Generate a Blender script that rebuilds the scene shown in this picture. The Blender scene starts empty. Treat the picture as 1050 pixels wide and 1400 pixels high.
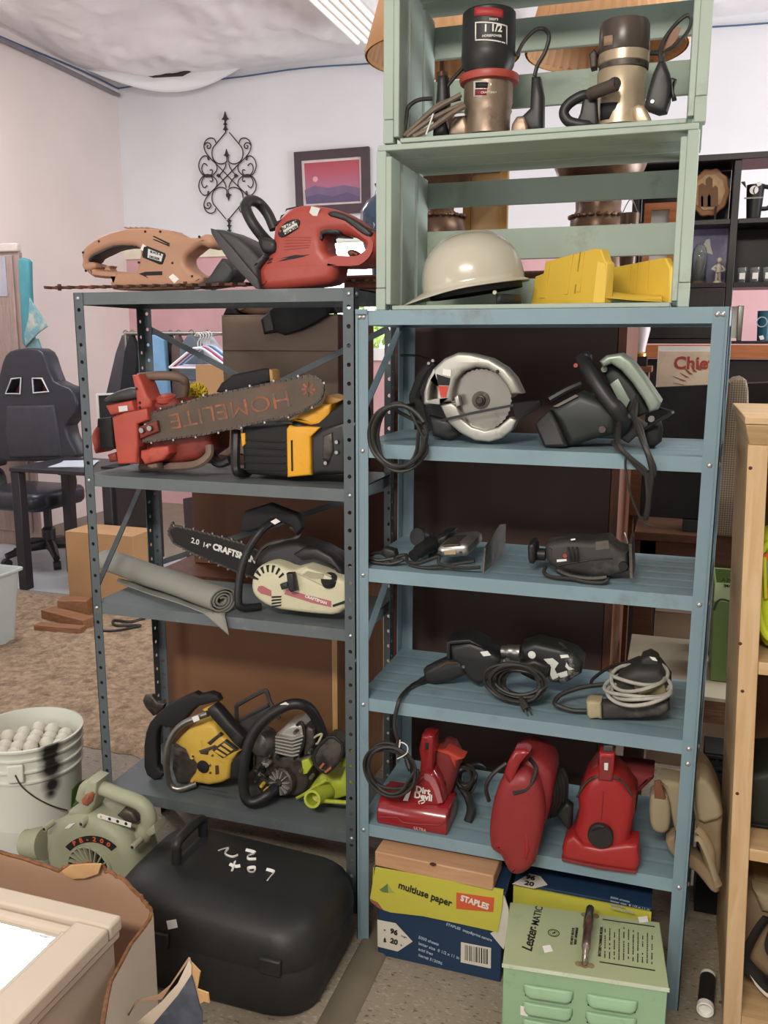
import bpy, bmesh, math, random
from mathutils import Vector, Matrix, noise
from mathutils.geometry import tessellate_polygon
random.seed(7)
PI = math.pi
SC = bpy.context.scene
COL = SC.collection

# ------------------------------------------------------------------ camera
F_PX = 1199.48
CAM = Vector((0.675, -1.8332, 1.4578)); YAW, PITCH, ROLL = 0.3195, 0.1885, 0.0023
FW = Vector((-math.sin(YAW)*math.cos(PITCH), math.cos(YAW)*math.cos(PITCH), -math.sin(PITCH)))
RT = Vector((math.cos(YAW), math.sin(YAW), 0)); UP = RT.cross(FW)
RT, UP = math.cos(ROLL)*RT + math.sin(ROLL)*UP, -math.sin(ROLL)*RT + math.cos(ROLL)*UP
cam_d = bpy.data.cameras.new('camera'); cam = bpy.data.objects.new('camera', cam_d); COL.objects.link(cam)
cam_d.sensor_fit = 'VERTICAL'; cam_d.sensor_height = 24.0; cam_d.lens = 24.0*F_PX/1400.0
cam_d.clip_start = 0.02; cam_d.clip_end = 200
m = Matrix.Identity(4)
for i in range(3):
    m[i][0], m[i][1], m[i][2], m[i][3] = RT[i], UP[i], -FW[i], CAM[i]
cam.matrix_world = m
SC.camera = cam

# ------------------------------------------------------------------ world, lights, exposure
wd = bpy.data.worlds.new('daylight'); SC.world = wd; wd.use_nodes = True
bg = wd.node_tree.nodes['Background']; bg.inputs[0].default_value = (0.92, 0.97, 1.0, 1); bg.inputs[1].default_value = 5.0
vs = SC.view_settings
vs.view_transform = 'Standard'; vs.look = 'None'; vs.exposure = -0.08; vs.gamma = 1.0; vs.use_curve_mapping = False

def area(name, loc, target, sx, sy, power, col):
    d = bpy.data.lights.new(name, 'AREA'); d.shape = 'RECTANGLE'; d.size = sx; d.size_y = sy
    d.energy = power; d.color = col
    o = bpy.data.objects.new(name, d); COL.objects.link(o); o.location = loc
    o.rotation_euler = (Vector(target)-Vector(loc)).to_track_quat('-Z', 'Y').to_euler()
    return o
area('ceiling_fluorescent_front', (0.2, -3.2, 3.0), (0.0, -1.2, 0.6), 1.3, 0.35, 112, (1.0, 0.92, 0.80))
area('added_fill_mid', (1.9, 0.4, 3.4), (1.7, 0.6, 0), 1.3, 0.35, 38, (1.0, 0.95, 0.88))  # added fill without a fixture, brightens the crate tops and the right side
area('unseen_rear_light', (-2.95, 2.05, 3.40), (-2.6, 2.7, 0), 1.7, 0.7, 60, (0.97, 0.97, 1.0))  # unseen light without a fixture, placed so its glare fills the mirror glass
area('added_fill_side', (4.2, 2.4, 1.5), (-1.0, 3.2, 3.3), 2.6, 1.8, 330, (0.93, 0.96, 1.0))  # added cool light before a windowless wall, aimed up to brighten the ceiling
area('added_fill_front', (-2.4, -4.5, 1.6), (-1.5, 2.0, 3.6), 2.4, 1.6, 75, (0.97, 0.97, 1.0))  # added soft fill from behind the camera, no window is built there
# ------------------------------------------------------------------ geometry helpers
def px(x, y, Y):                       # the point seen at photo pixel (x, y) on the plane at depth Y
    d = FW + RT*((x-525)/F_PX) + UP*((700-y)/F_PX)
    return CAM + d*((Y-CAM.y)/d.y)
def pz(x, y, Z):                       # ... on the level plane at height Z
    d = FW + RT*((x-525)/F_PX) + UP*((700-y)/F_PX)
    return CAM + d*((Z-CAM.z)/d.z)
def pX(x, y, X):
    d = FW + RT*((x-525)/F_PX) + UP*((700-y)/F_PX)
    return CAM + d*((X-CAM.x)/d.x)
class Crop:                            # coordinates read off an enlarged crop of the photograph
    def __init__(s, x0, y0, k): s.x0, s.y0, s.k = x0, y0, k
    def p(s, x, y, Y): return px(s.x0+x*s.k, s.y0+y*s.k, Y)
    def xz(s, pts, Y):
        o = []
        for a in pts:
            q = s.p(a[0], a[1], Y); o.append((q.x, q.z))
        return o
    def path(s, pts): return [s.p(a[0], a[1], a[2]) for a in pts]

def sm(pts, k=4, closed=False):        # Catmull-Rom through the points
    P = [Vector(p) for p in pts]; n = len(P); out = []
    if n < 3: return P
    rng = range(n) if closed else range(n-1)
    for i in rng:
        if closed: a, b, c, d = P[(i-1) % n], P[i], P[(i+1) % n], P[(i+2) % n]
        else: a, b, c, d = P[max(i-1, 0)], P[i], P[i+1], P[min(i+2, n-1)]
        for j in range(k):
            t = j/k
            out.append(0.5*((2*b)+(c-a)*t+(2*a-5*b+4*c-d)*t*t+(3*b-a-3*c+d)*t**3))
    if not closed: out.append(P[-1])
    return out
def sm2(pts, k=3, closed=True): return [(v.x, v.y) for v in sm([(p[0], p[1], 0) for p in pts], k, closed)]

def inset2(poly, d):
    n = len(poly); out = []
    A = sum(poly[i][0]*poly[(i+1) % n][1]-poly[(i+1) % n][0]*poly[i][1] for i in range(n))
    s = 1 if A > 0 else -1
    for i in range(n):
        p0, p1, p2 = poly[i-1], poly[i], poly[(i+1) % n]
        e1 = Vector((p1[0]-p0[0], p1[1]-p0[1])); e2 = Vector((p2[0]-p1[0], p2[1]-p1[1]))
        if e1.length < 1e-9 or e2.length < 1e-9: out.append(p1); continue
        e1.normalize(); e2.normalize()
        n1 = Vector((-e1.y, e1.x)); n2 = Vector((-e2.y, e2.x)); b = n1+n2
        if b.length < 1e-6: b = n1.copy()
        b.normalize(); k = max(0.5, b.dot(n1))
        out.append((p1[0]+s*b.x*d/k, p1[1]+s*b.y*d/k))
    return out

class MB:
    def __init__(s): s.v = []; s.f = []; s.M = None
    def av(s, p):
        p = Vector(p)
        s.v.append(s.M @ p if s.M else p); return len(s.v)-1
    def box(s, c, size, rot=None):
        c = Vector(c); h = Vector(size)/2; R = rot if rot else Matrix.Identity(3)
        i = [s.av(c + R @ Vector((h.x*a, h.y*b, h.z*d))) for a in (-1, 1) for b in (-1, 1) for d in (-1, 1)]
        for q in ((0, 1, 3, 2), (4, 6, 7, 5), (0, 4, 5, 1), (2, 3, 7, 6), (0, 2, 6, 4), (1, 5, 7, 3)):
            s.f.append([i[k] for k in q])
        return s
    def bb(s, x0, x1, y0, y1, z0, z1): return s.box(((x0+x1)/2, (y0+y1)/2, (z0+z1)/2), (abs(x1-x0), abs(y1-y0), abs(z1-z0)))
    def beam(s, a, b, w, h, up=(0, 0, 1)):
        a, b = Vector(a), Vector(b); d = (b-a); L = d.length; d.normalize()
        u = Vector(up); r = d.cross(u)
        if r.length < 1e-5: u = Vector((0, 1, 0)); r = d.cross(u)
        r.normalize(); u = r.cross(d)
        return s.box((a+b)/2, (w, L, h), Matrix((r, d, u)).transposed())
    def rings(s, rings, closed=True, cap0=True, cap1=True):
        idx = [[s.av(p) for p in r] for r in rings]
        n = len(idx[0])
        for a, b in zip(idx, idx[1:]):
            for i in range(n if closed else n-1):
                s.f.append([a[i], a[(i+1) % n], b[(i+1) % n], b[i]])
        if cap0: s.f.append(idx[0][::-1])
        if cap1: s.f.append(idx[-1])
        return idx
    def tube(s, path, r, n=8, closed=False, cap=True, flat=1.0):
        P = [Vector(p) for p in path]; N = len(P)
        rad = r if isinstance(r, (list, tuple)) else None
        T = []
        for i in range(N):
            a = P[i-1] if (i > 0 or closed) else P[i]; b = P[(i+1) % N] if (i < N-1 or closed) else P[i]
            t = b-a; T.append(t.normalized() if t.length > 1e-9 else Vector((0, 0, 1)))
        u = T[0].orthogonal().normalized(); R = []
        for i in range(N):
            u = u - T[i]*u.dot(T[i])
            u = u.normalized() if u.length > 1e-6 else T[i].orthogonal().normalized()
            w = T[i].cross(u)
            rr = (rad[min(int(i*len(rad)/N), len(rad)-1)] if rad and len(rad) != N else rad[i]) if rad else r
            R.append([P[i]+rr*(math.cos(2*PI*k/n)*u+flat*math.sin(2*PI*k/n)*w) for k in range(n)])
        if closed:
            idx = [[s.av(p) for p in q] for q in R]
            for i in range(N):
                a, b = idx[i], idx[(i+1) % N]
                for k in range(n): s.f.append([a[k], a[(k+1) % n], b[(k+1) % n], b[k]])
        else: s.rings(R, True, cap, cap)
        return s
    def cyl(s, a, b, r, n=16, r2=None): return s.tube([a, b], [r, r2 if r2 is not None else r], n)
    def lathe(s, c, prof, n=24, axis=None, cap0=True, cap1=True, sx=1, sy=1):   # prof: (radius, height)
        c = Vector(c); ax = Vector(axis).normalized() if axis else Vector((0, 0, 1))
        u = Vector((1, 0, 0)) if not axis else ax.orthogonal().normalized()
        w = ax.cross(u)
        s.rings([[c+ax*h+max(r, 1e-5)*(sx*math.cos(2*PI*k/n)*u+sy*math.sin(2*PI*k/n)*w) for k in range(n)] for r, h in prof], True, cap0, cap1)
        return s
    def ball(s, c, r, n=10, m=7, sc=(1, 1, 1), R=None):
        c = Vector(c); rg = []
        for j in range(1, m):
            t = PI*j/m
            q = [Vector((r*sc[0]*math.sin(t)*math.cos(2*PI*k/n), r*sc[1]*math.sin(t)*math.sin(2*PI*k/n), -r*sc[2]*math.cos(t))) for k in range(n)]
            rg.append([c+(R @ p if R else p) for p in q])
        s.rings(rg); return s
    def puff(s, outer, y0, y1, r=0.0, holes=(), frame=None, steps=3, r1=None):
        """outline in a plane (a, b), thickness from y0 to y1, edges rounded by r; holes are inner outlines"""
        fr = frame if frame else (lambda a, b, d: Vector((a, d, b)))
        r1 = r if r1 is None else r1
        prof = []
        if r > 0: prof += [(r*(1-math.sin(PI/2*i/steps)), y0+r*(1-math.cos(PI/2*i/steps))*(1 if y1 > y0 else -1)) for i in range(steps+1)]
        else: prof.append((0, y0))
        sgn = 1 if y1 > y0 else -1
        if r1 > 0: prof += [(r1*(1-math.cos(PI/2*i/steps)), y1-sgn*r1*(1-math.sin(PI/2*i/steps))) for i in range(steps+1)]
        else: prof.append((0, y1))
        caps = [[], []]
        for li, loop in enumerate([outer]+list(holes)):
            idx = []
            for d, y in prof:
                q = inset2(loop, d if li == 0 else -d) if d > 1e-7 else loop
                idx.append(([s.av(fr(a, b, y)) for a, b in q], q))
            n = len(loop)
            for (A, _), (B, _) in zip(idx, idx[1:]):
                for i in range(n): s.f.append([A[i], A[(i+1) % n], B[(i+1) % n], B[i]])
            caps[0].append(idx[0]); caps[1].append(idx[-1])
        for c in caps:
            flat = [i for I, _ in c for i in I]
            for t in tessellate_polygon([[Vector((a, b, 0)) for a, b in q] for _, q in c]): s.f.append([flat[k] for k in t])
        return s
    def grid(s, fn, nu, nv):
        idx = [[s.av(fn(i/nu, j/nv)) for j in range(nv+1)] for i in range(nu+1)]
        for i in range(nu):
            for j in range(nv): s.f.append([idx[i][j], idx[i+1][j], idx[i+1][j+1], idx[i][j+1]])
        return s

ORG = {}
def thing(name, label, cat, loc=(0, 0, 0), group=None, kind=None):
    o = bpy.data.objects.new(name, None); COL.objects.link(o); o.location = loc; o.empty_display_size = 0.05
    ORG[o.name] = Vector(loc)
    return tag(o, label, cat, group, kind)
def tag(o, label=None, cat=None, group=None, kind=None):
    if label: o['label'] = label
    if cat: o['category'] = cat
    if group: o['group'] = group
    if kind: o['kind'] = kind
    return o
def obj(name, mb, mat, parent=None, label=None, cat=None, group=None, kind=None, bevel=0, seg=2, sub=0, solid=0, angle=38, fix=True):
    me = bpy.data.meshes.new(name)
    V = mb.v
    if parent is not None: org = ORG[parent.name]
    else:
        lo = [min(v[i] for v in V) for i in range(3)]; hi = [max(v[i] for v in V) for i in range(3)]
        org = Vector(((lo[0]+hi[0])/2, (lo[1]+hi[1])/2, lo[2]))
    me.from_pydata([tuple(v-org) for v in V], [], mb.f)
    if fix:
        b = bmesh.new(); b.from_mesh(me); bmesh.ops.recalc_face_normals(b, faces=b.faces); b.to_mesh(me); b.free()
    me.shade_smooth()
    if angle < 180: me.set_sharp_from_angle(angle=math.radians(angle))
    for mm in (mat if isinstance(mat, (list, tuple)) else [mat]): me.materials.append(mm)
    o = bpy.data.objects.new(name, me); COL.objects.link(o)
    if parent is not None: o.parent = parent
    else: o.location = org
    ORG[o.name] = org
    if solid: k = o.modifiers.new('solid', 'SOLIDIFY'); k.thickness = solid; k.offset = 0
    if sub: k = o.modifiers.new('sub', 'SUBSURF'); k.levels = sub; k.render_levels = sub
    if bevel:
        k = o.modifiers.new('bevel', 'BEVEL'); k.width = bevel; k.segments = seg; k.limit_method = 'ANGLE'; k.angle_limit = math.radians(40); k.harden_normals = False
    return tag(o, label, cat, group, kind)
def copy_part(src, parent, off=(0, 0, 0)):     # the same mesh again, moved
    c = src.copy(); COL.objects.link(c); c.parent = parent
    c.location = src.location + Vector(off); ORG[c.name] = ORG[src.name]
    return c
def lettering(body, size, at, right, up, mat, parent, bold=0.0, sx=1.0, name='lettering', align='CENTER', shear=0.0, space=1.0, lift=0.0006, bend=None):
    cu = bpy.data.curves.new(name, 'FONT'); cu.body = body; cu.size = size; cu.align_x = align; cu.align_y = 'CENTER'
    cu.offset = bold; cu.shear = shear; cu.space_character = space; cu.resolution_u = 3; cu.extrude = 0.0004
    tmp = bpy.data.objects.new('tmp_text', cu); COL.objects.link(tmp)
    me = bpy.data.meshes.new_from_object(tmp); bpy.data.objects.remove(tmp); bpy.data.curves.remove(cu)
    r = Vector(right).normalized(); u = Vector(up); u = (u-r*u.dot(r)).normalized(); n = r.cross(u)
    org = ORG[parent.name]
    for v in me.vertices:
        q = Vector(v.co)
        if bend: v.co = bend(q) - org
        else: v.co = Vector(at)+r*q.x*sx+u*q.y+n*(q.z+lift) - org
    me.name = name; me.materials.append(mat)
    o = bpy.data.objects.new(name, me); COL.objects.link(o); o.parent = parent; ORG[o.name] = org
    return o

# ------------------------------------------------------------------ materials
def lin(h):
    if isinstance(h, str):
        h = h.lstrip('#'); c = [int(h[i:i+2], 16)/255 for i in (0, 2, 4)]
    else: c = h
    return tuple((x/12.92 if x <= 0.04045 else ((x+0.055)/1.055)**2.4) for x in c)+(1.0,)
MATS = {}
def mat(key, col, rough=0.5, metal=0.0, var=0.10, scale=9.0, bump=0.0, bscale=60.0, dirt=None, stretch=(1, 1, 1), spec=0.5, coat=0.0, trans=0.0, alpha=1.0, emit=None, ior=1.45, detail=5.0, sss=0.0):
    """principled surface: base colour mottled by noise, optional second colour in worn or dirty patches, fine bump"""
    if key in MATS: return MATS[key]
    M = bpy.data.materials.new(key); M.use_nodes = True; MATS[key] = M
    nt = M.node_tree; N = nt.nodes; L = nt.links; B = N['Principled BSDF']
    c = lin(col); B.inputs['Roughness'].default_value = rough; B.inputs['Metallic'].default_value = metal
    B.inputs['Specular IOR Level'].default_value = spec; B.inputs['Coat Weight'].default_value = coat
    B.inputs['Transmission Weight'].default_value = trans; B.inputs['Alpha'].default_value = alpha; B.inputs['IOR'].default_value = ior
    if emit: B.inputs['Emission Color'].default_value = lin(emit[0]); B.inputs['Emission Strength'].default_value = emit[1]
    tc = N.new('ShaderNodeTexCoord'); mp = N.new('ShaderNodeMapping'); mp.inputs['Scale'].default_value = stretch
    L.new(tc.outputs['Object'], mp.inputs[0])
    nz = N.new('ShaderNodeTexNoise'); nz.inputs['Scale'].default_value = scale; nz.inputs['Detail'].default_value = detail
    L.new(mp.outputs[0], nz.inputs['Vector'])
    rp = N.new('ShaderNodeValToRGB'); e = rp.color_ramp.elements
    e[0].position, e[1].position = 0.3, 0.7
    e[0].color = tuple(x*(1-var) for x in c[:3])+(1,); e[1].color = tuple(min(1, x*(1+var)) for x in c[:3])+(1,)
    L.new(nz.outputs[0], rp.inputs[0]); out = rp.outputs[0]
    if dirt:
        dc, amt, ds = dirt
        n2 = N.new('ShaderNodeTexNoise'); n2.inputs['Scale'].default_value = ds; n2.inputs['Detail'].default_value = 8; n2.inputs['Roughness'].default_value = 0.7
        L.new(mp.outputs[0], n2.inputs['Vector'])
        r2 = N.new('ShaderNodeValToRGB'); q = r2.color_ramp.elements
        q[0].position = max(0, 0.62-amt*0.4); q[1].position = min(1, 0.62-amt*0.4+0.14); q[0].color = (0, 0, 0, 1); q[1].color = (1, 1, 1, 1)
        L.new(n2.outputs[0], r2.inputs[0])
        mx = N.new('ShaderNodeMix'); mx.data_type = 'RGBA'
        ml = N.new('ShaderNodeMath'); ml.operation = 'MULTIPLY'; ml.inputs[1].default_value = min(1, 0.45+amt)
        L.new(r2.outputs[0], ml.inputs[0]); L.new(ml.outputs[0], mx.inputs['Factor'])
        L.new(out, mx.inputs['A']); mx.inputs['B'].default_value = lin(dc); out = mx.outputs['Result']
    L.new(out, B.inputs['Base Color'])
    if bump:
        n3 = N.new('ShaderNodeTexNoise'); n3.inputs['Scale'].default_value = bscale; n3.inputs['Detail'].default_value = 4
        L.new(mp.outputs[0], n3.inputs['Vector'])
        bp = N.new('ShaderNodeBump'); bp.inputs['Strength'].default_value = bump; bp.inputs['Distance'].default_value = 0.01
        L.new(n3.outputs[0], bp.inputs['Height']); L.new(bp.outputs[0], B.inputs['Normal'])
    return M
def wood(key, c1, c2, rough=0.55, axis='X', scale=14.0, knots=False):
    if key in MATS: return MATS[key]
    M = mat(key, c1, rough, bump=0.06, bscale=90, var=0.08, scale=5)
    nt = M.node_tree; N = nt.nodes; L = nt.links; B = N['Principled BSDF']
    tc = N.new('ShaderNodeTexCoord'); mp = N.new('ShaderNodeMapping')
    mp.inputs['Scale'].default_value = {'X': (0.6, 7, 7), 'Y': (7, 0.6, 7), 'Z': (7, 7, 0.6)}[axis]
    L.new(tc.outputs['Object'], mp.inputs[0])
    nz = N.new('ShaderNodeTexNoise'); nz.inputs['Scale'].default_value = scale; nz.inputs['Detail'].default_value = 6; nz.inputs['Distortion'].default_value = 0.6
    L.new(mp.outputs[0], nz.inputs['Vector'])
    rp = N.new('ShaderNodeValToRGB'); e = rp.color_ramp.elements; e[0].position, e[1].position = 0.35, 0.68
    e[0].color = lin(c1); e[1].color = lin(c2)
    L.new(nz.outputs[0], rp.inputs[0]); L.new(rp.outputs[0], B.inputs['Base Color'])
    return M
# ------------------------------------------------------------------ the room
XL, YR, ZC, XR, YF = -4.10, 5.2, 3.66, 4.3, -4.6
m_wall = mat('wall_white', '#e0dfe2', 0.9, var=0.03, scale=2, bump=0.02, bscale=30)
m_wall_l = mat('wall_beige', '#ddd1cc', 0.9, var=0.03, scale=2, bump=0.02, bscale=30)
m_pink = mat('wall_pink', '#cfa3a6', 0.9, var=0.10, scale=3)
m_cream = mat('cream_trim', '#e3d9c3', 0.7)
def floor_mat():
    M = mat('speckled_vinyl', '#8c8272', 0.6, var=0.10, scale=5, bump=0.05, bscale=50)
    nt = M.node_tree; N = nt.nodes; L = nt.links; B = N['Principled BSDF']
    src = B.inputs['Base Color'].links[0].from_socket
    tc = N.new('ShaderNodeTexCoord')
    n1 = N.new('ShaderNodeTexNoise'); n1.inputs['Scale'].default_value = 38; n1.inputs['Detail'].default_value = 3
    mp = N.new('ShaderNodeMapping'); mp.inputs['Scale'].default_value = (1.6, 3.4, 1); L.new(tc.outputs['Object'], mp.inputs[0]); L.new(mp.outputs[0], n1.inputs['Vector'])
    r1 = N.new('ShaderNodeValToRGB'); r1.color_ramp.elements[0].position = 0.60; r1.color_ramp.elements[1].position = 0.70
    L.new(n1.outputs[0], r1.inputs[0])
    n2 = N.new('ShaderNodeTexNoise'); n2.inputs['Scale'].default_value = 55; n2.inputs['Detail'].default_value = 2; L.new(mp.outputs[0], n2.inputs['Vector'])
    r2 = N.new('ShaderNodeValToRGB'); r2.color_ramp.elements[0].position = 0.58; r2.color_ramp.elements[1].position = 0.66
    L.new(n2.outputs[0], r2.inputs[0])
    a = N.new('ShaderNodeMix'); a.data_type = 'RGBA'; L.new(r2.outputs[0], a.inputs['Factor']); L.new(src, a.inputs['A']); a.inputs['B'].default_value = lin('#a0968a')
    b = N.new('ShaderNodeMix'); b.data_type = 'RGBA'; L.new(r1.outputs[0], b.inputs['Factor']); L.new(a.outputs['Result'], b.inputs['A']); b.inputs['B'].default_value = lin('#5d5346')
    L.new(b.outputs['Result'], B.inputs['Base Color'])
    return M
obj('floor', MB().bb(XL, XR, YF, YR, -0.1, 0), floor_mat(), kind='structure')
obj('trim_1', MB().puff([(0.012, 0), (0.09, 0), (0.083, 0.006), (0.051, 0.009), (0.019, 0.006)], -0.9, 0.66), mat('threshold_strip', '#6d6558', 0.55, var=0.12), kind='structure')

def carpet():
    b = MB(); e = lambda x: 0.66+0.02*math.sin(9*x)+0.014*noise.noise((x*14, 0, 0))
    def fn(u, v):
        x = XL+0.02+(3.72)*u; y0 = e(x); y = y0+(2.25-y0)*v
        h = 0.012+0.006*noise.noise((x*28, y*28, 0))+0.004*noise.noise((x*70, y*70, 3))
        if v < 0.004: h = 0.002
        return (x, y, h)
    return b.grid(fn, 250, 150)
m_carpet = mat('tan_carpet', '#a08a72', 0.95, var=0.32, scale=38, bump=0.9, bscale=130, dirt=('#6f5c4a', 0.3, 16))
obj('floor', carpet(), m_carpet, kind='structure')
# walls; the rear one has a window opening
w0, w1 = px(405, 400, YR-0.02), px(535, 400, YR-0.02)
WX0, WX1 = w0.x, w1.x
WZ1, WZ0 = px(450, 322, YR).z, px(466, 484, YR).z
RAIL = px(300, 346, YR).z
b = MB(); T = 0.12
def wall_with_hole(z0, z1, mm):
    b = MB()
    if z1 <= WZ0 or z0 >= WZ1: b.bb(XL, XR, YR, YR+T, z0, z1)
    else:
        b.bb(XL, WX0, YR, YR+T, z0, z1); b.bb(WX1, XR, YR, YR+T, z0, z1)
        if z0 < WZ0: b.bb(WX0, WX1, YR, YR+T, z0, WZ0)
        if z1 > WZ1: b.bb(WX0, WX1, YR, YR+T, WZ1, z1)
    return obj('wall_rear', b, mm, kind='structure')
wall_with_hole(RAIL, ZC+0.2, m_wall); wall_with_hole(0, RAIL, m_pink)
b = MB().bb(XL, WX0-0.06, YR-0.02, YR, RAIL-0.03, RAIL+0.06); b.bb(WX1+0.06, XR, YR-0.02, YR, RAIL-0.03, RAIL+0.06)
obj('trim_2', b, m_cream, kind='structure')
obj('wall_left', MB().bb(XL-T, XL, YF, YR+T, 0, ZC+0.2), m_wall_l, kind='structure')
obj('wall_right', MB().bb(XR, XR+T, YF, YR+T, 0, ZC+0.2), m_wall, kind='structure')
obj('wall_front', MB().bb(XL, XR, YF-T, YF, 0, ZC+0.2), m_wall, kind='structure')
# window in the rear wall
win = thing('window_1', None, None, ((WX0+WX1)/2, YR, WZ0), kind='structure')
m_white = mat('white_paint', '#e9e7e3', 0.5)
b = MB()
for x in (WX0, WX1): b.bb(x-0.05, x+0.05, YR-0.03, YR+T, WZ0-0.05, WZ1+0.05)
for z in (WZ0, WZ1): b.bb(WX0-0.05, WX1+0.05, YR-0.03, YR+T, z-0.05, z+0.05)
obj('window_frame', b, m_white, win)
obj('pane', MB().bb(WX0+0.05, WX1-0.05, YR+0.06, YR+0.065, WZ0+0.05, WZ1-0.05), mat('window_glass', '#ffffff', 0.02, trans=1.0, var=0), win)
def leaves(c, r, n, s, seed):
    rnd = random.Random(seed); b = MB()
    for i in range(n):
        d = Vector((rnd.gauss(0, 1), rnd.gauss(0, 1), rnd.gauss(0, 1))).normalized()*rnd.uniform(0.55, 1)
        p = Vector(c)+Vector((d.x*r[0], d.y*r[1], d.z*r[2])); u = Vector((rnd.gauss(0, 1), rnd.gauss(0, 1), rnd.gauss(0, 1))).normalized(); w = u.orthogonal().normalized()
        i0 = [b.av(p+u*s), b.av(p+w*s*0.45), b.av(p-u*s), b.av(p-w*s*0.45)]; b.f.append(i0)
    return b
obj('garden_hedge', leaves(((WX0+WX1)/2+0.2, YR+2.6, 1.05), (2.2, 0.5, 1.1), 3600, 0.07, 3), mat('hedge_leaf', '#9fb85e', 0.6, var=0.4, scale=3), label='sunlit green hedge seen through the rear window', cat='hedge', kind='stuff', fix=False)
obj('floor', MB().bb(XL, XR, YR+0.121, YR+5, -0.1, 0), mat('lawn', '#7f9a4a', 0.9, var=0.2), kind='structure')
# ceiling of sagging white plastic sheeting
def ceil(u, v):
    x = XL+(XR-XL)*u; y = YF+(YR-YF)*v
    q = noise.noise((x*0.9, y*0.9, 1))*0.05+(0.5-abs(noise.noise((x*1.7+y*0.8, y*1.2-x*0.9, 5))))*0.09+(0.4-abs(noise.noise((x*5.5+y*2.5, y*2.0-x, 9))))*0.05+(0.3-abs(noise.noise((x*4-y*5, y*11+x*3, 4))))*0.022
    edge = min(1, (YR-y)/0.5, (x-XL)/0.5)
    sag = 0.10*math.exp(-((x+3.2)/0.9)**2-((y-4.5)/0.5)**2)
    return (x, y, ZC+0.04-(q*max(edge, 0)+sag))
CEIL = obj('ceiling', MB().grid(ceil, 240, 280), mat('plastic_sheeting', '#eeecee', 0.3, var=0.03, scale=2.5, bump=0.35, bscale=9), kind='structure')
# loose swag of sheeting over a dark gap by the corner
A0, A1 = px(112, 88, YR-0.45), px(352, 72, YR-0.06)
def swag(u, v):
    p = A0.lerp(A1, u); s = math.sin(PI*u)
    return p+Vector((0, 0.10*v*s, -(0.03+0.20*s)*v))+Vector((0, 0, 0.05*s*(1-v)))
obj('plastic_swag', MB().grid(swag, 30, 8), MATS['plastic_sheeting'], CEIL, solid=0.003)
gap = MB(); g = [px(a, c, YR-0.30) for a, c in ((170, 93), (205, 104), (245, 102), (268, 90), (240, 88), (205, 95))]
gap.puff([(q.x, q.z) for q in g], YR-0.30, YR-0.25)
obj('sheet_tear', gap, mat('dark_gap', '#3a3028', 0.95), CEIL)
# cords that run along the top of the walls
b = MB().tube([(XL+0.03, y, ZC-0.035+0.012*math.sin(y*3)) for y in [YF+0.3+i*0.25 for i in range(39)]+[YR-0.03] if y < YR], 0.008, 6)
obj('trim_3', b, mat('blue_cord', '#4a6186', 0.5), kind='structure')
b = MB().tube([(XL+0.03+i*0.2, YR-0.03, ZC-0.03+0.010*math.sin(i*0.9)) for i in range(41)], 0.006, 6)
obj('trim_4', b, MATS['blue_cord'], kind='structure')
b = MB().tube([(XL+0.05, y, ZC-0.085+0.012*math.sin(y*2)) for y in [YF+0.3+i*0.25 for i in range(38)]+[YR-0.06] if y < YR-0.05], 0.018, 6)
obj('trim_5', b, mat('grey_cord', '#77767c', 0.5), kind='structure')
# ribbed fluorescent strip on the ceiling
cl = thing('ceiling_light', 'long ribbed white strip light fixed to the plastic covered ceiling', 'ceiling light', (-1.9, 3.6, ZC-0.15))
k0 = pz(470, 12, ZC-0.16)
b = MB().bb(k0.x-0.16, k0.x+0.16, k0.y-1.5, k0.y+0.6, ZC-0.16, ZC-0.05); obj('housing', b, m_white, cl, bevel=0.01)
b = MB()
for i in range(5): b.cyl((k0.x-0.12+i*0.06, k0.y-1.48, ZC-0.165), (k0.x-0.12+i*0.06, k0.y+0.58, ZC-0.165), 0.018, 8)
obj('diffuser', b, mat('diffuser_added_glow', '#f2f1ee', 0.5, emit=('#fff8ee', 0.45)), cl)  # weak glow added to the strip to brighten the ceiling around it

# ------------------------------------------------------------------ shelving units
m_grey = mat('slate_steel', '#545d61', 0.5, metal=0.15, var=0.10, scale=6, dirt=('#7d8078', 0.08, 14))
m_greytop = mat('slate_shelf_top', '#5d6568', 0.5, var=0.12, scale=7, dirt=('#8a8982', 0.12, 10))
m_blue = mat('blue_steel', '#738a94', 0.42, var=0.06, scale=6, dirt=('#5c6f7b', 0.05, 16))
m_bluetop = mat('blue_shelf_top', '#7a929c', 0.45, var=0.08, scale=6, dirt=('#66665f', 0.12, 9))
m_bolt = mat('zinc_bolt', '#b9bcbc', 0.35, metal=0.8)
def strip(b, axis, fixed, a0, a1, h, pitch, off, thick, r=0.0052):
    """a perforated steel flange: 'x' lies in a plane of constant y, 'y' in a plane of constant x"""
    outer = [(a0, 0), (a1, 0), (a1, h), (a0, h)]; holes = []
    c = (a0+a1)/2; z = off
    while pitch and z < h-0.01:
        holes.append([(c+r*math.cos(2*PI*k/8), z+r*math.sin(2*PI*k/8)) for k in range(8)]); z += pitch
    fr = (lambda a, q, d: Vector((a, d, q))) if axis == 'x' else (lambda a, q, d: Vector((d, a, q)))
    b.puff(outer, fixed, fixed+thick, 0, holes, fr)
def bolts(root, pts, ax):
    for p in pts:
        p = Vector(p); a = Vector(ax)
        obj('bolt', MB().lathe(p-a*0.001, [(0.006, 0), (0.0055, 0.002), (0.003, 0.004), (0.0005, 0.0045)], 8, axis=ax, cap0=False), m_bolt, root)
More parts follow.
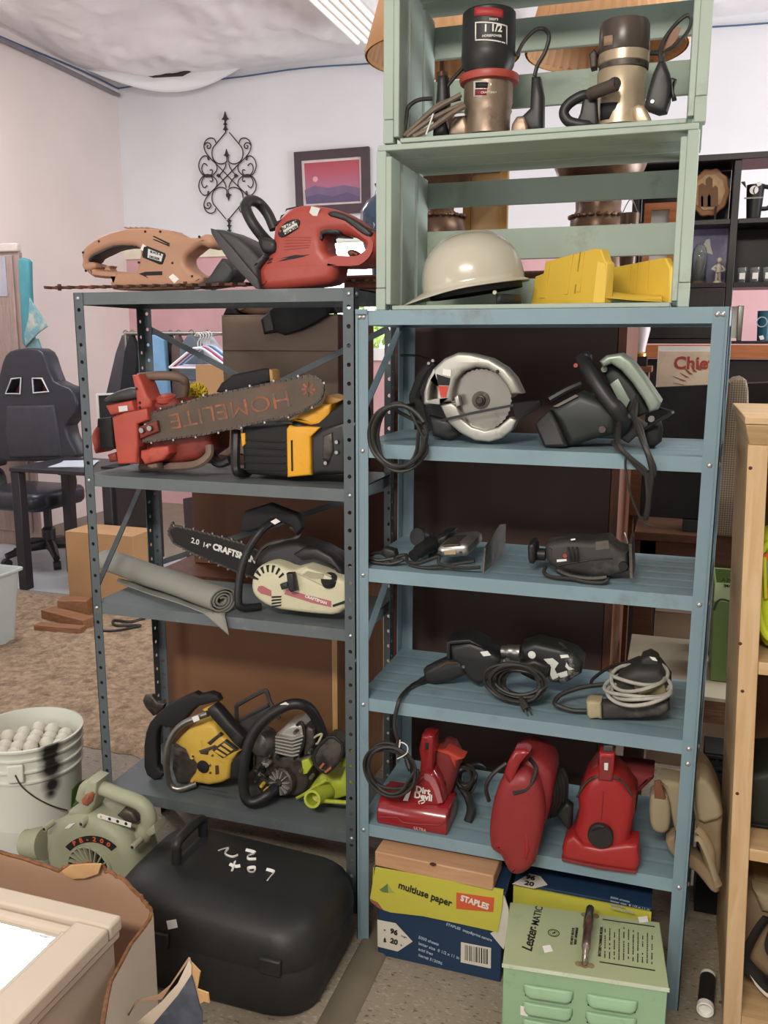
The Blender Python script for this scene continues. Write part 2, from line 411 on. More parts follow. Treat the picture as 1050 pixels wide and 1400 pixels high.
def shelving(name, label, X0, Y0, W, D, H, zs, fl, fs, pitch, mp_, mtop, lip, ribs):
    root = thing(name, label, 'shelving', (X0+W/2, Y0+D/2, 0)); t = 0.0018
    for sx in (0, 1):
        for sy in (0, 1):
            b = MB(); xo = X0+W*sx; yo = Y0+D*sy
            a = (xo, xo+fl) if sx == 0 else (xo-fl, xo)
            strip(b, 'x', yo-(t if sy else 0), a[0], a[1], H, pitch, 0.02, t)
            a = (yo, yo+fs) if sy == 0 else (yo-fs, yo)
            strip(b, 'y', xo-(t if sx else 0), a[0], a[1], H, pitch, 0.02+pitch/2, t)
            obj('post', b, mp_, root)
    for z in zs:
        b = MB(); e = 0.0022
        pr = [(Y0+e, z-lip), (Y0+e, z)]
        n = 60
        for i in range(1, n):
            y = Y0+e+(D-2*e)*i/n; dz = 0
            if ribs: dz = -0.0016 if (i % 10) in (0,) else 0
            pr.append((y, z+dz))
        pr += [(Y0+D-e, z), (Y0+D-e, z-lip), (Y0+D-e-0.012, z-lip), (Y0+D-e-0.012, z-lip+0.0015), (Y0+D-e-0.0015, z-lip+0.0015), (Y0+D-e-0.0015, z-0.004), (Y0+e+0.0015, z-0.004), (Y0+e+0.0015, z-lip+0.0015), (Y0+e+0.012, z-lip+0.0015), (Y0+e+0.012, z-lip)]
        b.puff(pr, X0+e, X0+W-e, 0, frame=lambda a, q, d: Vector((d, a, q)))
        for xs in (X0+e, X0+W-e-0.0015): b.bb(xs, xs+0.0015, Y0+e, Y0+D-e, z-lip, z-0.001)
        obj('shelf', b, mtop, root)
    return root
LX, LY, LW, LD, LH = -0.793, 0.0913, 0.759, 0.305, 1.5853
LZ = [1.5853, 1.1196, 0.7706, 0.2264]
lu = shelving('shelving_unit', 'dark slate grey perforated steel shelving unit holding chainsaws, on the left', LX, LY, LW, LD, LH, LZ, 0.028, 0.032, 0.0435, m_grey, m_greytop, 0.030, False)
for z in LZ: bolts(lu, [(LX+0.013, LY, z-0.014), (LX+LW-0.013, LY, z-0.014)], (0, -1, 0)); bolts(lu, [(LX+LW, LY+0.015, z-0.014)], (1, 0, 0))
def strap(root, a, c, m_, w=0.016, nrm=(0, 1, 0)):
    obj('brace', MB().beam(a, c, w if nrm[1] == 0 else 0.003, 0.003 if nrm[1] == 0 else w, (0, 0, 1)), m_, root)
yb = LY+LD+0.003
strap(lu, (LX+0.02, yb, 1.50), (LX+LW-0.02, yb, 1.17), m_grey); strap(lu, (LX+0.02, yb+0.004, 1.17), (LX+LW-0.02, yb+0.004, 1.50), m_grey)
strap(lu, (LX-0.002, LY+0.02, 0.80), (LX-0.002, LY+LD-0.02, 1.08), m_grey, nrm=(1, 0, 0)); strap(lu, (LX+0.02, yb, 0.81), (LX+LW-0.02, yb, 1.08), m_grey)
RW, RD, RH = 0.762, 0.36, 1.5305
RZ = [1.5305, 1.241, 0.9553, 0.6405, 0.3173]
ru = shelving('shelving_unit', 'light blue painted steel shelving unit stacked with power tools and red vacuums', 0, 0, RW, RD, RH, RZ, 0.031, 0.040, 0, m_blue, m_bluetop, 0.031, True)
for z in RZ[1:]: bolts(ru, [(0.018, 0, z-0.016), (RW-0.017, 0, z-0.016)], (0, -1, 0)); bolts(ru, [(RW, 0.02, z-0.016)], (1, 0, 0))
for z in RZ[:1]: bolts(ru, [(0.012, 0, z-0.014), (0.021, 0, z-0.014), (RW-0.012, 0, z-0.014), (RW-0.022, 0, z-0.014)], (0, -1, 0))
bolts(ru, [(RW-0.017, 0, RZ[3]-0.05)], (0, -1, 0))
for sx in (0, 1): obj('post_lip', MB().bb(RW*sx-0.003+0.008*(1-sx)-0.008*sx+0.0025, RW*sx+0.003+0.008*(1-sx)-0.008*sx-0.0025, -0.0025, 0, 0.01, RH-0.01), m_blue, ru)
strap(ru, (-0.002, 0.02, 1.28), (-0.002, RD-0.02, 1.50), m_blue, nrm=(1, 0, 0))
strap(ru, (-0.002, 0.02, 0.72), (-0.002, RD-0.02, 0.93), m_blue, nrm=(1, 0, 0))
b = MB()
obj('corner_tab', MB().bb(0.003, 0.03, -0.004, 0, RH-0.008, RH+0.0025), m_blue, ru)

for o_ in ru.children:                  # the unit stands a little out of square at its right rear corner
    og = ORG[o_.name]
    if not o_.name.startswith('brace'):
        for v in o_.data.vertices:
            X_, Y_ = v.co.x+og.x, v.co.y+og.y
            v.co.x += 0.024*max(0, min(1, X_/RW))*max(0, min(1, Y_/RD))
# ------------------------------------------------------------------ mint green crates
m_mint = mat('mint_paint', '#9fada2', 0.6, var=0.07, scale=5, bump=0.04, bscale=50, dirt=('#7e7c66', 0.12, 9), stretch=(1, 1, 1))
def crate(label, x0, x1, y0, d, z0, h, slats, rot, topgap):
    c = Vector(((x0+x1)/2, y0+d/2, z0)); root = thing('wooden_crate', label, 'crate', c, 'mint green crates stacked on the blue shelving')
    R = Matrix.Translation(c) @ Matrix.Rotation(rot, 4, 'Z') @ Matrix.Translation(-c)
    def P(name, *a):
        b = MB(); b.M = R; b.bb(*a); obj(name, b, m_mint, root, bevel=0.0015, seg=1)
    t = 0.012; e = 0.022
    for sx in (0, 1):
        xa = x0 if sx == 0 else x1-e
        P('corner_post', xa, xa+e, y0, y0+0.03, z0+0.047, z0+h-0.001); P('corner_post', xa, xa+e, y0+d-0.045, y0+d-t, z0, z0+h)
        P('corner_block', xa, xa+e, y0-0.001, y0+0.03, z0, z0+0.046)
        xi = x0+e if sx == 0 else x1-e-t
        P('end_board', xi, xi+t, y0, y0+0.062, z0+t, z0+h-t); P('end_board', xi, xi+t, y0+0.082, y0+0.180, z0+t, z0+h-t); P('end_board', xi, xi+t, y0+0.205, y0+d-t, z0+t, z0+h-t)
    for k in range(3):
        w = (d-0.002)/3-0.004; P('top_slat', x0+0.003, x1-0.003, y0+k*(w+0.005), y0+k*(w+0.005)+w, z0+h-0.001, z0+h+t-0.001)
        P('bottom_slat', x0+e+t+0.001, x1-e-t-0.001, y0+0.004+k*(w+0.003), y0+k*(w+0.003)+w-0.004, z0+0.0005, z0+t-0.002)
    for a, c2 in slats: P('back_slat', x0+0.003, x1-0.003, y0+d-t, y0+d, a, c2)
    return root
CD = 0.30
crate('lower mint green wooden crate holding a hard hat and yellow mitre box', 0.043, 0.687, 0.018, CD, 1.531, 0.327, [(1.781, 1.838), (1.657, 1.727), (1.54, 1.612)], 0.0, 0)
crate('upper mint green wooden crate holding two routers', 0.058, 0.694, 0.020, CD, 1.8707, 0.335, [(2.112, 2.182), (1.993, 2.064), (1.881, 1.90)], 0.012, 0)

# ------------------------------------------------------------------ furniture and cartons behind the shelving
m_hard = mat('dark_hardboard', '#43302a', 0.7, var=0.10, scale=4)
m_hard2 = mat('brown_hardboard', '#7a563c', 0.75, var=0.08, scale=4)
m_cherry = wood('cherry_wood', '#57301f', '#6c4029', 0.45, 'Z')
cb = thing('cabinet', 'tall dark brown cabinet standing behind the blue shelving, its back turned', 'cabinet', (0.2, 0.8, 0))
obj('back_panel', MB().bb(-0.035, 0.528, 0.452, 0.458, 0.05, 1.60), m_hard, cb)
obj('side_panel', MB().bb(0.53, 0.55, 0.452, 1.08, 0, 1.60), m_cherry, cb); obj('side_panel', MB().bb(-0.057, -0.037, 0.452, 1.08, 0, 1.60), m_cherry, cb)
obj('top', MB().bb(-0.19, 0.60, 0.43, 1.12, 1.602, 1.64), m_cherry, cb, bevel=0.006)
obj('front_panel', MB().bb(-0.035, 0.528, 1.06, 1.08, 0.05, 1.60), m_cherry, cb)
sb = thing('sideboard', 'brown hardboard back of a low sideboard behind the grey shelving', 'sideboard', (-0.55, 0.75, 0))
x0 = px(228, 950, 0.47).x; x1 = px(462, 950, 0.47).x
obj('back_panel', MB().bb(x0, x1-0.018, 0.47, 0.476, 0.03, 0.735), m_hard2, sb)
obj('side_panel', MB().bb(x1-0.016, x1, 0.465, 0.9, 0, 0.74), wood('pale_wood', '#b98f5f', '#c9a574', 0.5, 'Z'), sb)
obj('side_panel', MB().bb(x0-0.018, x0-0.001, 0.465, 0.9, 0, 0.74), m_cherry, sb); obj('top', MB().bb(x0-0.02, x1+0.01, 0.46, 0.91, 0.742, 0.76), m_cherry, sb)
m_card = mat('cardboard', '#8a6d57', 0.85, var=0.06, scale=4, bump=0.03, bscale=80)
m_card2 = mat('brown_carton', '#6a4a38', 0.85, var=0.06, scale=4)
def carton(label, x0, x1, y0, y1, z0, z1, mm, rot=0.0, name='cardboard_box', seam=True):
    c = Vector(((x0+x1)/2, (y0+y1)/2, z0)); root = thing(name, label, 'box', c)
    R = Matrix.Translation(c) @ Matrix.Rotation(rot, 4, 'Z') @ Matrix.Translation(-c)
    b = MB(); b.M = R; b.bb(x0, x1, y0, y1, z0, z1-0.004); obj('body', b, mm, root, bevel=0.002)
    for s in (0, 1):
        b = MB(); b.M = R; ym = (y0+y1)/2; b.bb(x0, x1, (y0, ym+0.001)[s], (ym-0.001, y1)[s], z1-0.0035, z1); obj('flap', b, mm, root)
    return root, R
xm = px(263, 700, 0.60).x
carton('big plain brown carton standing behind the middle of the grey shelving', xm, px(478, 700, 0.60).x+0.02, 0.60, 1.0, 0.762, 1.118, m_card2)
xa, xb = px(306, 470, 0.62).x, px(464, 470, 0.62).x
bx, bR = carton('tan cardboard carton behind the upper grey shelf with a black bag on top', xa, xb, 0.61, 0.93, 1.122, 1.545, mat('grey_brown_carton', '#8f7f70', 0.85, var=0.05))
b = MB(); b.M = bR; b.bb(xa+0.002, xb-0.002, 0.6085, 0.61, 1.437, 1.440); obj('fold_line', b, m_card2, bx)
# ------------------------------------------------------------------ tracing helpers for the tools
def pf(name, cr, pts, y0, y1, r, mm, parent, k=0, holes=(), hk=0, **kw):
    o = cr.xz(pts, y0); o = sm2(o, k) if k else o
    hs = []
    for h in holes:
        q = cr.xz(h, y0); hs.append(sm2(q, hk) if hk else q)
    return obj(name, MB().puff(o, y0, y1, r, hs), mm, parent, **kw)
def tb(name, cr, pts, r, mm, parent, n=8, k=5, closed=False, flat=1.0, **kw):
    return obj(name, MB().tube(sm(cr.path(pts), k, closed), r, n, closed, flat=flat), mm, parent, **kw)
def disc(name, cr, x, y, Y, r, h, mm, parent, axis=(0, -1, 0), prof=None, n=20, **kw):
    c = cr.p(x, y, Y)
    return obj(name, MB().lathe(c, prof if prof else [(r, 0), (r, h*0.85), (r*0.92, h)], n, axis=axis), mm, parent, **kw)
def kids(o):
    out = []
    for c in o.children: out += [c]+kids(c)
    return out
def settle(root, z, hang=False):                    # set the thing down on the level z
    bpy.context.view_layer.update()
    lo = 1e9
    for c in ([root] if root.type == 'MESH' else [])+kids(root):
        if c.type == 'MESH' and not (hang and 'cord' in c.name):
            lo = min(lo, min((ORG[c.name].z+v.co.z) for v in c.data.vertices))
    root.location.z += z-lo
    return root
def cordloop(c, rx, rz, turns, r, seed, tilt=0.0, yw=0.02, n=26, wob=0.12, plane='xz'):
    rnd = random.Random(seed); pts = []
    for t in range(turns):
        ax = rx*rnd.uniform(1-wob, 1+wob); az = rz*rnd.uniform(1-wob, 1+wob); dx, dz = rnd.uniform(-wob, wob)*rx*0.4, rnd.uniform(-wob, wob)*rz*0.4; ph = rnd.uniform(0, 0.6)
        for i in range(n):
            a = 2*PI*i/n+ph; p = (dx+ax*math.cos(a), rnd.uniform(-1, 1)*yw*0.12+yw*(t/max(1, turns-1)-0.5)*2+yw*0.4*math.sin(2*a+t), dz+az*math.sin(a))
            pts.append(Vector(c)+(Vector(p) if plane == 'xz' else Vector((p[0], p[2], p[1]))))
    return pts

m_blk = mat('black_plastic', '#232324', 0.45, var=0.15, scale=12, dirt=('#45423d', 0.06, 18))
m_blkm = mat('matte_black', '#1b1b1c', 0.7, var=0.15, scale=12)
m_dgrey = mat('dark_grey_plastic', '#3d3d3e', 0.5, var=0.12, scale=14, dirt=('#625f59', 0.1, 14))
m_rub = mat('black_rubber', '#272626', 0.6, var=0.1)
m_cord = mat('cord_black', '#2a2826', 0.5, var=0.2, scale=30)
m_steel = mat('worn_steel', '#8d8b85', 0.35, metal=0.85, var=0.12, scale=14, dirt=('#5f574c', 0.15, 20))
m_alu = mat('cast_aluminium', '#adaba3', 0.4, metal=0.55, var=0.08, scale=10, dirt=('#77736a', 0.12, 18))
m_dkmetal = mat('greasy_metal', '#57514a', 0.5, metal=0.5, var=0.3, scale=18, dirt=('#2a2622', 0.35, 22))
m_rust = mat('rusty_steel', '#5b4136', 0.65, metal=0.4, var=0.25, scale=20, dirt=('#8a4b30', 0.3, 16))
m_red = mat('red_plastic', '#a3453b', 0.42, var=0.08, scale=9, dirt=('#8a3328', 0.08, 14))
m_sal = mat('faded_orange_plastic', '#b0856b', 0.5, var=0.06, scale=7, dirt=('#a37a62', 0.12, 12))
m_sticker = mat('white_sticker', '#e6e4de', 0.6, var=0.02)
m_label = mat('silver_label', '#cfd0cc', 0.5, var=0.05)
m_ink = mat('dark_ink', '#26261f', 0.6, var=0.05)
m_print = mat('white_print', '#dedcd5', 0.6, var=0.04)
FR = (1, 0, 0); UPV = (0, 0, 1)
def sticker(cr, pts, Y, parent, mm=None, name='sticker'): return pf(name, cr, pts, Y, Y+0.0012, 0, mm or m_sticker, parent)
def words(body, cr, x, y, Y, h, ang, mm, parent, bold=0.0, sx=1.0, **kw):
    a = math.radians(ang); at = cr.p(x, y, Y)
    return lettering(body, h, at, (math.cos(a), 0, math.sin(a)), (-math.sin(a), 0, math.cos(a)), mm, parent, bold=bold, sx=sx, **kw)

# ---- faded orange hedge trimmer
A = Crop(60, 280, 280/1050)
t = thing('hedge_trimmer', 'faded orange electric hedge trimmer lying on top of the grey shelving', 'hedge trimmer', A.p(450, 410, 0.31), 'hedge trimmers on the grey shelving')
y0, y1 = 0.265, 0.34
pf('body', A, [(185, 215), (215, 178), (270, 140), (330, 115), (400, 97), (470, 92), (560, 95), (640, 105), (700, 135), (770, 140), (815, 122), (850, 128), (868, 160), (860, 188), (835, 195), (800, 180), (750, 215), (718, 245), (725, 285), (770, 325), (815, 345), (780, 395), (600, 408), (342, 408), (340, 350), (245, 345), (208, 312), (192, 290), (188, 255)], y0, y1, 0.014, m_sal, t, 2,
   holes=[[(222, 268), (235, 240), (280, 215), (350, 188), (440, 185), (480, 195), (487, 230), (470, 300), (455, 316), (340, 314), (262, 306), (264, 290), (245, 272)]], hk=2)
pf('grip', A, [(218, 262), (232, 232), (285, 205), (360, 172), (440, 165), (472, 178), (470, 190), (400, 190), (320, 208), (250, 243), (228, 270)], y0+0.006, y1-0.006, 0.008, m_dgrey, t, 2)
pf('trigger', A, [(305, 312), (318, 290), (340, 287), (332, 300), (342, 315)], y0+0.02, y1-0.02, 0.004, m_sal, t, 2)
pf('hook', A, [(192, 285), (225, 268), (255, 272), (262, 295), (240, 310), (205, 312)], y0-0.003, y0+0.03, 0.008, m_sal, t, 2)
for x, y in ((283, 163), (201, 220), (520, 112), (597, 112), (797, 138), (660, 273), (760, 341), (487, 271), (215, 314)): disc('screw', A, x, y, y0+0.002, 0.0032, 0.003, m_blkm, t, n=10)
pf('name_plate', A, [(510, 190), (528, 186), (618, 222), (622, 235), (605, 280), (590, 280), (505, 245), (500, 232)], y0-0.0025, y0+0.01, 0.002, m_blkm, t, 1)
pf('plate_label', A, [(533, 200), (610, 228), (600, 266), (530, 245)], y0-0.0038, y0, 0, m_label, t)
words('BLACK &', A, 572, 222, y0-0.004, 0.0085, -15, m_ink, t, 0.0002); words('DECKER', A, 566, 247, y0-0.004, 0.0085, -15, m_ink, t, 0.0002)
for i in range(2): pf('vent', A, [(555, 136+i*16), (565, 134+i*16), (645, 172+i*10), (640, 180+i*8)], y0-0.0008, y0+0.004, 0, m_blkm, t)
pf('vent', A, [(485, 328), (520, 318), (605, 315), (605, 335), (520, 338), (535, 352)], y0-0.0008, y0+0.004, 0, m_blkm, t)
sticker(A, [(505, 175), (528, 190), (515, 215), (493, 205)], y0-0.001, t); sticker(A, [(638, 345), (660, 328), (692, 355), (668, 378)], y0-0.001, t)
b = MB()
for i in range(10): b.box(A.p(440+i*27, 97+max(0, i-4)*4.2, y0+0.037), (0.004, 0.05, 0.003))
obj('top_rib', b, m_sal, t)
pf('guard', A, [(742, 398), (800, 372), (848, 330), (905, 246), (940, 265), (972, 305), (960, 345), (930, 380), (890, 388), (800, 400)], y0+0.005, y1+0.02, 0.012, m_dgrey, t, 2)
b = MB(); p0, p1 = A.p(800, 396, 0.30), px(512, 376, 0.30)
b.beam(p0, p1, 0.018, 0.005)
for i in range(14):
    q = p0.lerp(p1, (i+0.5)/14)
    for s in (-1, 1): b.box(q+Vector((0, s*0.016, 0)), (0.008, 0.02, 0.005), Matrix.Rotation(0.25*s, 3, 'Z'))
obj('blade', b, m_rust, t)
settle(t, LH+0.0135)
# ---- red hedge trimmer
B = Crop(280, 250, 250/1050)
t = thing('hedge_trimmer', 'bright red electric hedge trimmer with black loop handle on top of the grey shelving', 'hedge trimmer', B.p(500, 600, 0.2), 'hedge trimmers on the grey shelving')
y0, y1 = 0.15, 0.25
pf('body', B, [(298, 485), (330, 432), (372, 385), (382, 300), (390, 240), (412, 200), (450, 158), (500, 128), (560, 117), (640, 122), (720, 137), (790, 158), (860, 200), (940, 262), (980, 290), (990, 350), (965, 410), (920, 450), (860, 472), (765, 468), (752, 480), (740, 535), (710, 570), (600, 588), (420, 606), (320, 610), (302, 560)], y0, y1, 0.022, m_red, t, 2,
   holes=[[(672, 302), (690, 287), (770, 284), (850, 303), (905, 342), (912, 368), (885, 402), (840, 415), (700, 400), (680, 350)]], hk=2)
pf('grip', B, [(703, 165), (738, 153), (800, 172), (880, 218), (958, 280), (932, 306), (870, 268), (800, 212), (720, 190)], y0-0.002, y1+0.002, 0.006, m_blk, t, 2)
pf('switch_bar', B, [(655, 262), (672, 240), (700, 238), (765, 258), (778, 292), (690, 288), (674, 304), (668, 332), (658, 300)], y0+0.004, y1-0.004, 0.006, m_blk, t, 2)
pf('trigger', B, [(815, 385), (840, 375), (865, 390), (885, 402), (840, 418), (818, 405)], y0+0.03, y1-0.03, 0.006, mat('brown_trigger', '#6b3a2c', 0.5), t, 2)
pf('name_plate', B, [(418, 290), (430, 255), (470, 215), (530, 202), (545, 222), (530, 255), (480, 290), (440, 308)], y0-0.003, y0+0.01, 0.002, m_blkm, t, 2)
pf('plate_label', B, [(440, 246), (522, 208), (535, 250), (458, 292)], y0-0.0042, y0, 0, m_label, t)
words('BLACK &', B, 484, 238, y0-0.0045, 0.0105, 25, m_ink, t, 0.0002); words('DECKER', B, 494, 268, y0-0.0045, 0.0105, 25, m_ink, t, 0.0002)
disc('red_dot', B, 433, 272, y0-0.003, 0.003, 0.001, m_red, t, n=8)
for a in ([(352, 455), (382, 444), (384, 452), (356, 460)], [(362, 436), (386, 424), (388, 432), (366, 442)], [(420, 446), (480, 422), (605, 404), (560, 420), (470, 438)], [(430, 428), (520, 408), (560, 408), (470, 424)]):
    pf('vent', B, a, y0-0.0008, y0+0.004, 0, m_blkm, t)
for i in range(3): pf('vent', B, [(400+i*30, 240-i*40), (408+i*30, 218-i*38), (560-i*10, 150-i*12), (552-i*10, 160-i*12), (470, 190-i*20)], y0+0.004+i*0.012, y0+0.03, 0, m_blkm, t)
for i in range(5): pf('body_ridge', B, [(455, 375-i*18), (590+i*4, 360-i*14), (600+i*4, 366-i*14), (457, 380-i*18)], y0-0.0015, y0+0.003, 0.0008, m_red, t)
sticker(B, [(612, 128), (662, 140), (645, 185), (620, 183), (600, 165)], y0-0.001, t, m_label)
tb('loop_handle', B, [(385, 355, 0.19), (330, 300, 0.17), (268, 215, 0.16), (232, 130, 0.17), (255, 98, 0.20), (305, 108, 0.235), (360, 170, 0.25), (400, 260, 0.25)], 0.0135, m_blk, t, 10)
pf('loop_mount', B, [(300, 300), (390, 320), (408, 350), (400, 395), (340, 400), (312, 370)], 0.145, 0.255, 0.012, m_blk, t, 2)
pf('guard', B, [(35, 258), (95, 262), (180, 300), (245, 352), (305, 425), (335, 400), (350, 420), (300, 485), (303, 560), (322, 606), (290, 600), (215, 525), (140, 440), (80, 350), (42, 290)], 0.135, 0.26, 0.010, m_dgrey, t, 1)
pf('guard_rim', B, [(30, 254), (60, 262), (150, 360), (240, 470), (300, 540), (318, 606), (290, 602), (210, 520), (135, 440), (75, 350), (36, 285)], 0.127, 0.137, 0.003, m_dgrey, t, 1)
b = MB(); p0, p1 = px(352, 387, 0.20), px(64, 392.5, 0.20)
b.beam(p0, p1, 0.020, 0.006)
for i in range(17):
    q = p0.lerp(p1, (i+0.5)/17)
    for s in (-1, 1): b.box(q+Vector((0, s*0.018, 0)), (0.008, 0.022, 0.006), Matrix.Rotation(0.25*s, 3, 'Z'))
for f in (0.32, 0.93): b.cyl(p0.lerp(p1, f)+Vector((0, -0.004, -0.008)), p0.lerp(p1, f)+Vector((0, -0.004, 0.009)), 0.005, 8)
obj('blade', b, m_rust, t)
settle(t, LH+0.0005)

# ---- red chainsaw with a long worn bar
def chain_around(name, outline, yc, parent, mm, pitch=0.0085, teeth=4, tm=None):
    P = [Vector((a, yc, c)) for a, c in outline]; b = MB(); b2 = MB(); acc = 0; k = 0; n = len(P)
    cen = sum(P, Vector())/n
    for i in range(n):
        a, c = P[i], P[(i+1) % n]; L = (c-a).length; d = (c-a).normalized(); nn = Vector((d.z, 0, -d.x))
        if nn.dot((a+c)/2-cen) < 0: nn = -nn
        while acc < L:
            q = a+d*acc+nn*0.0018; R = Matrix((d, Vector((0, 1, 0)), nn)).transposed()
            b.box(q, (pitch*0.82, 0.0075 if k % 2 else 0.0045, 0.0052 if k % 2 else 0.0066), R)
            if k % teeth == 0: b2.box(q+nn*0.0045, (pitch*0.6, 0.006, 0.005), R)
            acc += pitch*0.86; k += 1
        acc -= L
    o = obj(name, b, mm, parent); obj('cutter', b2, tm or m_steel, o)
    return o
C = Crop(110, 510, 0.2); D = Crop(280, 500, 0.2)
m_saw = mat('oily_red_paint', '#ab4a3c', 0.5, var=0.12, scale=10, dirt=('#5b3026', 0.12, 16))
m_saw2 = mat('grimy_red', '#7c3228', 0.6, var=0.2, scale=12, dirt=('#3c2620', 0.25, 14))
m_brown = mat('worn_brown_grip', '#6e5b50', 0.6, var=0.15, scale=10)
t = thing('chainsaw', 'red chainsaw with long rusty bar on second grey shelf', 'chainsaw', C.p(350, 690, 0.16), 'chainsaws on the grey shelving')
pf('engine_body', C, [(210, 360), (380, 240), (470, 245), (640, 235), (690, 300), (890, 480), (885, 600), (800, 660), (620, 690), (420, 690), (240, 670)], 0.15, 0.27, 0.02, m_saw2, t, 0)
pf('clutch_cover', C, [(215, 365), (300, 335), (455, 302), (465, 385), (388, 412), (392, 560), (384, 680), (255, 686), (236, 540)], 0.105, 0.16, 0.006, m_saw, t)
pf('cover_edge', C, [(384, 412), (400, 408), (404, 680), (384, 682)], 0.112, 0.16, 0.002, m_saw2, t)
pf('handle_bracket', C, [(350, 78), (395, 70), (430, 150), (452, 210), (482, 250), (480, 300), (385, 322), (376, 200)], 0.13, 0.20, 0.008, m_saw, t)
for y in (170, 265, 298): disc('bracket_hole', C, 390 if y < 200 else 412, y, 0.132, 0.004, 0.003, m_blkm, t, n=10)
tb('top_handle', C, [(400, 92, 0.17), (520, 80, 0.18), (640, 84, 0.19), (705, 105, 0.20), (722, 150, 0.21), (705, 250, 0.22)], [0.012, 0.0125, 0.0125, 0.012, 0.011, 0.010], m_brown, t, 10)
pf('air_filter_cover', C, [(148, 248), (195, 208), (285, 172), (372, 163), (382, 235), (270, 252), (178, 270)], 0.13, 0.23, 0.012, m_dgrey, t, 2)
pf('carburettor_box', C, [(172, 285), (350, 250), (372, 322), (300, 335), (205, 352)], 0.12, 0.22, 0.006, m_saw, t)
pf('maker_label', C, [(262, 290), (322, 284), (326, 320), (268, 328)], 0.1185, 0.122, 0, m_label, t)
pf('muffler', C, [(115, 372), (208, 362), (216, 390), (232, 582), (132, 574), (128, 440), (112, 430)], 0.13, 0.25, 0.006, m_blkm, t)
pf('rear_cover', C, [(68, 490), (100, 425), (125, 460), (128, 570), (95, 612), (80, 560)], 0.17, 0.26, 0.012, m_saw, t, 2)
pf('front_foot', C, [(180, 620), (240, 600), (250, 665), (200, 672)], 0.12, 0.24, 0.008, m_saw2, t, 1)
pf('oil_tank', C, [(410, 592), (460, 585), (480, 572), (600, 560), (606, 612), (560, 660), (440, 690), (408, 640)], 0.11, 0.18, 0.008, m_saw, t)
tk = pf('tank_foot', C, [(450, 690), (520, 680), (525, 715), (470, 722)], 0.105, 0.14, 0.008, m_brown, t, 1)
disc('oil_cap', C, 590, 250, 0.17, 0.026, 0.012, m_saw, t, axis=(0, -0.25, 1)); disc('oil_cap', C, 590, 232, 0.17, 0.020, 0.008, m_saw, t, axis=(0, -0.25, 1))
tb('lower_handle', C, [(885, 560, 0.14), (880, 625, 0.13), (800, 685, 0.12), (650, 700, 0.14), (420, 700, 0.2)], 0.011, m_brown, t, 8)
bar = [D.p(0, 283, 0.122), D.p(720, 140, 0.122), D.p(768, 150, 0.122), D.p(800, 180, 0.122), D.p(808, 225, 0.122), D.p(795, 280, 0.122), D.p(760, 318, 0.122), D.p(640, 385, 0.122), D.p(0, 525, 0.122), C.p(440, 528, 0.122), C.p(430, 500, 0.122), C.p(440, 400, 0.122), C.p(480, 345, 0.122)]
o2 = [(p.x, p.z) for p in bar]
m_bar = mat('rusty_bar', '#5d5147', 0.6, metal=0.35, var=0.18, scale=11, dirt=('#7a5240', 0.22, 10))
gb = obj('guide_bar', MB().puff(o2, 0.119, 0.124, 0), m_bar, t)
m_worn = mat('worn_orange_print', '#93573d', 0.7, var=0.25, scale=30, dirt=('#5d5147', 0.45, 34))
words('HOMELITE', D, 165, 364, 0.1188, 0.056, 191.4, m_worn, gb, 0.0, 1.32); 
b = MB(); c0 = D.p(710, 230, 0.1188)
for i in range(8): b.beam(c0+0.006*Vector((math.cos(i*PI/4), 0, math.sin(i*PI/4))), c0+0.018*Vector((math.cos(i*PI/4), 0, math.sin(i*PI/4))), 0.0012, 0.006)
obj('bar_emblem', b, m_worn, gb)
chain_around('chain', o2[:9]+[o2[9], o2[12]], 0.1215, t, m_dkmetal, teeth=9)
pf('bar_clamp', C, [(395, 432), (522, 388), (536, 462), (410, 512)], 0.108, 0.12, 0.004, m_saw2, t)
for x, y in ((432, 452), (486, 438)): disc('bar_nut', C, x, y, 0.109, 0.008, 0.010, m_steel, t, n=6)
settle(t, LZ[1]+0.0005)

# ---- yellow chenille duster head
t = thing('duster', 'fluffy yellow chenille duster behind the red chainsaw handle', 'duster', C.p(785, 240, 0.26))
b = MB(); rnd = random.Random(4); c0 = C.p(795, 155, 0.305)+Vector((0, 0, 0.004))
for i in range(170):
    d = Vector((rnd.gauss(0, 1), rnd.gauss(0, 1), rnd.gauss(0, 1))).normalized(); p = c0+d*0.021
    b.tube([p, p+d*0.010+Vector((0, 0, 0.002))], [0.0032, 0.0022], 5)
b.ball(c0, 0.021, 12, 8); obj('head', b, mat('yellow_chenille', '#d8bf3c', 0.8, var=0.2, scale=60), t)
obj('stick', MB().cyl(c0, (c0.x+0.03, c0.y+0.06, LZ[1]+0.003), 0.004, 8), m_blk, t)

# ---- black and yellow chainsaw
m_yel = mat('amber_plastic', '#e0a32a', 0.45, var=0.06, scale=9, dirt=('#9c6a20', 0.1, 16))
t = thing('chainsaw', 'black and amber yellow chainsaw behind the long rusty bar', 'chainsaw', D.p(600, 800, 0.2), 'chainsaws on the grey shelving')
pf('engine_housing', D, [(248, 470), (560, 455), (590, 440), (720, 455), (960, 300), (980, 420), (975, 800), (728, 812), (560, 824), (300, 800), (260, 780)], 0.15, 0.33, 0.012, m_blkm, t)
for i in range(5): pf('cooling_rib', D, [(262, 560+i*50), (545, 575+i*48), (545, 583+i*48), (262, 568+i*50)], 0.146, 0.152, 0.001, m_blkm, t)
pf('fuel_tank', D, [(556, 490), (575, 465), (600, 470), (790, 480), (722, 545), (727, 806), (562, 822)], 0.138, 0.30, 0.006, m_yel, t)
pf('tank_slot', D, [(588, 568), (600, 566), (604, 776), (592, 778)], 0.1365, 0.14, 0, m_blkm, t)
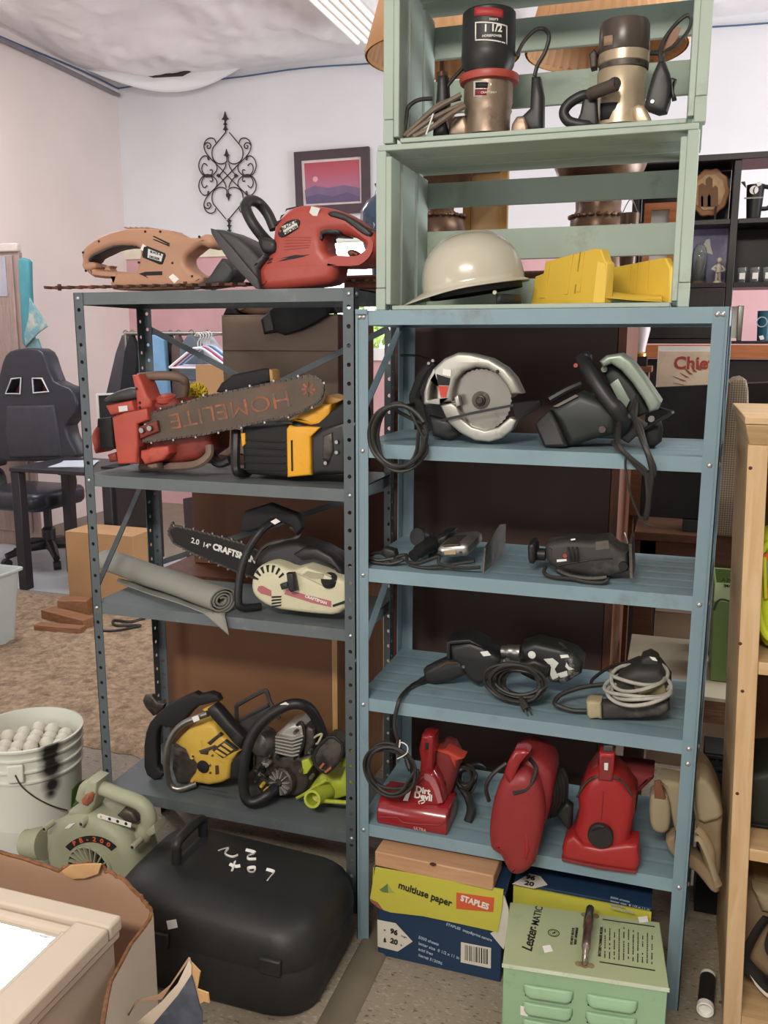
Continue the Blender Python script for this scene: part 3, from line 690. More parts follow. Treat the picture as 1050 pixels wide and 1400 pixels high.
pf('side_housing', D, [(724, 548), (800, 490), (960, 440), (968, 800), (800, 795), (730, 806)], 0.134, 0.30, 0.010, m_blk, t)
pf('side_cover', D, [(800, 540), (870, 510), (880, 640), (850, 720), (800, 700)], 0.128, 0.15, 0.008, m_dkmetal, t, 1)
for x, y in ((830, 722), (905, 650), (905, 580)): disc('bolt', D, x, y, 0.13, 0.005, 0.006, m_steel, t, n=8)
disc('fuel_cap', D, 656, 495, 0.165, 0.023, 0.018, m_blk, t, axis=(0, -0.15, 1))
pf('top_cover', D, [(560, 432), (640, 390), (800, 325), (862, 320), (850, 400), (790, 472), (720, 468), (600, 436)], 0.15, 0.25, 0.010, m_yel, t)
pf('cover_flap', D, [(800, 318), (825, 262), (945, 290), (900, 315), (850, 322)], 0.17, 0.26, 0.004, mat('tan_plastic', '#b58a52', 0.5), t)
pf('hand_guard', D, [(72, 235), (110, 172), (190, 116), (400, 74), (440, 78), (448, 165), (300, 215), (120, 245)], 0.20, 0.23, 0.008, m_blkm, t, 1)
pf('guard_end', D, [(438, 80), (462, 88), (466, 165), (446, 168)], 0.195, 0.24, 0.003, mat('tan_plastic', '#b58a52', 0.5), t)
tb('rear_handle', D, [(50, 540, 0.20), (45, 620, 0.18), (65, 700, 0.17), (115, 722, 0.17), (175, 700, 0.17)], 0.012, m_blk, t, 8)
tb('front_handle', D, [(215, 500, 0.16), (212, 620, 0.145), (212, 740, 0.14), (232, 786, 0.145), (300, 780, 0.2)], 0.0125, m_blk, t, 8)
pf('chain_brake', D, [(245, 520), (275, 515), (278, 590), (255, 615)], 0.145, 0.16, 0.003, m_yel, t)
pf('dark_bar', D, [(480, 438), (600, 445), (600, 460), (490, 452)], 0.14, 0.16, 0.003, m_dkmetal, t)
settle(t, LZ[1]+0.0005)

# ---- rolled grey mat
E_ = Crop(220, 690, 270/1050)
m_mat = mat('grey_felt', '#878880', 0.9, var=0.05, scale=5, bump=0.05, bscale=120)
p1 = E_.p(328, 540, 0.105); R0 = 0.040
zc = LZ[2]+R0*0.83+0.006
p0 = px(146, 788, 0.34); p0.z = zc+0.008; p1.z = zc
ax = (p1-p0).normalized(); sd = ax.cross(Vector((0, 0, 1))).normalized()
prof = []; N = 90
for i in range(N+1):
    a = 2*PI*3.6*i/N; rr = 0.008+(R0-0.008)*(i/N)
    prof.append((rr*math.cos(a+0.9)*1.12, rr*math.sin(a+0.9)*0.85))
prof = [(x, max(y, -R0*0.80)) for x, y in prof]
lx, ly = prof[-1]
b = MB(); th = 0.0042
out_, inn = [], []
for i, (x, y) in enumerate(prof):
    q = prof[min(i+1, N)]; pq = prof[max(i-1, 0)]; d = Vector((q[0]-pq[0], q[1]-pq[1]))
    d = d.normalized() if d.length > 1e-9 else Vector((1, 0)); out_.append((x-d.y*th/2, y+d.x*th/2)); inn.append((x+d.y*th/2, y-d.x*th/2))
loop = out_+inn[::-1]
L = (p1-p0).length
rings = []
for s in range(8):
    o = p0+ax*(L*s/7); wob = 0.0015*math.sin(s*1.7)
    rings.append([o+sd*x+Vector((0, 0, 1))*(y+wob) for x, y in loop])
b.rings(rings, True, False, False)
for ring, flip in ((rings[0], 1), (rings[-1], 0)):
    n = len(out_); base = len(b.v)
    for p in ring: b.av(p)
    for i in range(n-1): b.f.append([base+i, base+i+1, base+2*n-2-i, base+2*n-1-i])
rt = thing('rolled_mat', 'rolled up grey felt mat lying on third grey shelf', 'mat', (p0+p1)/2-Vector((0, 0, R0)))
obj('roll', b, m_mat, rt, fix=True)
def flap(u, v):      # loose end of the mat, lying on the shelf and drooping over its lip
    s = p0.lerp(p1, 0.12+0.90*u); d = v*(0.03+0.026*u+0.008*math.sin(7*u))
    q = s+Vector((0.35*d, -d*0.9, 0)); z = LZ[2]+0.003+0.004*abs(math.sin(9*u))*(1-v)
    over = LY-0.004-q.y
    if over > 0: q.y = LY-0.004-over*0.25; z -= over*1.1+0.0
    return Vector((q.x, q.y, z))
obj('loose_end', MB().grid(flap, 24, 10), m_mat, rt, solid=0.004)
# ---- white chainsaw with black bar
m_cream2 = mat('cream_plastic', '#c9c5a8', 0.42, var=0.05, scale=8, dirt=('#8d886f', 0.08, 16))
m_pinkst = mat('faded_pink_stripe', '#a9636a', 0.5, var=0.08)
t = thing('chainsaw', 'cream white chainsaw with black bar on third grey shelf', 'chainsaw', E_.p(700, 610, 0.18), 'chainsaws on the grey shelving')
bo = E_.xz([(48, 190), (55, 162), (85, 150), (250, 190), (430, 242), (560, 300), (560, 440), (410, 385), (170, 285), (70, 232)], 0.215)
gb = obj('guide_bar', MB().puff(bo, 0.213, 0.219, 0), m_blkm, t)
words('2.0', E_, 184, 228, 0.2128, 0.021, -13, m_print, gb, 0.0003); words('14"', E_, 245, 250, 0.2128, 0.019, -13, m_print, gb, 0.0003); words('CRAFTSMAN', E_, 278, 255, 0.2128, 0.024, -13, m_print, gb, 0.0011, 0.95, align='LEFT')
chain_around('chain', bo[:6]+bo[6:], 0.216, t, m_dkmetal)
bb_ = MB()
for i in range(7): q = E_.p(46+6*abs(i-3), 130+i*14, 0.216); bb_.cyl(q-Vector((0, 0.004, 0)), q+Vector((0, 0.004, 0)), 0.004, 6)
obj('nose_sprocket', bb_, m_dkmetal, gb)
pf('rear_body', E_, [(490, 370), (505, 305), (560, 260), (640, 240), (720, 236), (830, 272), (905, 312), (955, 372), (985, 450), (900, 470), (700, 420)], 0.17, 0.27, 0.02, m_blk, t, 1)
pf('top_handle', E_, [(700, 300), (760, 262), (830, 268), (905, 310), (958, 375), (985, 440), (955, 440), (920, 385), (870, 350), (800, 322), (745, 335)], 0.15, 0.20, 0.010, m_blk, t, 1)
pf('starter_housing', E_, [(478, 450), (490, 400), (525, 362), (585, 350), (640, 366), (695, 386), (765, 368), (850, 400), (985, 448), (988, 565), (960, 602), (905, 626), (700, 606), (590, 586), (515, 545), (482, 500)], 0.115, 0.24, 0.014, m_cream2, t, 2)
pf('filter_cover', E_, [(720, 405), (770, 372), (850, 398), (940, 445), (870, 478), (790, 440)], 0.112, 0.20, 0.006, m_cream2, t)
pf('instruction_label', E_, [(750, 408), (780, 388), (865, 408), (860, 430), (800, 428)], 0.1105, 0.114, 0, mat('aged_label', '#a39e84', 0.6), t)
pf('side_stripe', E_, [(655, 510), (668, 488), (905, 548), (905, 580), (800, 556)], 0.1135, 0.12, 0, m_pinkst, t)
pf('side_stripe', E_, [(512, 488), (520, 468), (540, 466), (586, 492), (586, 522), (530, 506)], 0.1135, 0.12, 0, m_pinkst, t, 1)
words('CRAFTSMAN', E_, 825, 540, 0.1128, 0.0105, -13, m_print, t, 0.0004)
for i in range(9):
    a = math.radians(200-i*21); c0 = (575, 455)
    p = [(c0[0]+ra*math.cos(a+da), c0[1]-re*math.sin(a+da)) for ra, re, da in ((62, 62, -0.07), (92, 98, -0.05), (92, 98, 0.09), (62, 62, 0.07))]
    if 20 < 200-i*21 < 175: pf('cooling_slot', E_, p, 0.1137, 0.119, 0, m_blkm, t)
for i in range(4): pf('cooling_slot', E_, [(590, 522+i*17), (642, 520+i*15), (638, 528+i*15), (588, 531+i*17)], 0.1137, 0.119, 0, m_blkm, t)
pf('recoil_grip', E_, [(664, 402), (700, 400), (718, 495), (690, 503), (676, 490)], 0.09, 0.112, 0.005, m_blk, t)
pf('recoil_neck', E_, [(630, 460), (670, 448), (680, 480), (640, 490)], 0.096, 0.118, 0.004, m_blk, t)
disc('fuel_cap', E_, 900, 447, 0.125, 0.021, 0.016, m_blk, t, axis=(0, -0.55, 0.8))
pf('rear_slot', E_, [(912, 568), (978, 545), (980, 560), (915, 580)], 0.1137, 0.12, 0, m_blkm, t)
tb('front_handle', E_, [(640, 110, 0.24), (580, 135, 0.20), (520, 190, 0.17), (455, 300, 0.15), (420, 430, 0.135), (412, 540, 0.125), (432, 580, 0.13), (530, 574, 0.17)], 0.0105, m_blk, t, 10)
pf('hand_guard', E_, [(415, 175), (425, 110), (445, 68), (572, 28), (720, 85), (752, 155), (720, 200), (690, 150), (600, 118), (560, 150), (470, 180)], 0.215, 0.245, 0.007, m_blkm, t, 1)
sticker(E_, [(583, 124), (612, 108), (636, 124), (606, 140)], 0.187, t)
tb('guard_link', E_, [(690, 150, 0.235), (735, 190, 0.235), (700, 215, 0.225), (560, 250, 0.20), (500, 330, 0.19)], 0.006, m_dkmetal, t, 6)
settle(t, LZ[2]+0.0005)

# ---- yellow chainsaw body without a bar
Yc = Crop(180, 950, 170/1050)
m_yel2 = mat('dull_yellow', '#cfaa48', 0.5, var=0.1, scale=10, dirt=('#8d6f3a', 0.15, 15))
t = thing('chainsaw', 'yellow chainsaw body without a bar, silver handle, on the bottom grey shelf', 'chainsaw', Yc.p(500, 900, 0.18), 'chainsaws on the grey shelving')
pf('hand_guard', Yc, [(104, 560), (118, 460), (150, 370), (230, 280), (320, 212), (430, 160), (530, 118), (570, 140), (660, 120), (720, 145), (745, 190), (650, 215), (560, 235), (500, 290), (440, 360), (360, 420), (250, 395), (218, 440), (212, 560), (215, 735), (245, 770), (285, 780), (240, 842), (185, 850), (130, 810), (105, 740)], 0.17, 0.20, 0.008, m_blkm, t, 1)
pf('chain_sprocket_cover', Yc, [(92, 180), (110, 135), (170, 132), (215, 190), (280, 210), (260, 260), (185, 310), (120, 240)], 0.21, 0.23, 0.006, m_dkmetal, t, 1)
tb('front_handle', Yc, [(650, 292, 0.14), (545, 330, 0.135), (430, 385, 0.13), (350, 475, 0.125), (308, 590, 0.12), (302, 760, 0.12), (335, 890, 0.125), (410, 925, 0.13), (545, 880, 0.16)], 0.009, m_steel, t, 10)
sticker(Yc, [(512, 325), (566, 305), (580, 348), (530, 368)], 0.124, t)
pf('handle_grip', Yc, [(630, 265), (690, 225), (740, 270), (830, 380), (950, 510), (920, 610), (860, 560), (760, 440), (660, 330)], 0.12, 0.16, 0.012, m_blk, t, 1)
pf('housing', Yc, [(362, 545), (420, 480), (480, 425), (560, 400), (640, 372), (700, 400), (735, 470), (790, 505), (905, 622), (850, 690), (822, 845), (760, 880), (650, 900), (550, 880), (480, 885), (490, 850), (530, 800), (556, 730), (520, 690), (480, 660), (450, 600)], 0.15, 0.25, 0.012, m_yel2, t)
pf('engine_block', Yc, [(350, 560), (480, 600), (620, 660), (690, 740), (690, 840), (560, 890), (480, 885), (380, 880), (340, 760)], 0.165, 0.27, 0.01, m_dkmetal, t)
disc('clutch_drum', Yc, 610, 735, 0.148, 0.018, 0.004, m_blkm, t, n=20)
disc('boss', Yc, 522, 650, 0.152, 0.0065, 0.007, m_yel2, t, n=14); disc('boss_hole', Yc, 522, 650, 0.1455, 0.0032, 0.001, m_blkm, t, n=10)
for a in ([(640, 540), (740, 460), (760, 475), (665, 560)], [(680, 600), (790, 520), (890, 600), (770, 670)], [(570, 605), (620, 590), (700, 560), (720, 570), (650, 610), (645, 640), (585, 632)]):
    pf('dark_insert', Yc, a, 0.146, 0.16, 0.002, m_dkmetal, t)
for i in range(3): pf('fin', Yc, [(700+i*32, 612-i*28), (720+i*32, 598-i*28), (800+i*30, 650-i*26), (785+i*30, 662-i*26)], 0.144, 0.15, 0.001, m_yel2, t)
pf('top_bracket', Yc, [(600, 260), (740, 196), (745, 270), (720, 250), (640, 290)], 0.17, 0.20, 0.003, m_yel2, t)
pf('bolt_slot', Yc, [(710, 730), (735, 730), (740, 800), (712, 806)], 0.1475, 0.152, 0, m_rust, t)
for x, y in ((670, 722), (672, 785), (690, 640)): disc('bolt', Yc, x, y, 0.150, 0.003, 0.005, m_steel, t, n=8)
pf('rear_grip', Yc, [(830, 720), (870, 660), (925, 640), (930, 850), (850, 860), (822, 840)], 0.14, 0.22, 0.012, m_blkm, t, 1)
obj('pull_cord', MB().tube(sm(Yc.path([(560, 915, 0.1), (680, 935, 0.095), (810, 962, 0.092)]), 4), 0.0012, 5), m_blk, t)
settle(t, LZ[3]+0.0005)

# ---- bare chainsaw engine with black loop handle
G = Crop(310, 940, 180/1050)
t = thing('chainsaw', 'greasy bare chainsaw engine with black loop handle on the bottom grey shelf', 'chainsaw', G.p(420, 950, 0.18), 'chainsaws on the grey shelving')
tb('loop_handle', G, [(770, 450, 0.20), (735, 340, 0.19), (670, 230, 0.17), (590, 185, 0.15), (480, 195, 0.14), (340, 275, 0.13), (225, 400, 0.12), (160, 560, 0.11), (135, 760, 0.105), (150, 920, 0.105), (215, 965, 0.11), (330, 905, 0.13), (390, 845, 0.16)], 0.0145, m_blk, t, 10)
sticker(G, [(425, 188), (470, 168), (497, 186), (448, 210)], 0.128, t)
tb('hand_guard', G, [(90, 420, 0.24), (78, 210, 0.23), (100, 180, 0.23), (290, 78, 0.22), (325, 95, 0.22), (345, 160, 0.22), (420, 300, 0.22)], 0.0062, m_dgrey, t, 6, k=3)
tb('guard_bar', G, [(105, 310, 0.235), (335, 185, 0.222)], 0.005, m_dgrey, t, 6)
pf('guard_plate', G, [(105, 330), (330, 195), (430, 260), (250, 420), (150, 510)], 0.228, 0.236, 0.002, m_dgrey, t)
disc('starter_cup', G, 330, 470, 0.22, 0.040, 0.05, m_steel, t, axis=(-0.2, -1, 0.15), prof=[(0.040, 0), (0.040, 0.03), (0.030, 0.045), (0.012, 0.048)])
pf('cylinder', G, [(385, 430), (480, 350), (560, 330), (610, 370), (620, 480), (560, 620), (460, 610), (390, 560)], 0.17, 0.25, 0.012, m_alu, t, 1)
for i in range(6): pf('cylinder_fin', G, [(385, 440+i*24), (440, 446+i*26), (520, 462+i*26), (612-i*8, 432+i*30), (614-i*8, 444+i*30), (522, 476+i*26), (440, 458+i*26), (388, 452+i*24)], 0.155, 0.175, 0.001, m_alu, t)
pf('crankcase', G, [(215, 560), (320, 560), (600, 600), (680, 560), (700, 680), (640, 880), (560, 930), (420, 900), (270, 920), (210, 800)], 0.185, 0.27, 0.015, m_dkmetal, t)
pf('throttle_link', G, [(595, 640), (650, 620), (678, 680), (640, 740), (610, 745)], 0.15, 0.165, 0.003, mat('lime_plastic', '#a9b33a', 0.5, var=0.08, dirt=('#6d6a33', 0.12, 14)), t, 1)
fly = thing('x', None, None) if False else None
o = disc('flywheel', G, 465, 785, 0.185, 0.0225, 0.02, m_dkmetal, t, axis=(-0.25, -1, 0.1), prof=[(0.038, 0), (0.038, 0.016), (0.034, 0.020), (0.008, 0.020), (0.007, 0.027)], n=24)
b = MB(); c0 = G.p(465, 785, 0.185)+Vector((-0.25, -1, 0.1)).normalized()*0.022; ax_ = Vector((-0.25, -1, 0.1)).normalized(); u_ = ax_.orthogonal().normalized(); w_ = ax_.cross(u_)
for i in range(12):
    a = i*PI/6; d = u_*math.cos(a)+w_*math.sin(a)
    b.beam(c0+d*0.012, c0+d*0.034, 0.003, 0.012, ax_)
obj('flywheel_fin', b, m_alu, o)
pf('air_box', G, [(690, 600), (720, 530), (800, 455), (850, 450), (915, 500), (925, 560), (890, 650), (800, 735), (740, 715), (695, 660)], 0.13, 0.19, 0.006, m_dkmetal, t, 1)
pf('air_box_rim', G, [(680, 600), (715, 525), (800, 440), (855, 440), (925, 500), (935, 565), (895, 660), (800, 750), (735, 725), (685, 665)], 0.128, 0.136, 0.002, m_blk, t, 1, holes=[[(705, 605), (735, 540), (808, 468), (850, 464), (905, 508), (912, 562), (880, 640), (798, 718), (745, 700), (708, 655)]], hk=1)
pf('air_filter', G, [(735, 690), (765, 655), (780, 665), (750, 705)], 0.126, 0.132, 0.001, mat('orange_filter', '#a5603a', 0.6), t); pf('air_filter', G, [(775, 725), (830, 680), (835, 700), (790, 738)], 0.126, 0.132, 0.001, MATS['orange_filter'], t)
tb('fuel_line', G, [(700, 450, 0.17), (730, 430, 0.16), (760, 425, 0.16), (730, 490, 0.16), (715, 500, 0.17)], 0.003, mat('pale_fuel_line', '#b9b590', 0.5), t, 6)
tb('ignition_lead', G, [(560, 350, 0.17), (600, 330, 0.16), (620, 430, 0.16), (600, 540, 0.16), (540, 620, 0.17)], 0.004, m_blk, t, 6)
for x, y, mm in ((565, 390, m_steel), (690, 745, m_steel), (270, 660, m_dkmetal), (350, 640, m_alu), (330, 850, m_yel2), (300, 810, m_yel2), (610, 690, m_steel), (680, 545, m_steel)): disc('bolt', G, x, y, 0.16, 0.005, 0.02, mm, t, n=8)
pf('carburettor', G, [(640, 360), (690, 390), (700, 500), (650, 590), (610, 600), (620, 420)], 0.165, 0.24, 0.008, m_dkmetal, t)
for i in range(14):
    rnd = random.Random(i+40); x, y = rnd.uniform(230, 420), rnd.uniform(580, 880); q = G.p(x, y, 0.175)
    obj('engine_fitting', MB().box(q, (rnd.uniform(0.006, 0.016), 0.02, rnd.uniform(0.005, 0.012)), Matrix.Rotation(rnd.uniform(0, 3), 3, 'Y')), rnd.choice([m_dkmetal, m_dkmetal, m_alu, m_blkm]), t, bevel=0.0015)
settle(t, LZ[3]+0.0005)
# ---- lime green tool housing
m_lime = MATS['lime_plastic']
t = thing('tool_housing', 'lime green plastic tool housing with a round open spout', 'tool housing', G.p(800, 980, 0.2))
c0, c1 = G.p(685, 945, 0.115), G.p(830, 850, 0.24)
ax_ = (c0-c1).normalized(); Ln = (c0-c1).length
obj('spout', MB().lathe(c1, [(0.034, 0), (0.026, Ln*0.5), (0.0205, Ln*0.9), (0.0208, Ln), (0.0165, Ln), (0.015, Ln*0.75), (0.001, Ln*0.7)], 20, axis=ax_, cap1=False), m_lime, t)
obj('spout_rim', MB().lathe(c0, [(0.0205, -0.004), (0.0235, -0.002), (0.0235, 0.003), (0.017, 0.003), (0.017, -0.004)], 20, axis=ax_, cap0=False, cap1=False), m_lime, t)
pf('shell', G, [(640, 880), (700, 800), (760, 745), (800, 760), (900, 800), (985, 560), (990, 760), (985, 920), (870, 955), (760, 950)], 0.20, 0.30, 0.01, m_lime, t, 1)
tb('lower_rib', G, [(740, 960, 0.15), (850, 965, 0.15), (985, 975, 0.15)], 0.0055, m_lime, t, 8)
tb('upper_rib', G, [(560, 935, 0.17), (620, 905, 0.16), (700, 850, 0.16), (800, 790, 0.17)], 0.004, m_lime, t, 6)
pf('nozzle_end', G, [(895, 700), (915, 620), (985, 575), (985, 700)], 0.17, 0.24, 0.01, m_lime, t, 1)
settle(t, LZ[3]+0.0005)
# ------------------------------------------------------------------ tools on the blue shelving and in the crates
def slabmesh(pts, vec, mb=None):
    b = mb or MB(); P = [Vector(p) for p in pts]; n = len(P); v = Vector(vec)
    a = [b.av(p) for p in P]; c = [b.av(p+v) for p in P]
    for i in range(n): b.f.append([a[i], a[(i+1) % n], c[(i+1) % n], c[i]])
    nr = Vector((0, 0, 0))
    for i in range(n): nr += P[i].cross(P[(i+1) % n])
    nr.normalize(); u = nr.orthogonal().normalized(); w = nr.cross(u)
    for t in tessellate_polygon([[Vector((p.dot(u), p.dot(w), 0)) for p in P]]):
        b.f.append([a[k] for k in t]); b.f.append([c[k] for k in t])
    return b
def slab(name, pts, vec, mm, parent, **kw): return obj(name, slabmesh(pts, vec), mm, parent, **kw)
def turned(name, cr, cx, Y, prof, mm, parent, n=28, axis=None, sy=1.0, **kw):
    """turned body from half widths and heights read off the crop"""
    c = cr.p(cx, prof[0][1], Y); P = []
    for hw, y in prof:
        q = cr.p(cx, y, Y); e = cr.p(cx+hw, y, Y); P.append((abs((e-q).x), q.z-c.z))
    return obj(name, MB().lathe(c, P, n, sy=sy), mm, parent, **kw)
def plug(parent, p, d, mm=None, s=1.0):
    d = Vector(d).normalized(); b = MB(); b.tube([p, Vector(p)+d*0.012*s, Vector(p)+d*0.03*s], [0.004*s, 0.0085*s, 0.0095*s], 8)
    o = obj('plug', b, mm or m_cord, parent); u = d.orthogonal().normalized(); q = Vector(p)+d*0.03*s
    b = MB()
    for k in (-1, 1): b.beam(q+u*0.005*k*s, q+u*0.005*k*s+d*0.014*s, 0.002, 0.005)
    obj('prong', b, m_steel, o)
Z2, Z3, Z4, Z5 = RZ[1]+0.0005, RZ[2]+0.0005, RZ[3]+0.0005, RZ[4]+0.0005
ZU = 1.8707+0.010; ZB = 1.531+0.010
# ---- first circular saw, blade side out
S = Crop(490, 480, 250/1050)
t = thing('circular_saw', 'silver circular saw showing its blade on the second blue shelf', 'circular saw', S.p(650, 550, 0.12), 'circular saws on the blue shelving')
pf('blade_guard', S, [(370, 338), (372, 270), (395, 190), (432, 130), (490, 76), (570, 42), (640, 48), (750, 76), (840, 130), (892, 190), (936, 280), (872, 283), (850, 235), (800, 172), (740, 134), (670, 126), (600, 150), (556, 200), (540, 260), (536, 322), (440, 329), (388, 345)], 0.06, 0.125, 0.008, m_alu, t, 0,
   holes=[[(402, 312), (410, 240), (430, 176), (446, 250), (446, 316)]])
pf('guard_liner', S, [(390, 320), (410, 190), (500, 95), (570, 60), (740, 92), (860, 160), (910, 285), (700, 420), (440, 325)], 0.095, 0.122, 0, m_dkmetal, t)
pf('rating_plate', S, [(447, 165), (527, 190), (520, 231), (456, 229)], 0.0585, 0.062, 0, m_blkm, t); pf('warning_plate', S, [(455, 233), (517, 235), (502, 300), (474, 302)], 0.0585, 0.062, 0, mat('red_label', '#c4402f', 0.5, dirt=('#d9c9b8', 0.1, 60)), t)
sticker(S, [(486, 134), (532, 141), (530, 180), (482, 168)], 0.0575, t)
disc('guard_screw', S, 798, 152, 0.0605, 0.004, 0.002, m_blkm, t, n=10)
bc = S.p(703, 315, 0.088); br = (S.p(703+178, 315, 0.088)-bc).x
b = MB(); ring = []; nT = 40
for i in range(nT):
    a = 2*PI*i/nT; ring += [(bc.x+br*math.cos(a), bc.z+br*math.sin(a)), (bc.x+br*0.962*math.cos(a+0.09), bc.z+br*0.962*math.sin(a+0.09))]
b.puff(ring, 0.087, 0.0892, 0); bl = obj('saw_blade', b, mat('blade_steel', '#8f8b83', 0.3, metal=0.9, var=0.1, scale=10, dirt=('#6a5a4a', 0.18, 14)), t)
obj('blade_washer', MB().lathe((bc.x, 0.087, bc.z), [(0.020, 0), (0.020, 0.003), (0.012, 0.004), (0.011, 0.010), (0.006, 0.012)], 16, axis=(0, -1, 0)), m_dkmetal, bl)
obj('arbor_bolt', MB().lathe((bc.x, 0.078, bc.z), [(0.009, 0), (0.009, 0.006), (0.007, 0.008)], 6, axis=(0, -1, 0)), m_dkmetal, bl)
pf('lower_guard', S, [(468, 345), (532, 330), (566, 352), (578, 385), (600, 430), (650, 468), (725, 490), (800, 472), (868, 414), (908, 430), (880, 488), (822, 535), (750, 556), (665, 546), (580, 502), (512, 442)], 0.066, 0.112, 0.005, m_alu, t, 0)
pf('guard_lever', S, [(548, 300), (572, 284), (584, 345), (560, 356)], 0.058, 0.08, 0.003, m_alu, t)
slab('shoe', [S.p(470, 425, 0.055), S.p(640, 385, 0.055), S.p(890, 338, 0.055), S.p(890, 352, 0.055), S.p(640, 400, 0.055), S.p(474, 440, 0.055)], (0, 0.006, 0), m_blk, t)
slab('shoe_arm', [S.p(880, 335, 0.06), S.p(1040, 318, 0.10), S.p(1045, 350, 0.10), S.p(930, 420, 0.06), S.p(900, 420, 0.06)], (0, 0.05, 0), m_blk, t)
pf('motor', S, [(340, 260), (400, 130), (560, 90), (700, 150), (760, 300), (600, 430), (430, 520), (380, 440)], 0.13, 0.24, 0.02, m_blk, t, 1)
tb('handle', S, [(440, 100, 0.17), (385, 160, 0.17), (345, 250, 0.17), (330, 320, 0.17), (400, 400, 0.16), (440, 480, 0.16)], 0.016, m_blkm, t, 8)
pf('motor_foot', S, [(400, 400), (520, 430), (600, 510), (520, 548), (420, 520)], 0.115, 0.2, 0.01, m_blk, t)
tb('edge_guide', S, [(245, 55, 0.22), (330, 58, 0.2), (410, 80, 0.18)], 0.003, m_blk, t, 6)
for x, y in ((404, 102), (428, 87)): disc('screw', S, x, y, 0.15, 0.004, 0.003, m_steel, t, n=8)
obj('cord', MB().tube(sm([S.p(330, 330, 0.18), S.p(280, 345, 0.10), S.p(200, 360, 0.03)]+cordloop(S.p(232, 530, -0.024), 0.056, 0.060, 5, 0.004, 5, yw=0.012, n=14, wob=0.2), 3), 0.0043, 7), m_cord, t)
settle(t, Z2, True)
# ---- second circular saw, motor end out
S2 = Crop(710, 470, 260/1050)
m_grn = mat('grey_green_metal', '#8f9a8e', 0.4, metal=0.4, var=0.08, scale=9, dirt=('#4d524b', 0.14, 14))
m_mot = mat('dark_green_black', '#2c302d', 0.45, var=0.15, scale=12)
t = thing('circular_saw', 'dark circular saw turned motor end out, cord hanging off the second blue shelf', 'circular saw', S2.p(450, 590, 0.15), 'circular saws on the blue shelving')
pf('motor', S2, [(165, 380), (330, 288), (450, 330), (540, 400), (520, 520), (400, 550), (265, 592), (205, 450)], 0.07, 0.19, 0.018, m_mot, t, 0)
slab('motor_cap', [S2.p(80, 462, 0.065), S2.p(165, 378, 0.065), S2.p(205, 452, 0.05), S2.p(268, 590, 0.045), S2.p(135, 592, 0.045)], (0, 0.11, 0), m_blk, t, bevel=0.006)
pf('rating_label', S2, [(185, 365), (310, 298), (325, 308), (215, 366)], 0.0685, 0.072, 0, mat('grey_label', '#6d655f', 0.6), t)
tb('handle', S2, [(345, 100, 0.12), (375, 150, 0.10), (425, 235, 0.08), (490, 330, 0.07), (540, 385, 0.07), (570, 440, 0.08), (540, 500, 0.10)], [0.016, 0.017, 0.0165, 0.0165, 0.018, 0.019, 0.018], m_blk, t, 10)
pf('handle_top', S2, [(303, 90), (372, 60), (392, 80), (395, 120), (355, 150), (315, 140)], 0.105, 0.15, 0.008, m_blk, t, 1)
disc('trigger_lock', S2, 312, 138, 0.104, 0.005, 0.006, m_red, t, n=10)
tb('side_handle', S2, [(165, 328, 0.15), (260, 275, 0.16), (340, 240, 0.17)], 0.0085, m_blk, t, 8)
pf('blade_guard', S2, [(440, 115), (480, 82), (560, 70), (620, 108), (690, 198), (752, 290), (786, 340), (768, 380), (718, 398), (690, 335), (622, 235), (560, 165), (505, 128), (462, 150)], 0.09, 0.20, 0.008, m_grn, t, 1)
pf('gear_case', S2, [(450, 150), (500, 128), (560, 165), (622, 235), (690, 335), (720, 398), (640, 430), (560, 380), (500, 260)], 0.13, 0.19, 0.008, m_mot, t)
pf('inner_plate', S2, [(498, 242), (545, 208), (612, 330), (588, 378), (560, 360)], 0.118, 0.13, 0.002, m_grn, t)
pf('lower_guard', S2, [(690, 520), (700, 480), (740, 450), (780, 440), (792, 500), (785, 560), (740, 595), (705, 590)], 0.11, 0.16, 0.012, m_blkm, t, 1)
tb('shoe_rail', S2, [(690, 490, 0.10), (770, 440, 0.08), (840, 402, 0.07), (835, 392, 0.09), (770, 375, 0.14)], 0.0035, m_blk, t, 6, k=2)
disc('pivot_knob', S2, 728, 432, 0.095, 0.007, 0.012, m_steel, t, n=12); disc('lock_screw', S2, 470, 158, 0.128, 0.007, 0.012, m_grn, t, n=12); disc('brush_cap', S2, 458, 490, 0.07, 0.008, 0.008, m_dkmetal, t, n=12)
pf('shoe', S2, [(420, 540), (560, 470), (640, 440), (700, 480), (600, 570), (560, 545)], 0.10, 0.2, 0.004, m_blk, t)
for i, pts in enumerate(([(650, 310, 0.10), (640, 380, 0.07), (640, 450, 0.04), (680, 560, -0.010), (715, 650, -0.022), (730, 740, -0.02), (715, 860, -0.01), (695, 990, 0.0)],
                         [(640, 330, 0.10), (625, 400, 0.06), (665, 480, 0.03), (700, 600, -0.018), (740, 700, -0.02), (735, 750, -0.015), (690, 735, -0.016), (600, 640, -0.016), (535, 585, -0.010), (520, 560, 0.03)],
                         [(560, 420, 0.09), (545, 570, -0.010), (600, 640, -0.020), (660, 690, -0.016), (700, 740, -0.014), (712, 880, -0.012), (700, 980, -0.004)],
                         [(590, 640, -0.016), (585, 700, -0.014), (610, 840, -0.012), (670, 985, -0.010), (725, 1025, -0.010)])):
    tb('cord', S2, pts, 0.0055 if i < 3 else 0.0025, m_cord, t, 7, k=4)
settle(t, Z2, True)
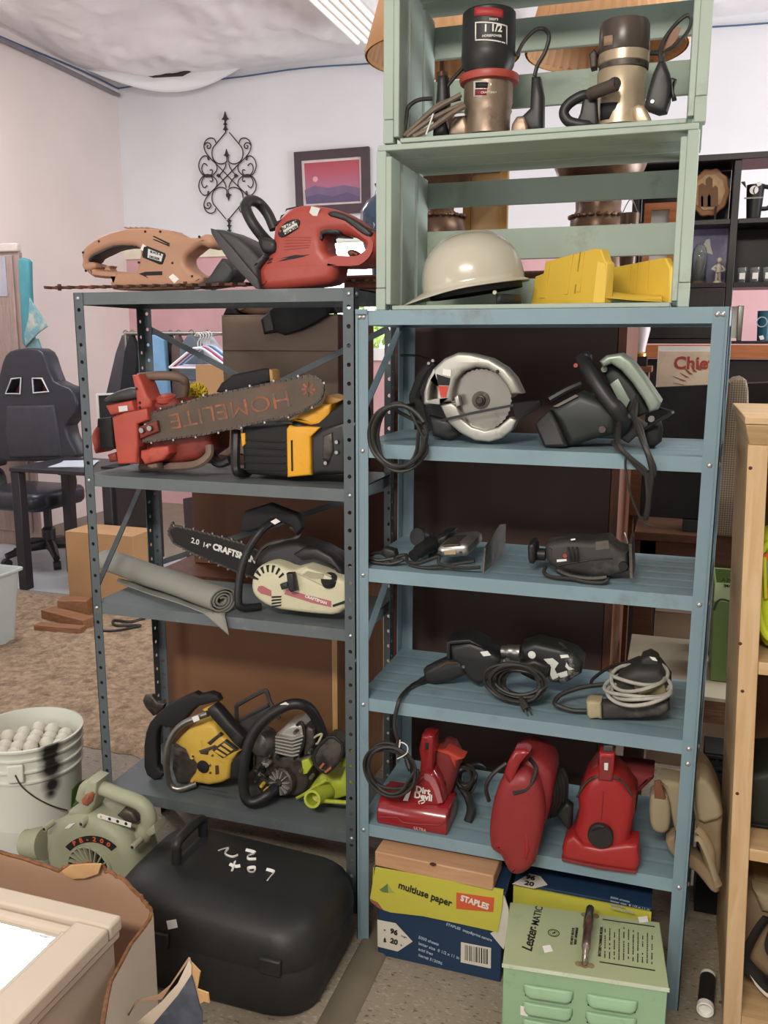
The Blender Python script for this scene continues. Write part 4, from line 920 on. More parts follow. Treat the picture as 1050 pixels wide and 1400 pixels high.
# ---- silver jigsaw
J = Crop(500, 700, 200/1050)
t = thing('jigsaw', 'silver and black jigsaw lying on its side, third blue shelf, left', 'jigsaw', J.p(650, 400, 0.1), 'jigsaws on the third blue shelf')
m_pol = mat('polished_metal', '#b5b3ad', 0.28, metal=0.8, var=0.1, scale=8, dirt=('#4f4a44', 0.12, 14))
o = J.xz([(508, 300), (530, 268), (600, 260), (700, 255), (735, 275), (740, 320), (715, 352), (560, 358), (515, 335)], 0.055)
obj('housing', MB().puff(o, 0.055, 0.21, 0.012), m_pol, t)
pf('top_bead', J, [(545, 266), (560, 262), (670, 258), (676, 268), (560, 276)], 0.053, 0.16, 0.002, m_dkmetal, t)
pf('nameplate', J, [(560, 306), (645, 302), (645, 332), (565, 335)], 0.0535, 0.057, 0, mat('brass_plate', '#a58f74', 0.5), t)
for x, y in ((527, 318), (682, 320)): disc('screw', J, x, y, 0.055, 0.004, 0.003, m_dkmetal, t, n=8)
a, c = J.p(830, 445, 0.0), J.p(840, 250, 0.0)
xs = a.x
slab('sole_plate', [(xs, 0.012, RZ[2]+0.001), (xs+0.012, 0.20, RZ[2]+0.001), (xs+0.012, 0.20, RZ[2]+0.075), (xs+0.008, 0.14, RZ[2]+0.085), (xs+0.001, 0.02, RZ[2]+0.055)], (0.003, 0, 0), m_dkmetal, t)
disc('motor_knob', J, 400, 205, 0.12, 0.022, 0.02, m_blk, t, axis=(-0.3, -1, 0.2))
pf('motor', J, [(430, 260), (520, 195), (600, 185), (560, 270), (520, 330), (440, 370)], 0.12, 0.22, 0.015, m_blk, t, 1)
tb('motor_end', J, [(340, 345, 0.05), (400, 300, 0.08), (480, 250, 0.13)], [0.014, 0.017, 0.020], m_blk, t, 10)
pf('switch_block', J, [(108, 310), (130, 282), (205, 305), (215, 345), (180, 365), (120, 345)], 0.05, 0.08, 0.006, m_cord, t)
tb('cord', J, [(215, 350, 0.06), (290, 335, 0.06), (300, 385, 0.04), (380, 395, 0.035), (520, 350, 0.04), (530, 400, 0.03), (680, 430, 0.03), (820, 425, 0.03)], 0.0042, m_cord, t, 7)
tb('cord', J, [(40, 330, 0.06), (110, 320, 0.06), (200, 380, 0.045), (270, 370, 0.045), (180, 400, 0.035), (40, 385, 0.035), (30, 360, 0.04), (100, 375, 0.04), (200, 360, 0.05)], 0.004, m_cord, t, 7)
tb('cord', J, [(310, 400, 0.04), (400, 425, 0.035), (520, 425, 0.03), (640, 400, 0.04), (780, 380, 0.04)], 0.004, m_cord, t, 7)
settle(t, Z3)
# ---- black jigsaw
J2 = Crop(700, 710, 200/1050)
m_dust = mat('dusty_black', '#34322f', 0.6, var=0.2, scale=14, dirt=('#67625a', 0.2, 12))
t = thing('jigsaw', 'dusty black jigsaw lying on its side, third blue shelf, right', 'jigsaw', J2.p(550, 440, 0.12), 'jigsaws on the third blue shelf')
pf('housing', J2, [(232, 200), (260, 178), (400, 160), (560, 172), (690, 155), (760, 225), (832, 250), (832, 392), (700, 432), (560, 432), (380, 402), (270, 352), (238, 305)], 0.06, 0.15, 0.016, m_dust, t, 1)
pf('handle_rib', J2, [(330, 340), (560, 300), (720, 292), (722, 300), (560, 312), (340, 352)], 0.0575, 0.07, 0.002, m_blk, t, 1)
pf('end_knob', J2, [(108, 215), (118, 190), (155, 185), (168, 215), (166, 318), (150, 338), (122, 332), (112, 300)], 0.07, 0.14, 0.008, m_blk, t, 1)
tb('knob_neck', J2, [(160, 262, 0.105), (240, 265, 0.105)], 0.014, m_blk, t, 12)
slab('sole_plate', [J2.p(836, 190, 0.08), J2.p(858, 190, 0.08), J2.p(866, 440, 0.03), J2.p(846, 440, 0.03)], (0.0, 0.12, 0), m_dkmetal, t)
tb('blade', J2, [(832, 190, 0.12), (820, 140, 0.13), (808, 108, 0.135)], 0.0025, m_steel, t, 6)
tb('cord', J2, [(240, 355, 0.06), (232, 400, 0.045), (300, 430, 0.035), (430, 440, 0.03), (520, 462, 0.025), (640, 470, 0.025), (690, 445, 0.03), (640, 430, 0.04)], 0.0042, m_cord, t, 7)
tb('cord', J2, [(330, 380, 0.05), (420, 420, 0.04), (560, 440, 0.035), (680, 430, 0.035)], 0.007, m_cord, t, 8)
for i in range(3): tb('cord_wrap', J2, [(410+i*28, 165, 0.10), (405+i*30, 230, 0.056), (420+i*26, 310, 0.056)], 0.0035, m_cord, t, 6)
sticker(J2, [(320, 302), (390, 298), (392, 312), (322, 320)], 0.0565, t); sticker(J2, [(420, 155), (452, 150), (455, 160), (424, 166)], 0.056, t)
disc('lock_button', J2, 382, 272, 0.062, 0.005, 0.006, m_red, t, n=10); disc('roller', J2, 800, 345, 0.058, 0.010, 0.008, m_blkm, t, n=14)
pf('vent_panel', J2, [(600, 175), (690, 165), (700, 225), (600, 235)], 0.0585, 0.062, 0, mat('dust_panel', '#5f5a50', 0.7, dirt=('#332f2a', 0.3, 30)), t)
settle(t, Z3)
# ---- black drill
Dr = Crop(520, 860, 290/1050)
t = thing('drill', 'black electric drill with its cord running off the fourth blue shelf', 'drill', Dr.p(400, 300, 0.15), 'drills on the fourth blue shelf')
pf('housing', Dr, [(335, 95), (440, 78), (500, 100), (560, 140), (592, 160), (598, 215), (560, 262), (485, 300), (440, 275), (405, 232), (345, 165)], 0.13, 0.20, 0.014, m_blk, t, 1)
pf('rear_fin', Dr, [(325, 80), (350, 72), (440, 66), (520, 110), (440, 85), (345, 92), (345, 165), (328, 165)], 0.125, 0.205, 0.003, m_blk, t)
pf('handle', Dr, [(207, 222), (260, 195), (330, 165), (398, 180), (425, 245), (350, 275), (265, 295), (215, 282)], 0.125, 0.175, 0.012, m_blk, t, 1)
pf('grip_edge', Dr, [(280, 205), (330, 178), (390, 180), (380, 190), (330, 188), (290, 213)], 0.1235, 0.13, 0.001, m_rust, t)
sticker(Dr, [(493, 128), (530, 123), (548, 145), (510, 150)], 0.128, t)
tb('gear_nose', Dr, [(555, 195, 0.165), (600, 180, 0.17), (632, 170, 0.17)], [0.018, 0.015, 0.013], m_dkmetal, t, 12)
tb('cord_sleeve', Dr, [(245, 255, 0.15), (180, 285, 0.11), (132, 315, 0.07)], [0.010, 0.007, 0.0055], m_blk, t, 8)
tb('cord', Dr, [(140, 308, 0.075), (108, 342, 0.02), (92, 374, -0.013), (72, 460, -0.018), (76, 530, -0.02), (95, 575, -0.018)], 0.005, m_cord, t, 7)
disc('screw', Dr, 412, 200, 0.13, 0.004, 0.003, m_steel, t, n=8)
settle(t, Z4, True)
# ---- paint splashed drill
t = thing('drill', 'black drill splashed with white paint, cord bundled beside it', 'drill', Dr.p(800, 320, 0.15), 'drills on the fourth blue shelf')
m_splash = mat('paint_splashed_black', '#252726', 0.45, var=0.12, scale=10, dirt=('#cfd2cb', 0.16, 13))
pf('housing', Dr, [(690, 155), (760, 132), (880, 160), (962, 192), (1000, 232), (990, 290), (905, 342), (830, 328), (800, 255), (700, 222)], 0.12, 0.20, 0.014, m_splash, t, 1)
pf('handle', Dr, [(680, 235), (760, 215), (835, 250), (820, 310), (760, 325), (690, 290)], 0.105, 0.15, 0.010, m_blk, t, 1)
tb('chuck', Dr, [(600, 172, 0.16), (640, 172, 0.16), (690, 178, 0.16)], [0.014, 0.017, 0.019], m_steel, t, 14)
for a in ([(805, 212), (850, 208), (880, 232), (860, 262), (880, 300), (850, 315), (838, 290), (842, 250)], [(918, 228), (930, 250), (956, 262), (930, 268), (912, 250)], [(870, 285), (920, 270), (925, 295), (890, 305)]):
    pf('paint_splash', Dr, a, 0.1185, 0.124, 0.0005, mat('white_paint_splash', '#cfd3cc', 0.6, var=0.05), t, 1)
sticker(Dr, [(886, 192), (925, 190), (932, 204), (892, 208)], 0.1185, t); disc('round_sticker', Dr, 748, 190, 0.119, 0.009, 0.0012, m_sticker, t, n=14)
b = MB()
for i in range(4): b.tube(sm(cordloop(Dr.p(660+i*12, 322+i*5, 0.06+i*0.012), 0.060-i*0.004, 0.042-i*0.002, 3, 0.004, 11+i, yw=0.010, n=12, wob=0.22), 3), 0.0042, 6)
obj('cord', b, m_cord, t)
plug(t, Dr.p(690, 400, 0.05), Dr.p(725, 465, 0.03)-Dr.p(690, 400, 0.05), s=1.1)
settle(t, Z4)
# ---- angle tool with a pale cord wound round it
Wc = Crop(740, 890, 200/1050)
m_pale = mat('grubby_white_cord', '#a9a79d', 0.6, var=0.2, scale=30, dirt=('#5a574f', 0.2, 30))
t = thing('polisher', 'dusty hand tool wrapped in its grubby pale cord, fourth blue shelf', 'power tool', Wc.p(620, 540, 0.1))
pf('grip', Wc, [(425, 432), (560, 425), (700, 418), (850, 430), (915, 425), (920, 490), (860, 525), (700, 545), (430, 552)], 0.045, 0.085, 0.012, m_dust, t, 1)
pf('end_cap', Wc, [(318, 425), (345, 412), (428, 420), (430, 548), (400, 540), (340, 548), (325, 520)], 0.042, 0.088, 0.008, mat('yellowed_plastic', '#a59b7c', 0.5, dirt=('#6b6350', 0.2, 16)), t)
pf('motor', Wc, [(480, 330), (560, 230), (680, 180), (850, 190), (930, 300), (920, 430), (700, 450), (500, 430)], 0.085, 0.19, 0.02, m_dust, t, 1)
pf('gear_head', Wc, [(700, 160), (720, 110), (780, 88), (835, 120), (850, 170), (780, 200)], 0.12, 0.18, 0.008, m_dust, t, 1)
sticker(Wc, [(772, 92), (815, 100), (832, 126), (795, 118)], 0.118, t)
pf('brush', Wc, [(660, 310), (760, 300), (880, 290), (900, 370), (700, 375)], 0.078, 0.09, 0.004, mat('straw_brush', '#7d7252', 0.8, var=0.3, scale=40), t)
b = MB()
for i, (cx, cy, rx, ry, Y) in enumerate(((700, 215, 205, 75, 0.11), (690, 300, 240, 95, 0.075), (720, 330, 215, 85, 0.07), (690, 250, 190, 90, 0.09), (700, 360, 230, 70, 0.065))):
    pts = [Wc.p(cx+rx*math.cos(a), cy+ry*math.sin(a)+18*math.sin(2*a+i), Y+0.05*(-math.sin(a))) for a in [2*PI*k/18+i for k in range(18)]]
    b.tube(sm(pts, 3, True), 0.0042, 7, True)
obj('cord', b, m_pale, t)
tb('cord_tail', Wc, [(322, 482, 0.065), (220, 478, 0.06), (120, 445, 0.06), (95, 415, 0.07), (150, 360, 0.09), (300, 310, 0.11), (470, 290, 0.12)], 0.0055, m_cord, t, 7)
tb('cord_tail', Wc, [(355, 295, 0.13), (370, 250, 0.15), (480, 170, 0.19), (580, 140, 0.21), (680, 140, 0.22)], 0.004, m_cord, t, 7)
settle(t, Z4)

# ---- red hand vacuums
V = Crop(485, 990, 175/1050)
m_vac = mat('glossy_red', '#8a2126', 0.22, var=0.05, scale=7, coat=0.3)
m_vac2 = mat('satin_red', '#852a2c', 0.45, var=0.08, scale=8, dirt=('#7c2a28', 0.15, 10))
m_vac3 = mat('red_cloth_bag', '#742a2b', 0.8, var=0.12, scale=14, bump=0.1, bscale=50)
t = thing('hand_vacuum', 'glossy red hand vacuum lettered in white, leftmost on the bottom blue shelf', 'hand vacuum', V.p(470, 870, 0.05), 'red hand vacuums on the bottom blue shelf')
o = []
nb = MB(); xl, xr = V.p(190, 740, 0.02).x, V.p(765, 780, 0.02).x
zt, zb = V.p(200, 600, 0.02).z, RZ[4]+0.002
pr = [(0.0, zb), (-0.004, zb+0.012), (0.0, zb+0.035), (0.012, zb+0.052), (0.03, zb+0.062), (0.06, zb+0.066), (0.10, zb+0.06), (0.10, zb)]
pr = [(y+0.012, z) for y, z in pr]
hd = obj('nozzle', nb.puff(pr, xl, xr, 0.004, frame=lambda a, q, d: Vector((d, a, q))), m_vac, t)
tb('nozzle_seam', V, [(200, 760, 0.003), (350, 765, 0.003), (390, 805, 0.003), (500, 820, 0.003), (690, 830, 0.003), (745, 795, 0.003), (752, 730, 0.006)], 0.0012, m_vac2, hd, 5, k=1)
words('ULTRA', V, 535, 862, 0.004, 0.010, -3.5, mat('pale_pink_print', '#c78f8b', 0.6), hd, 0.0002)
pf('body', V, [(400, 660), (440, 555), (500, 465), (530, 420), (640, 395), (690, 480), (730, 650), (700, 690), (560, 690)], 0.03, 0.13, 0.014, m_vac, t)
pf('handle', V, [(545, 96), (600, 84), (652, 100), (646, 250), (640, 400), (600, 440), (520, 440), (535, 300), (520, 210)], 0.045, 0.10, 0.010, m_vac, t)
pf('switch', V, [(576, 155), (606, 155), (606, 210), (578, 210)], 0.0435, 0.05, 0.001, m_blkm, t)
pf('decal_band', V, [(570, 410), (605, 412), (655, 455), (690, 530), (722, 645), (682, 650), (650, 545), (610, 475), (572, 455)], 0.0285, 0.032, 0, mat('faded_pink_decal', '#a4646a', 0.5), t)
words('Dirt', V, 560, 545, 0.0285, 0.0225, -3, m_print, t, 0.0008, 0.95); words('Devil', V, 562, 594, 0.0285, 0.0225, -3, m_print, t, 0.0008, 0.95)
tb('tail_mark', V, [(530, 655, 0.028), (525, 635, 0.028), (555, 625, 0.028), (575, 628, 0.028), (565, 645, 0.028), (545, 650, 0.028)], 0.0014, m_print, t, 5, k=2)
sticker(V, [(395, 628), (440, 535), (462, 550), (435, 630)], 0.0282, t, m_label)
pf('dust_bag', V, [(640, 250), (700, 215), (770, 240), (830, 360), (810, 480), (760, 650), (700, 640), (650, 430)], 0.07, 0.17, 0.02, m_vac3, t, 1)
pf('bag_tip', V, [(655, 215), (760, 220), (840, 265), (895, 285), (830, 310), (825, 370), (770, 270)], 0.075, 0.12, 0.006, mat('orange_red_cloth', '#b5402f', 0.7), t)
obj('cord', MB().tube(sm([V.p(420, 300, 0.05)]+cordloop(V.p(285, 360, -0.014), 0.058, 0.054, 5, 0.004, 21, yw=0.010, n=14, wob=0.2), 3), 0.0042, 7), m_cord, t)
tb('cord_tie', V, [(372, 130, -0.03), (365, 190, -0.03), (380, 150, -0.028), (430, 180, -0.03), (425, 240, -0.03), (350, 285, -0.026)], 0.0014, m_print, t, 5)
b = MB()
for i in range(3): b.tube(sm(cordloop(V.p(900+i*8, 430+i*10, 0.13+i*0.01), 0.022, 0.030, 3, 0.004, 31+i, yw=0.012, n=10, wob=0.2), 3), 0.0045, 6)
obj('cord_bundle', b, m_cord, t)
tb('cord_tail', V, [(880, 520, 0.13), (930, 600, 0.12), (952, 700, 0.10), (925, 800, 0.08)], 0.010, m_blk, t, 8)
tb('cord_tail', V, [(930, 340, 0.14), (1010, 330, 0.16), (1060, 360, 0.18)], 0.006, m_blk, t, 8)
V2 = Crop(640, 1010, 270/1050)
t = thing('hand_vacuum', 'dull red upright hand vacuum overhanging the shelf edge, middle of the three', 'hand vacuum', V2.p(240, 560, 0.04), 'red hand vacuums on the bottom blue shelf')
pf('front_shell', V2, [(104, 560), (106, 470), (130, 335), (168, 240), (215, 200), (300, 190), (370, 260), (400, 400), (384, 540), (366, 610), (345, 690), (290, 736), (235, 742), (200, 712), (165, 640), (120, 610)], -0.075, -0.006, 0.026, m_vac2, t, 2)
pf('motor_body', V2, [(150, 330), (200, 170), (300, 100), (400, 150), (446, 210), (440, 320), (405, 470), (300, 520), (160, 500)], -0.03, 0.11, 0.022, m_vac2, t, 2)
pf('handle', V2, [(188, 188), (210, 125), (246, 66), (300, 66), (325, 80), (275, 140), (248, 200), (238, 270), (212, 255)], -0.072, -0.02, 0.008, m_vac, t)
tb('cord', V2, [(240, 290, -0.075), (320, 260, -0.07), (360, 160, -0.05), (330, 110, -0.02)], 0.005, m_cord, t, 7)
tb('cord', V2, [(205, 130, -0.03), (130, 190, -0.04), (95, 260, -0.04), (110, 330, -0.03)], 0.005, m_cord, t, 7)
b = MB()
for i in range(5): b.tube(sm([V2.p(410+i*22, 135+i*6, 0.09), V2.p(452+i*18, 220, 0.03+i*0.012), V2.p(455+i*16, 340, 0.02+i*0.012), V2.p(420+i*18, 420-i*4, 0.06)], 4), 0.0045, 6)
obj('cord_wrap', b, m_cord, t)
pf('plug', V2, [(470, 400), (520, 340), (555, 370), (550, 470), (535, 498), (480, 430)], 0.03, 0.06, 0.008, m_blk, t)
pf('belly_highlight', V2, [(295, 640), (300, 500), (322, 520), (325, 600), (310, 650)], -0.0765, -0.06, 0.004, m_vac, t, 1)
t = thing('hand_vacuum', 'bright red hand vacuum with black round knob, rightmost on the bottom blue shelf', 'hand vacuum', V2.p(700, 690, 0.05), 'red hand vacuums on the bottom blue shelf')
m_vac4 = mat('bright_red', '#962627', 0.35, var=0.06, scale=7)
pf('body', V2, [(548, 540), (575, 470), (585, 400), (582, 335), (622, 245), (692, 190), (780, 215), (832, 270), (888, 345), (882, 440), (858, 545), (870, 600), (800, 690), (560, 650)], 0.0, 0.12, 0.026, m_vac4, t, 1)
pf('nozzle', V2, [(496, 610), (512, 560), (560, 535), (610, 590), (700, 605), (840, 585), (902, 592), (912, 690), (892, 735), (700, 705), (500, 665)], -0.012, 0.06, 0.012, m_vac4, t)
pf('nozzle_edge', V2, [(494, 655), (600, 680), (700, 700), (895, 728), (890, 742), (690, 715), (498, 672)], -0.0135, 0.05, 0.002, m_vac3, t)
pf('handle', V2, [(695, 98), (778, 104), (772, 200), (765, 250), (690, 245), (692, 180)], -0.008, 0.04, 0.006, m_vac4, t)
pf('handle_cap', V2, [(718, 60), (768, 58), (772, 95), (716, 92)], 0.0, 0.03, 0.003, m_dgrey, t)
pf('switch_recess', V2, [(705, 118), (762, 122), (758, 240), (702, 232)], -0.0088, -0.005, 0, m_vac3, t); pf('switch', V2, [(722, 152), (744, 153), (742, 190), (722, 188)], -0.012, -0.006, 0.001, m_label, t)
disc('knob', V2, 705, 523, 0.002, 0.0275, 0.017, m_blk, t, n=28)
obj('knob_grip', MB().beam(V2.p(660, 515, -0.016), V2.p(745, 495, -0.016), 0.007, 0.010, (0, 1, 0)), m_blk, t)
tb('centre_seam', V2, [(718, 300, -0.001), (712, 380, -0.0015), (706, 455, -0.0015)], 0.0009, m_vac3, t, 5)
pf('dust_bag', V2, [(780, 190), (880, 200), (988, 218), (985, 240), (905, 318), (890, 420), (830, 270)], 0.10, 0.19, 0.012, m_vac3, t)
pf('bag_tail', V2, [(580, 330), (620, 240), (690, 140), (700, 190), (620, 300), (590, 420)], 0.03, 0.12, 0.008, m_vac3, t)
tb('bag_band', V2, [(580, 330, 0.02), (620, 260, 0.005), (680, 222, 0.0), (790, 230, 0.0), (850, 285, 0.005), (885, 360, 0.02)], 0.003, m_dkmetal, t, 6)
settle(t, Z5)
# ------------------------------------------------------------------ hard hat, mitre box and routers in the crates
m_hat = mat('grey_white_shell', '#b9b4a4', 0.22, var=0.03, scale=5, coat=0.3)
HH = Crop(540, 310, 180/1050)
t = thing('hard_hat', 'glossy grey white hard hat resting in the lower crate', 'hard hat', HH.p(500, 660, 0.12))
hc = Vector((0.234, 0.125, 1.586)); tilt = Matrix.Rotation(math.radians(-8.5), 3, 'Y'); spin = Matrix.Rotation(math.radians(14), 3, 'Z')
def hat(u, v):
    a = 2*PI*u
    ax_, ay_ = 0.112, 0.093
    if v < 0.8:
        ph = (v/0.8)*PI/2; r = math.sin(ph)**0.92; z = 0.112*math.cos(ph)**0.85 if ph < PI/2-1e-4 else 0
        ridge = 0.005*math.exp(-(math.sin(a)*r/0.10)**2)*math.cos(ph)
        p = Vector((ax_*r*math.cos(a), ay_*r*math.sin(a), z+ridge))
    else:
        k = (v-0.8)/0.2; front = max(0, -math.cos(a))**2.2
        e = 0.012+0.040*front
        p = Vector(((ax_+e*k)*math.cos(a), (ay_+(0.010+0.012*front)*k)*math.sin(a), -0.006*k-0.016*front*k))
    return hc+spin @ (tilt @ p)
obj('shell', MB().grid(hat, 48, 30), m_hat, t, solid=0.0025, angle=60)
b = MB(); b.grid(lambda u, v: hc+spin @ (tilt @ Vector((0.101*math.cos(2*PI*u), 0.084*math.sin(2*PI*u), 0.01-0.028*v)))+Vector((0.004, 0, 0)), 32, 2)
obj('sweatband', b, m_blkm, t, solid=0.003)
b = MB(); b.grid(lambda u, v: Vector((hc.x+0.105*math.cos(-0.9+1.8*u), hc.y+0.082*math.sin(-0.9+1.8*u), 1.5425+0.022*v)), 14, 2)
obj('nape_strap', b, m_blk, t, solid=0.004)
disc('strap_button', HH, 797, 525, 0.045, 0.0045, 0.004, m_hat, t, n=10)
Mi = Crop(710, 330, 230/1050)
m_mit = mat('yellow_plastic', '#d2b040', 0.5, var=0.05, scale=6)
t = thing('mitre_box', 'bright yellow plastic mitre box in the lower crate beside the hard hat', 'mitre box', (0.5, 0.12, ZB))
def mi(pts, f): return [Mi.p(x, y, f(x)) for x, y in pts]
fl_ = lambda x: 0.19-(x-68)/(530-68)*0.14
fr_ = lambda x: 0.21-(x-550)/(935-550)*0.12
up = Vector((0, 0, 0))
slab('left_wall', mi([(68, 420), (98, 238), (152, 218), (160, 146), (215, 132), (300, 108), (470, 65), (508, 70), (532, 140), (548, 156), (530, 405), (460, 408), (350, 416)], fl_), (0.014, 0.018, 0), m_mit, t, bevel=0.002)
for a in ([(130, 375), (160, 200), (192, 165), (165, 372)], [(285, 350), (318, 106), (338, 102), (305, 350)], [(362, 335), (388, 92), (410, 85), (382, 335)]):
    slab('wall_rib', [p+Vector((-0.0015, -0.003, 0)) for p in mi(a, fl_)], (0.003, 0.004, 0), m_mit, t, bevel=0.0008)
slab('saw_slot', [p+Vector((-0.001, -0.002, 0)) for p in mi([(344, 345), (380, 90), (386, 88), (352, 345)], fl_)], (0.001, 0.0015, 0), mat('deep_yellow', '#9c7b22', 0.7), t)
slab('wall_end', mi([(486, 142), (550, 158), (532, 408), (455, 408)], lambda x: 0.048), (0.002, 0.012, 0), m_mit, t, bevel=0.002)
slab('right_wall', mi([(550, 188), (800, 140), (880, 124), (910, 122), (940, 190), (932, 405), (540, 330)], fr_), (0.012, 0.016, 0), m_mit, t, bevel=0.002)
for a in ([(672, 330), (684, 168), (700, 164), (690, 332)], [(705, 345), (726, 158), (744, 155), (728, 348)], [(775, 350), (795, 143), (812, 140), (800, 352)]):
    slab('wall_rib', [p+Vector((-0.001, -0.003, 0)) for p in mi(a, fr_)], (0.002, 0.004, 0), m_mit, t)
slab('floor_plate', [Mi.p(530, 325, 0.10), Mi.p(700, 352, 0.10), Mi.p(885, 355, 0.10), Mi.p(890, 400, 0.05), Mi.p(700, 388, 0.05), Mi.p(532, 372, 0.05)], (0, 0.05, 0.0), m_mit, t, bevel=0.002)
settle(t, ZB)
# ---- first router
R1 = Crop(530, 0, 230/1050)
m_cast = mat('tarnished_alloy', '#8d7c6b', 0.4, metal=0.6, var=0.15, scale=14, dirt=('#5b4638', 0.2, 16))
t = thing('router', 'black and silver router with red collar in the upper crate', 'router', R1.p(630, 830, 0.12), 'routers in the upper crate')
turned('motor', R1, 635, 0.12, [(155, 72), (164, 82), (166, 330), (168, 338), (166, 365), (158, 410), (140, 445), (136, 470)], m_blk, t)
turned('collar', R1, 635, 0.12, [(150, 466), (182, 470), (186, 490), (180, 515), (150, 520)], m_red, t)
turned('base_casting', R1, 630, 0.12, [(150, 515), (152, 640), (142, 665), (148, 690), (138, 715), (138, 838)], m_cast, t)
for x0_, x1_, mm in ((378, 500, m_cast), (762, 880, m_cast)): pf('foot', R1, [(x0_, 838), (x0_+(0 if x0_ < 500 else 10), 760), (x0_+40, 712), (x1_-20, 705), (x1_, 770), (x1_, 838)], 0.09, 0.15, 0.008, mm, t, 1)
def bent(cr, cx, Y, hw):               # wrap flat print round a turned body
    c = cr.p(cx, 0, Y); R = (cr.p(cx+hw, 0, Y)-c).x
    ph = math.atan2(CAM.x-c.x, c.y-CAM.y)
    return lambda x, y: Vector((c.x+R*math.sin((cr.p(x, y, Y).x-c.x)/R+ph), c.y-R*math.cos((cr.p(x, y, Y).x-c.x)/R+ph), cr.p(x, y, Y).z))
def wrap_patch(name, cr, cx, Y, hw, box, mm, parent, lift=0.0006):
    f = bent(cr, cx, Y, hw+lift*2600); x0_, y0_, x1_, y1_ = box
    return obj(name, MB().grid(lambda u, v: f(x0_+(x1_-x0_)*u, y1_+(y0_-y1_)*v), 8, 1), mm, parent, solid=0.0006)
def wrap_text(body, size, cr, cx, Y, hw, x, y, mm, parent, bold=0.0):
    f = bent(cr, cx, Y, hw+3); c = cr.p(cx, 0, Y); R = (cr.p(cx+hw+3, 0, Y)-c).x; q0 = cr.p(x, y, Y)
    def bend(q):
        a = (q0.x-c.x+q.x)/R+math.atan2(CAM.x-c.x, c.y-CAM.y)
        return Vector((c.x+(R+q.z)*math.sin(a), c.y-(R+q.z)*math.cos(a), q0.z+q.y))
    return lettering(body, size, (0, 0, 0), (1, 0, 0), (0, 0, 1), mm, parent, bold=bold, bend=bend)
wrap_patch('red_badge', R1, 635, 0.12, 166, (540, 98, 722, 150), mat('red_badge', '#a33538', 0.5), t)
for bx_ in ((545, 186, 752, 194), (545, 292, 752, 300), (545, 186, 553, 300), (744, 186, 752, 300)): wrap_patch('badge_frame', R1, 635, 0.12, 166, bx_, m_print, t)
wrap_text('1 1/2', 0.019, R1, 635, 0.12, 166, 655, 222, m_print, t, 0.0006); wrap_text('HORSEPOWER', 0.0062, R1, 635, 0.12, 166, 650, 268, m_print, t, 0.0001); wrap_text('sears', 0.009, R1, 635, 0.12, 166, 660, 165, m_print, t)
wrap_patch('maker_plate', R1, 630, 0.12, 152, (535, 540, 732, 635), m_label, t); wrap_patch('plate_band', R1, 630, 0.12, 153.5, (548, 548, 722, 584), m_blkm, t); wrap_patch('plate_band', R1, 630, 0.12, 153.5, (545, 590, 722, 628), mat('dark_red_print', '#7c2c33', 0.6), t)
wrap_text('CRAFTSMAN', 0.0062, R1, 630, 0.12, 155.5, 634, 609, m_print, t)
pf('handle', R1, [(895, 460), (948, 458), (970, 580), (968, 806), (880, 806), (828, 716), (885, 660)], 0.09, 0.13, 0.010, m_blk, t, 0)
pf('handle', R1, [(305, 455), (362, 452), (372, 620), (350, 720), (380, 840), (275, 842), (280, 700), (298, 600)], 0.09, 0.13, 0.010, m_blk, t, 0)
tb('cord', R1, [(805, 340, 0.12), (850, 250, 0.12), (920, 178, 0.12), (975, 170, 0.12), (1008, 215, 0.11), (985, 310, 0.11), (935, 400, 0.11), (918, 465, 0.11)], 0.0042, m_cord, t, 8)
tb('cord', R1, [(470, 415, 0.12), (410, 480, 0.11), (350, 560, 0.10), (330, 600, 0.10)], 0.0042, m_cord, t, 8)
m_bun = mat('dusty_brown_cord', '#6a5d50', 0.6, var=0.2, scale=30)
b = MB()
for i, pts in enumerate(([(100, 840, 0.05), (200, 750, 0.06), (300, 670, 0.07), (460, 580, 0.08)], [(120, 845, 0.045), (250, 750, 0.055), (380, 680, 0.065), (470, 640, 0.08)], [(160, 845, 0.04), (270, 790, 0.05), (400, 700, 0.06), (480, 655, 0.075)], [(110, 842, 0.06), (230, 720, 0.075), (330, 640, 0.085), (455, 600, 0.09)])):
    b.tube(sm(R1.path(pts), 5), 0.0055, 7)
obj('cord_bundle', b, m_bun, t)
tb('cord', R1, [(100, 845, 0.06), (115, 740, 0.06), (130, 660, 0.07), (190, 615, 0.07), (280, 605, 0.08)], 0.0045, m_cord, t, 8)
tb('cord_tie', R1, [(285, 700, 0.046), (265, 760, 0.044), (240, 830, 0.04)], 0.0018, m_print, t, 5)
disc('height_screw', R1, 640, 520, 0.075, 0.004, 0.004, m_steel, t, n=10)
settle(t, ZU)
# ---- second router
R2 = Crop(750, 0, 230/1050)
m_bei = mat('brushed_beige_alloy', '#b6a68c', 0.35, metal=0.45, var=0.08, scale=12, dirt=('#7d6a54', 0.12, 16))
m_brn = mat('smoked_brown', '#4a403a', 0.3, var=0.15, scale=10, dirt=('#2b2522', 0.2, 12))
t = thing('router', 'beige metal router with smoked brown cap, switch box hanging beside it', 'router', R2.p(465, 780, 0.12), 'routers in the upper crate')
turned('motor_cap', R2, 478, 0.12, [(118, 132), (150, 140), (158, 165), (164, 330), (160, 338)], m_brn, t)
turned('motor_band', R2, 470, 0.12, [(160, 325), (160, 400), (152, 408), (152, 440)], m_bei, t); turned('band_ring', R2, 470, 0.12, [(150, 402), (157, 404), (156, 440), (150, 444)], m_dkmetal, t)
turned('body', R2, 460, 0.12, [(150, 440), (158, 452), (152, 600), (158, 700), (165, 790)], m_bei, t)
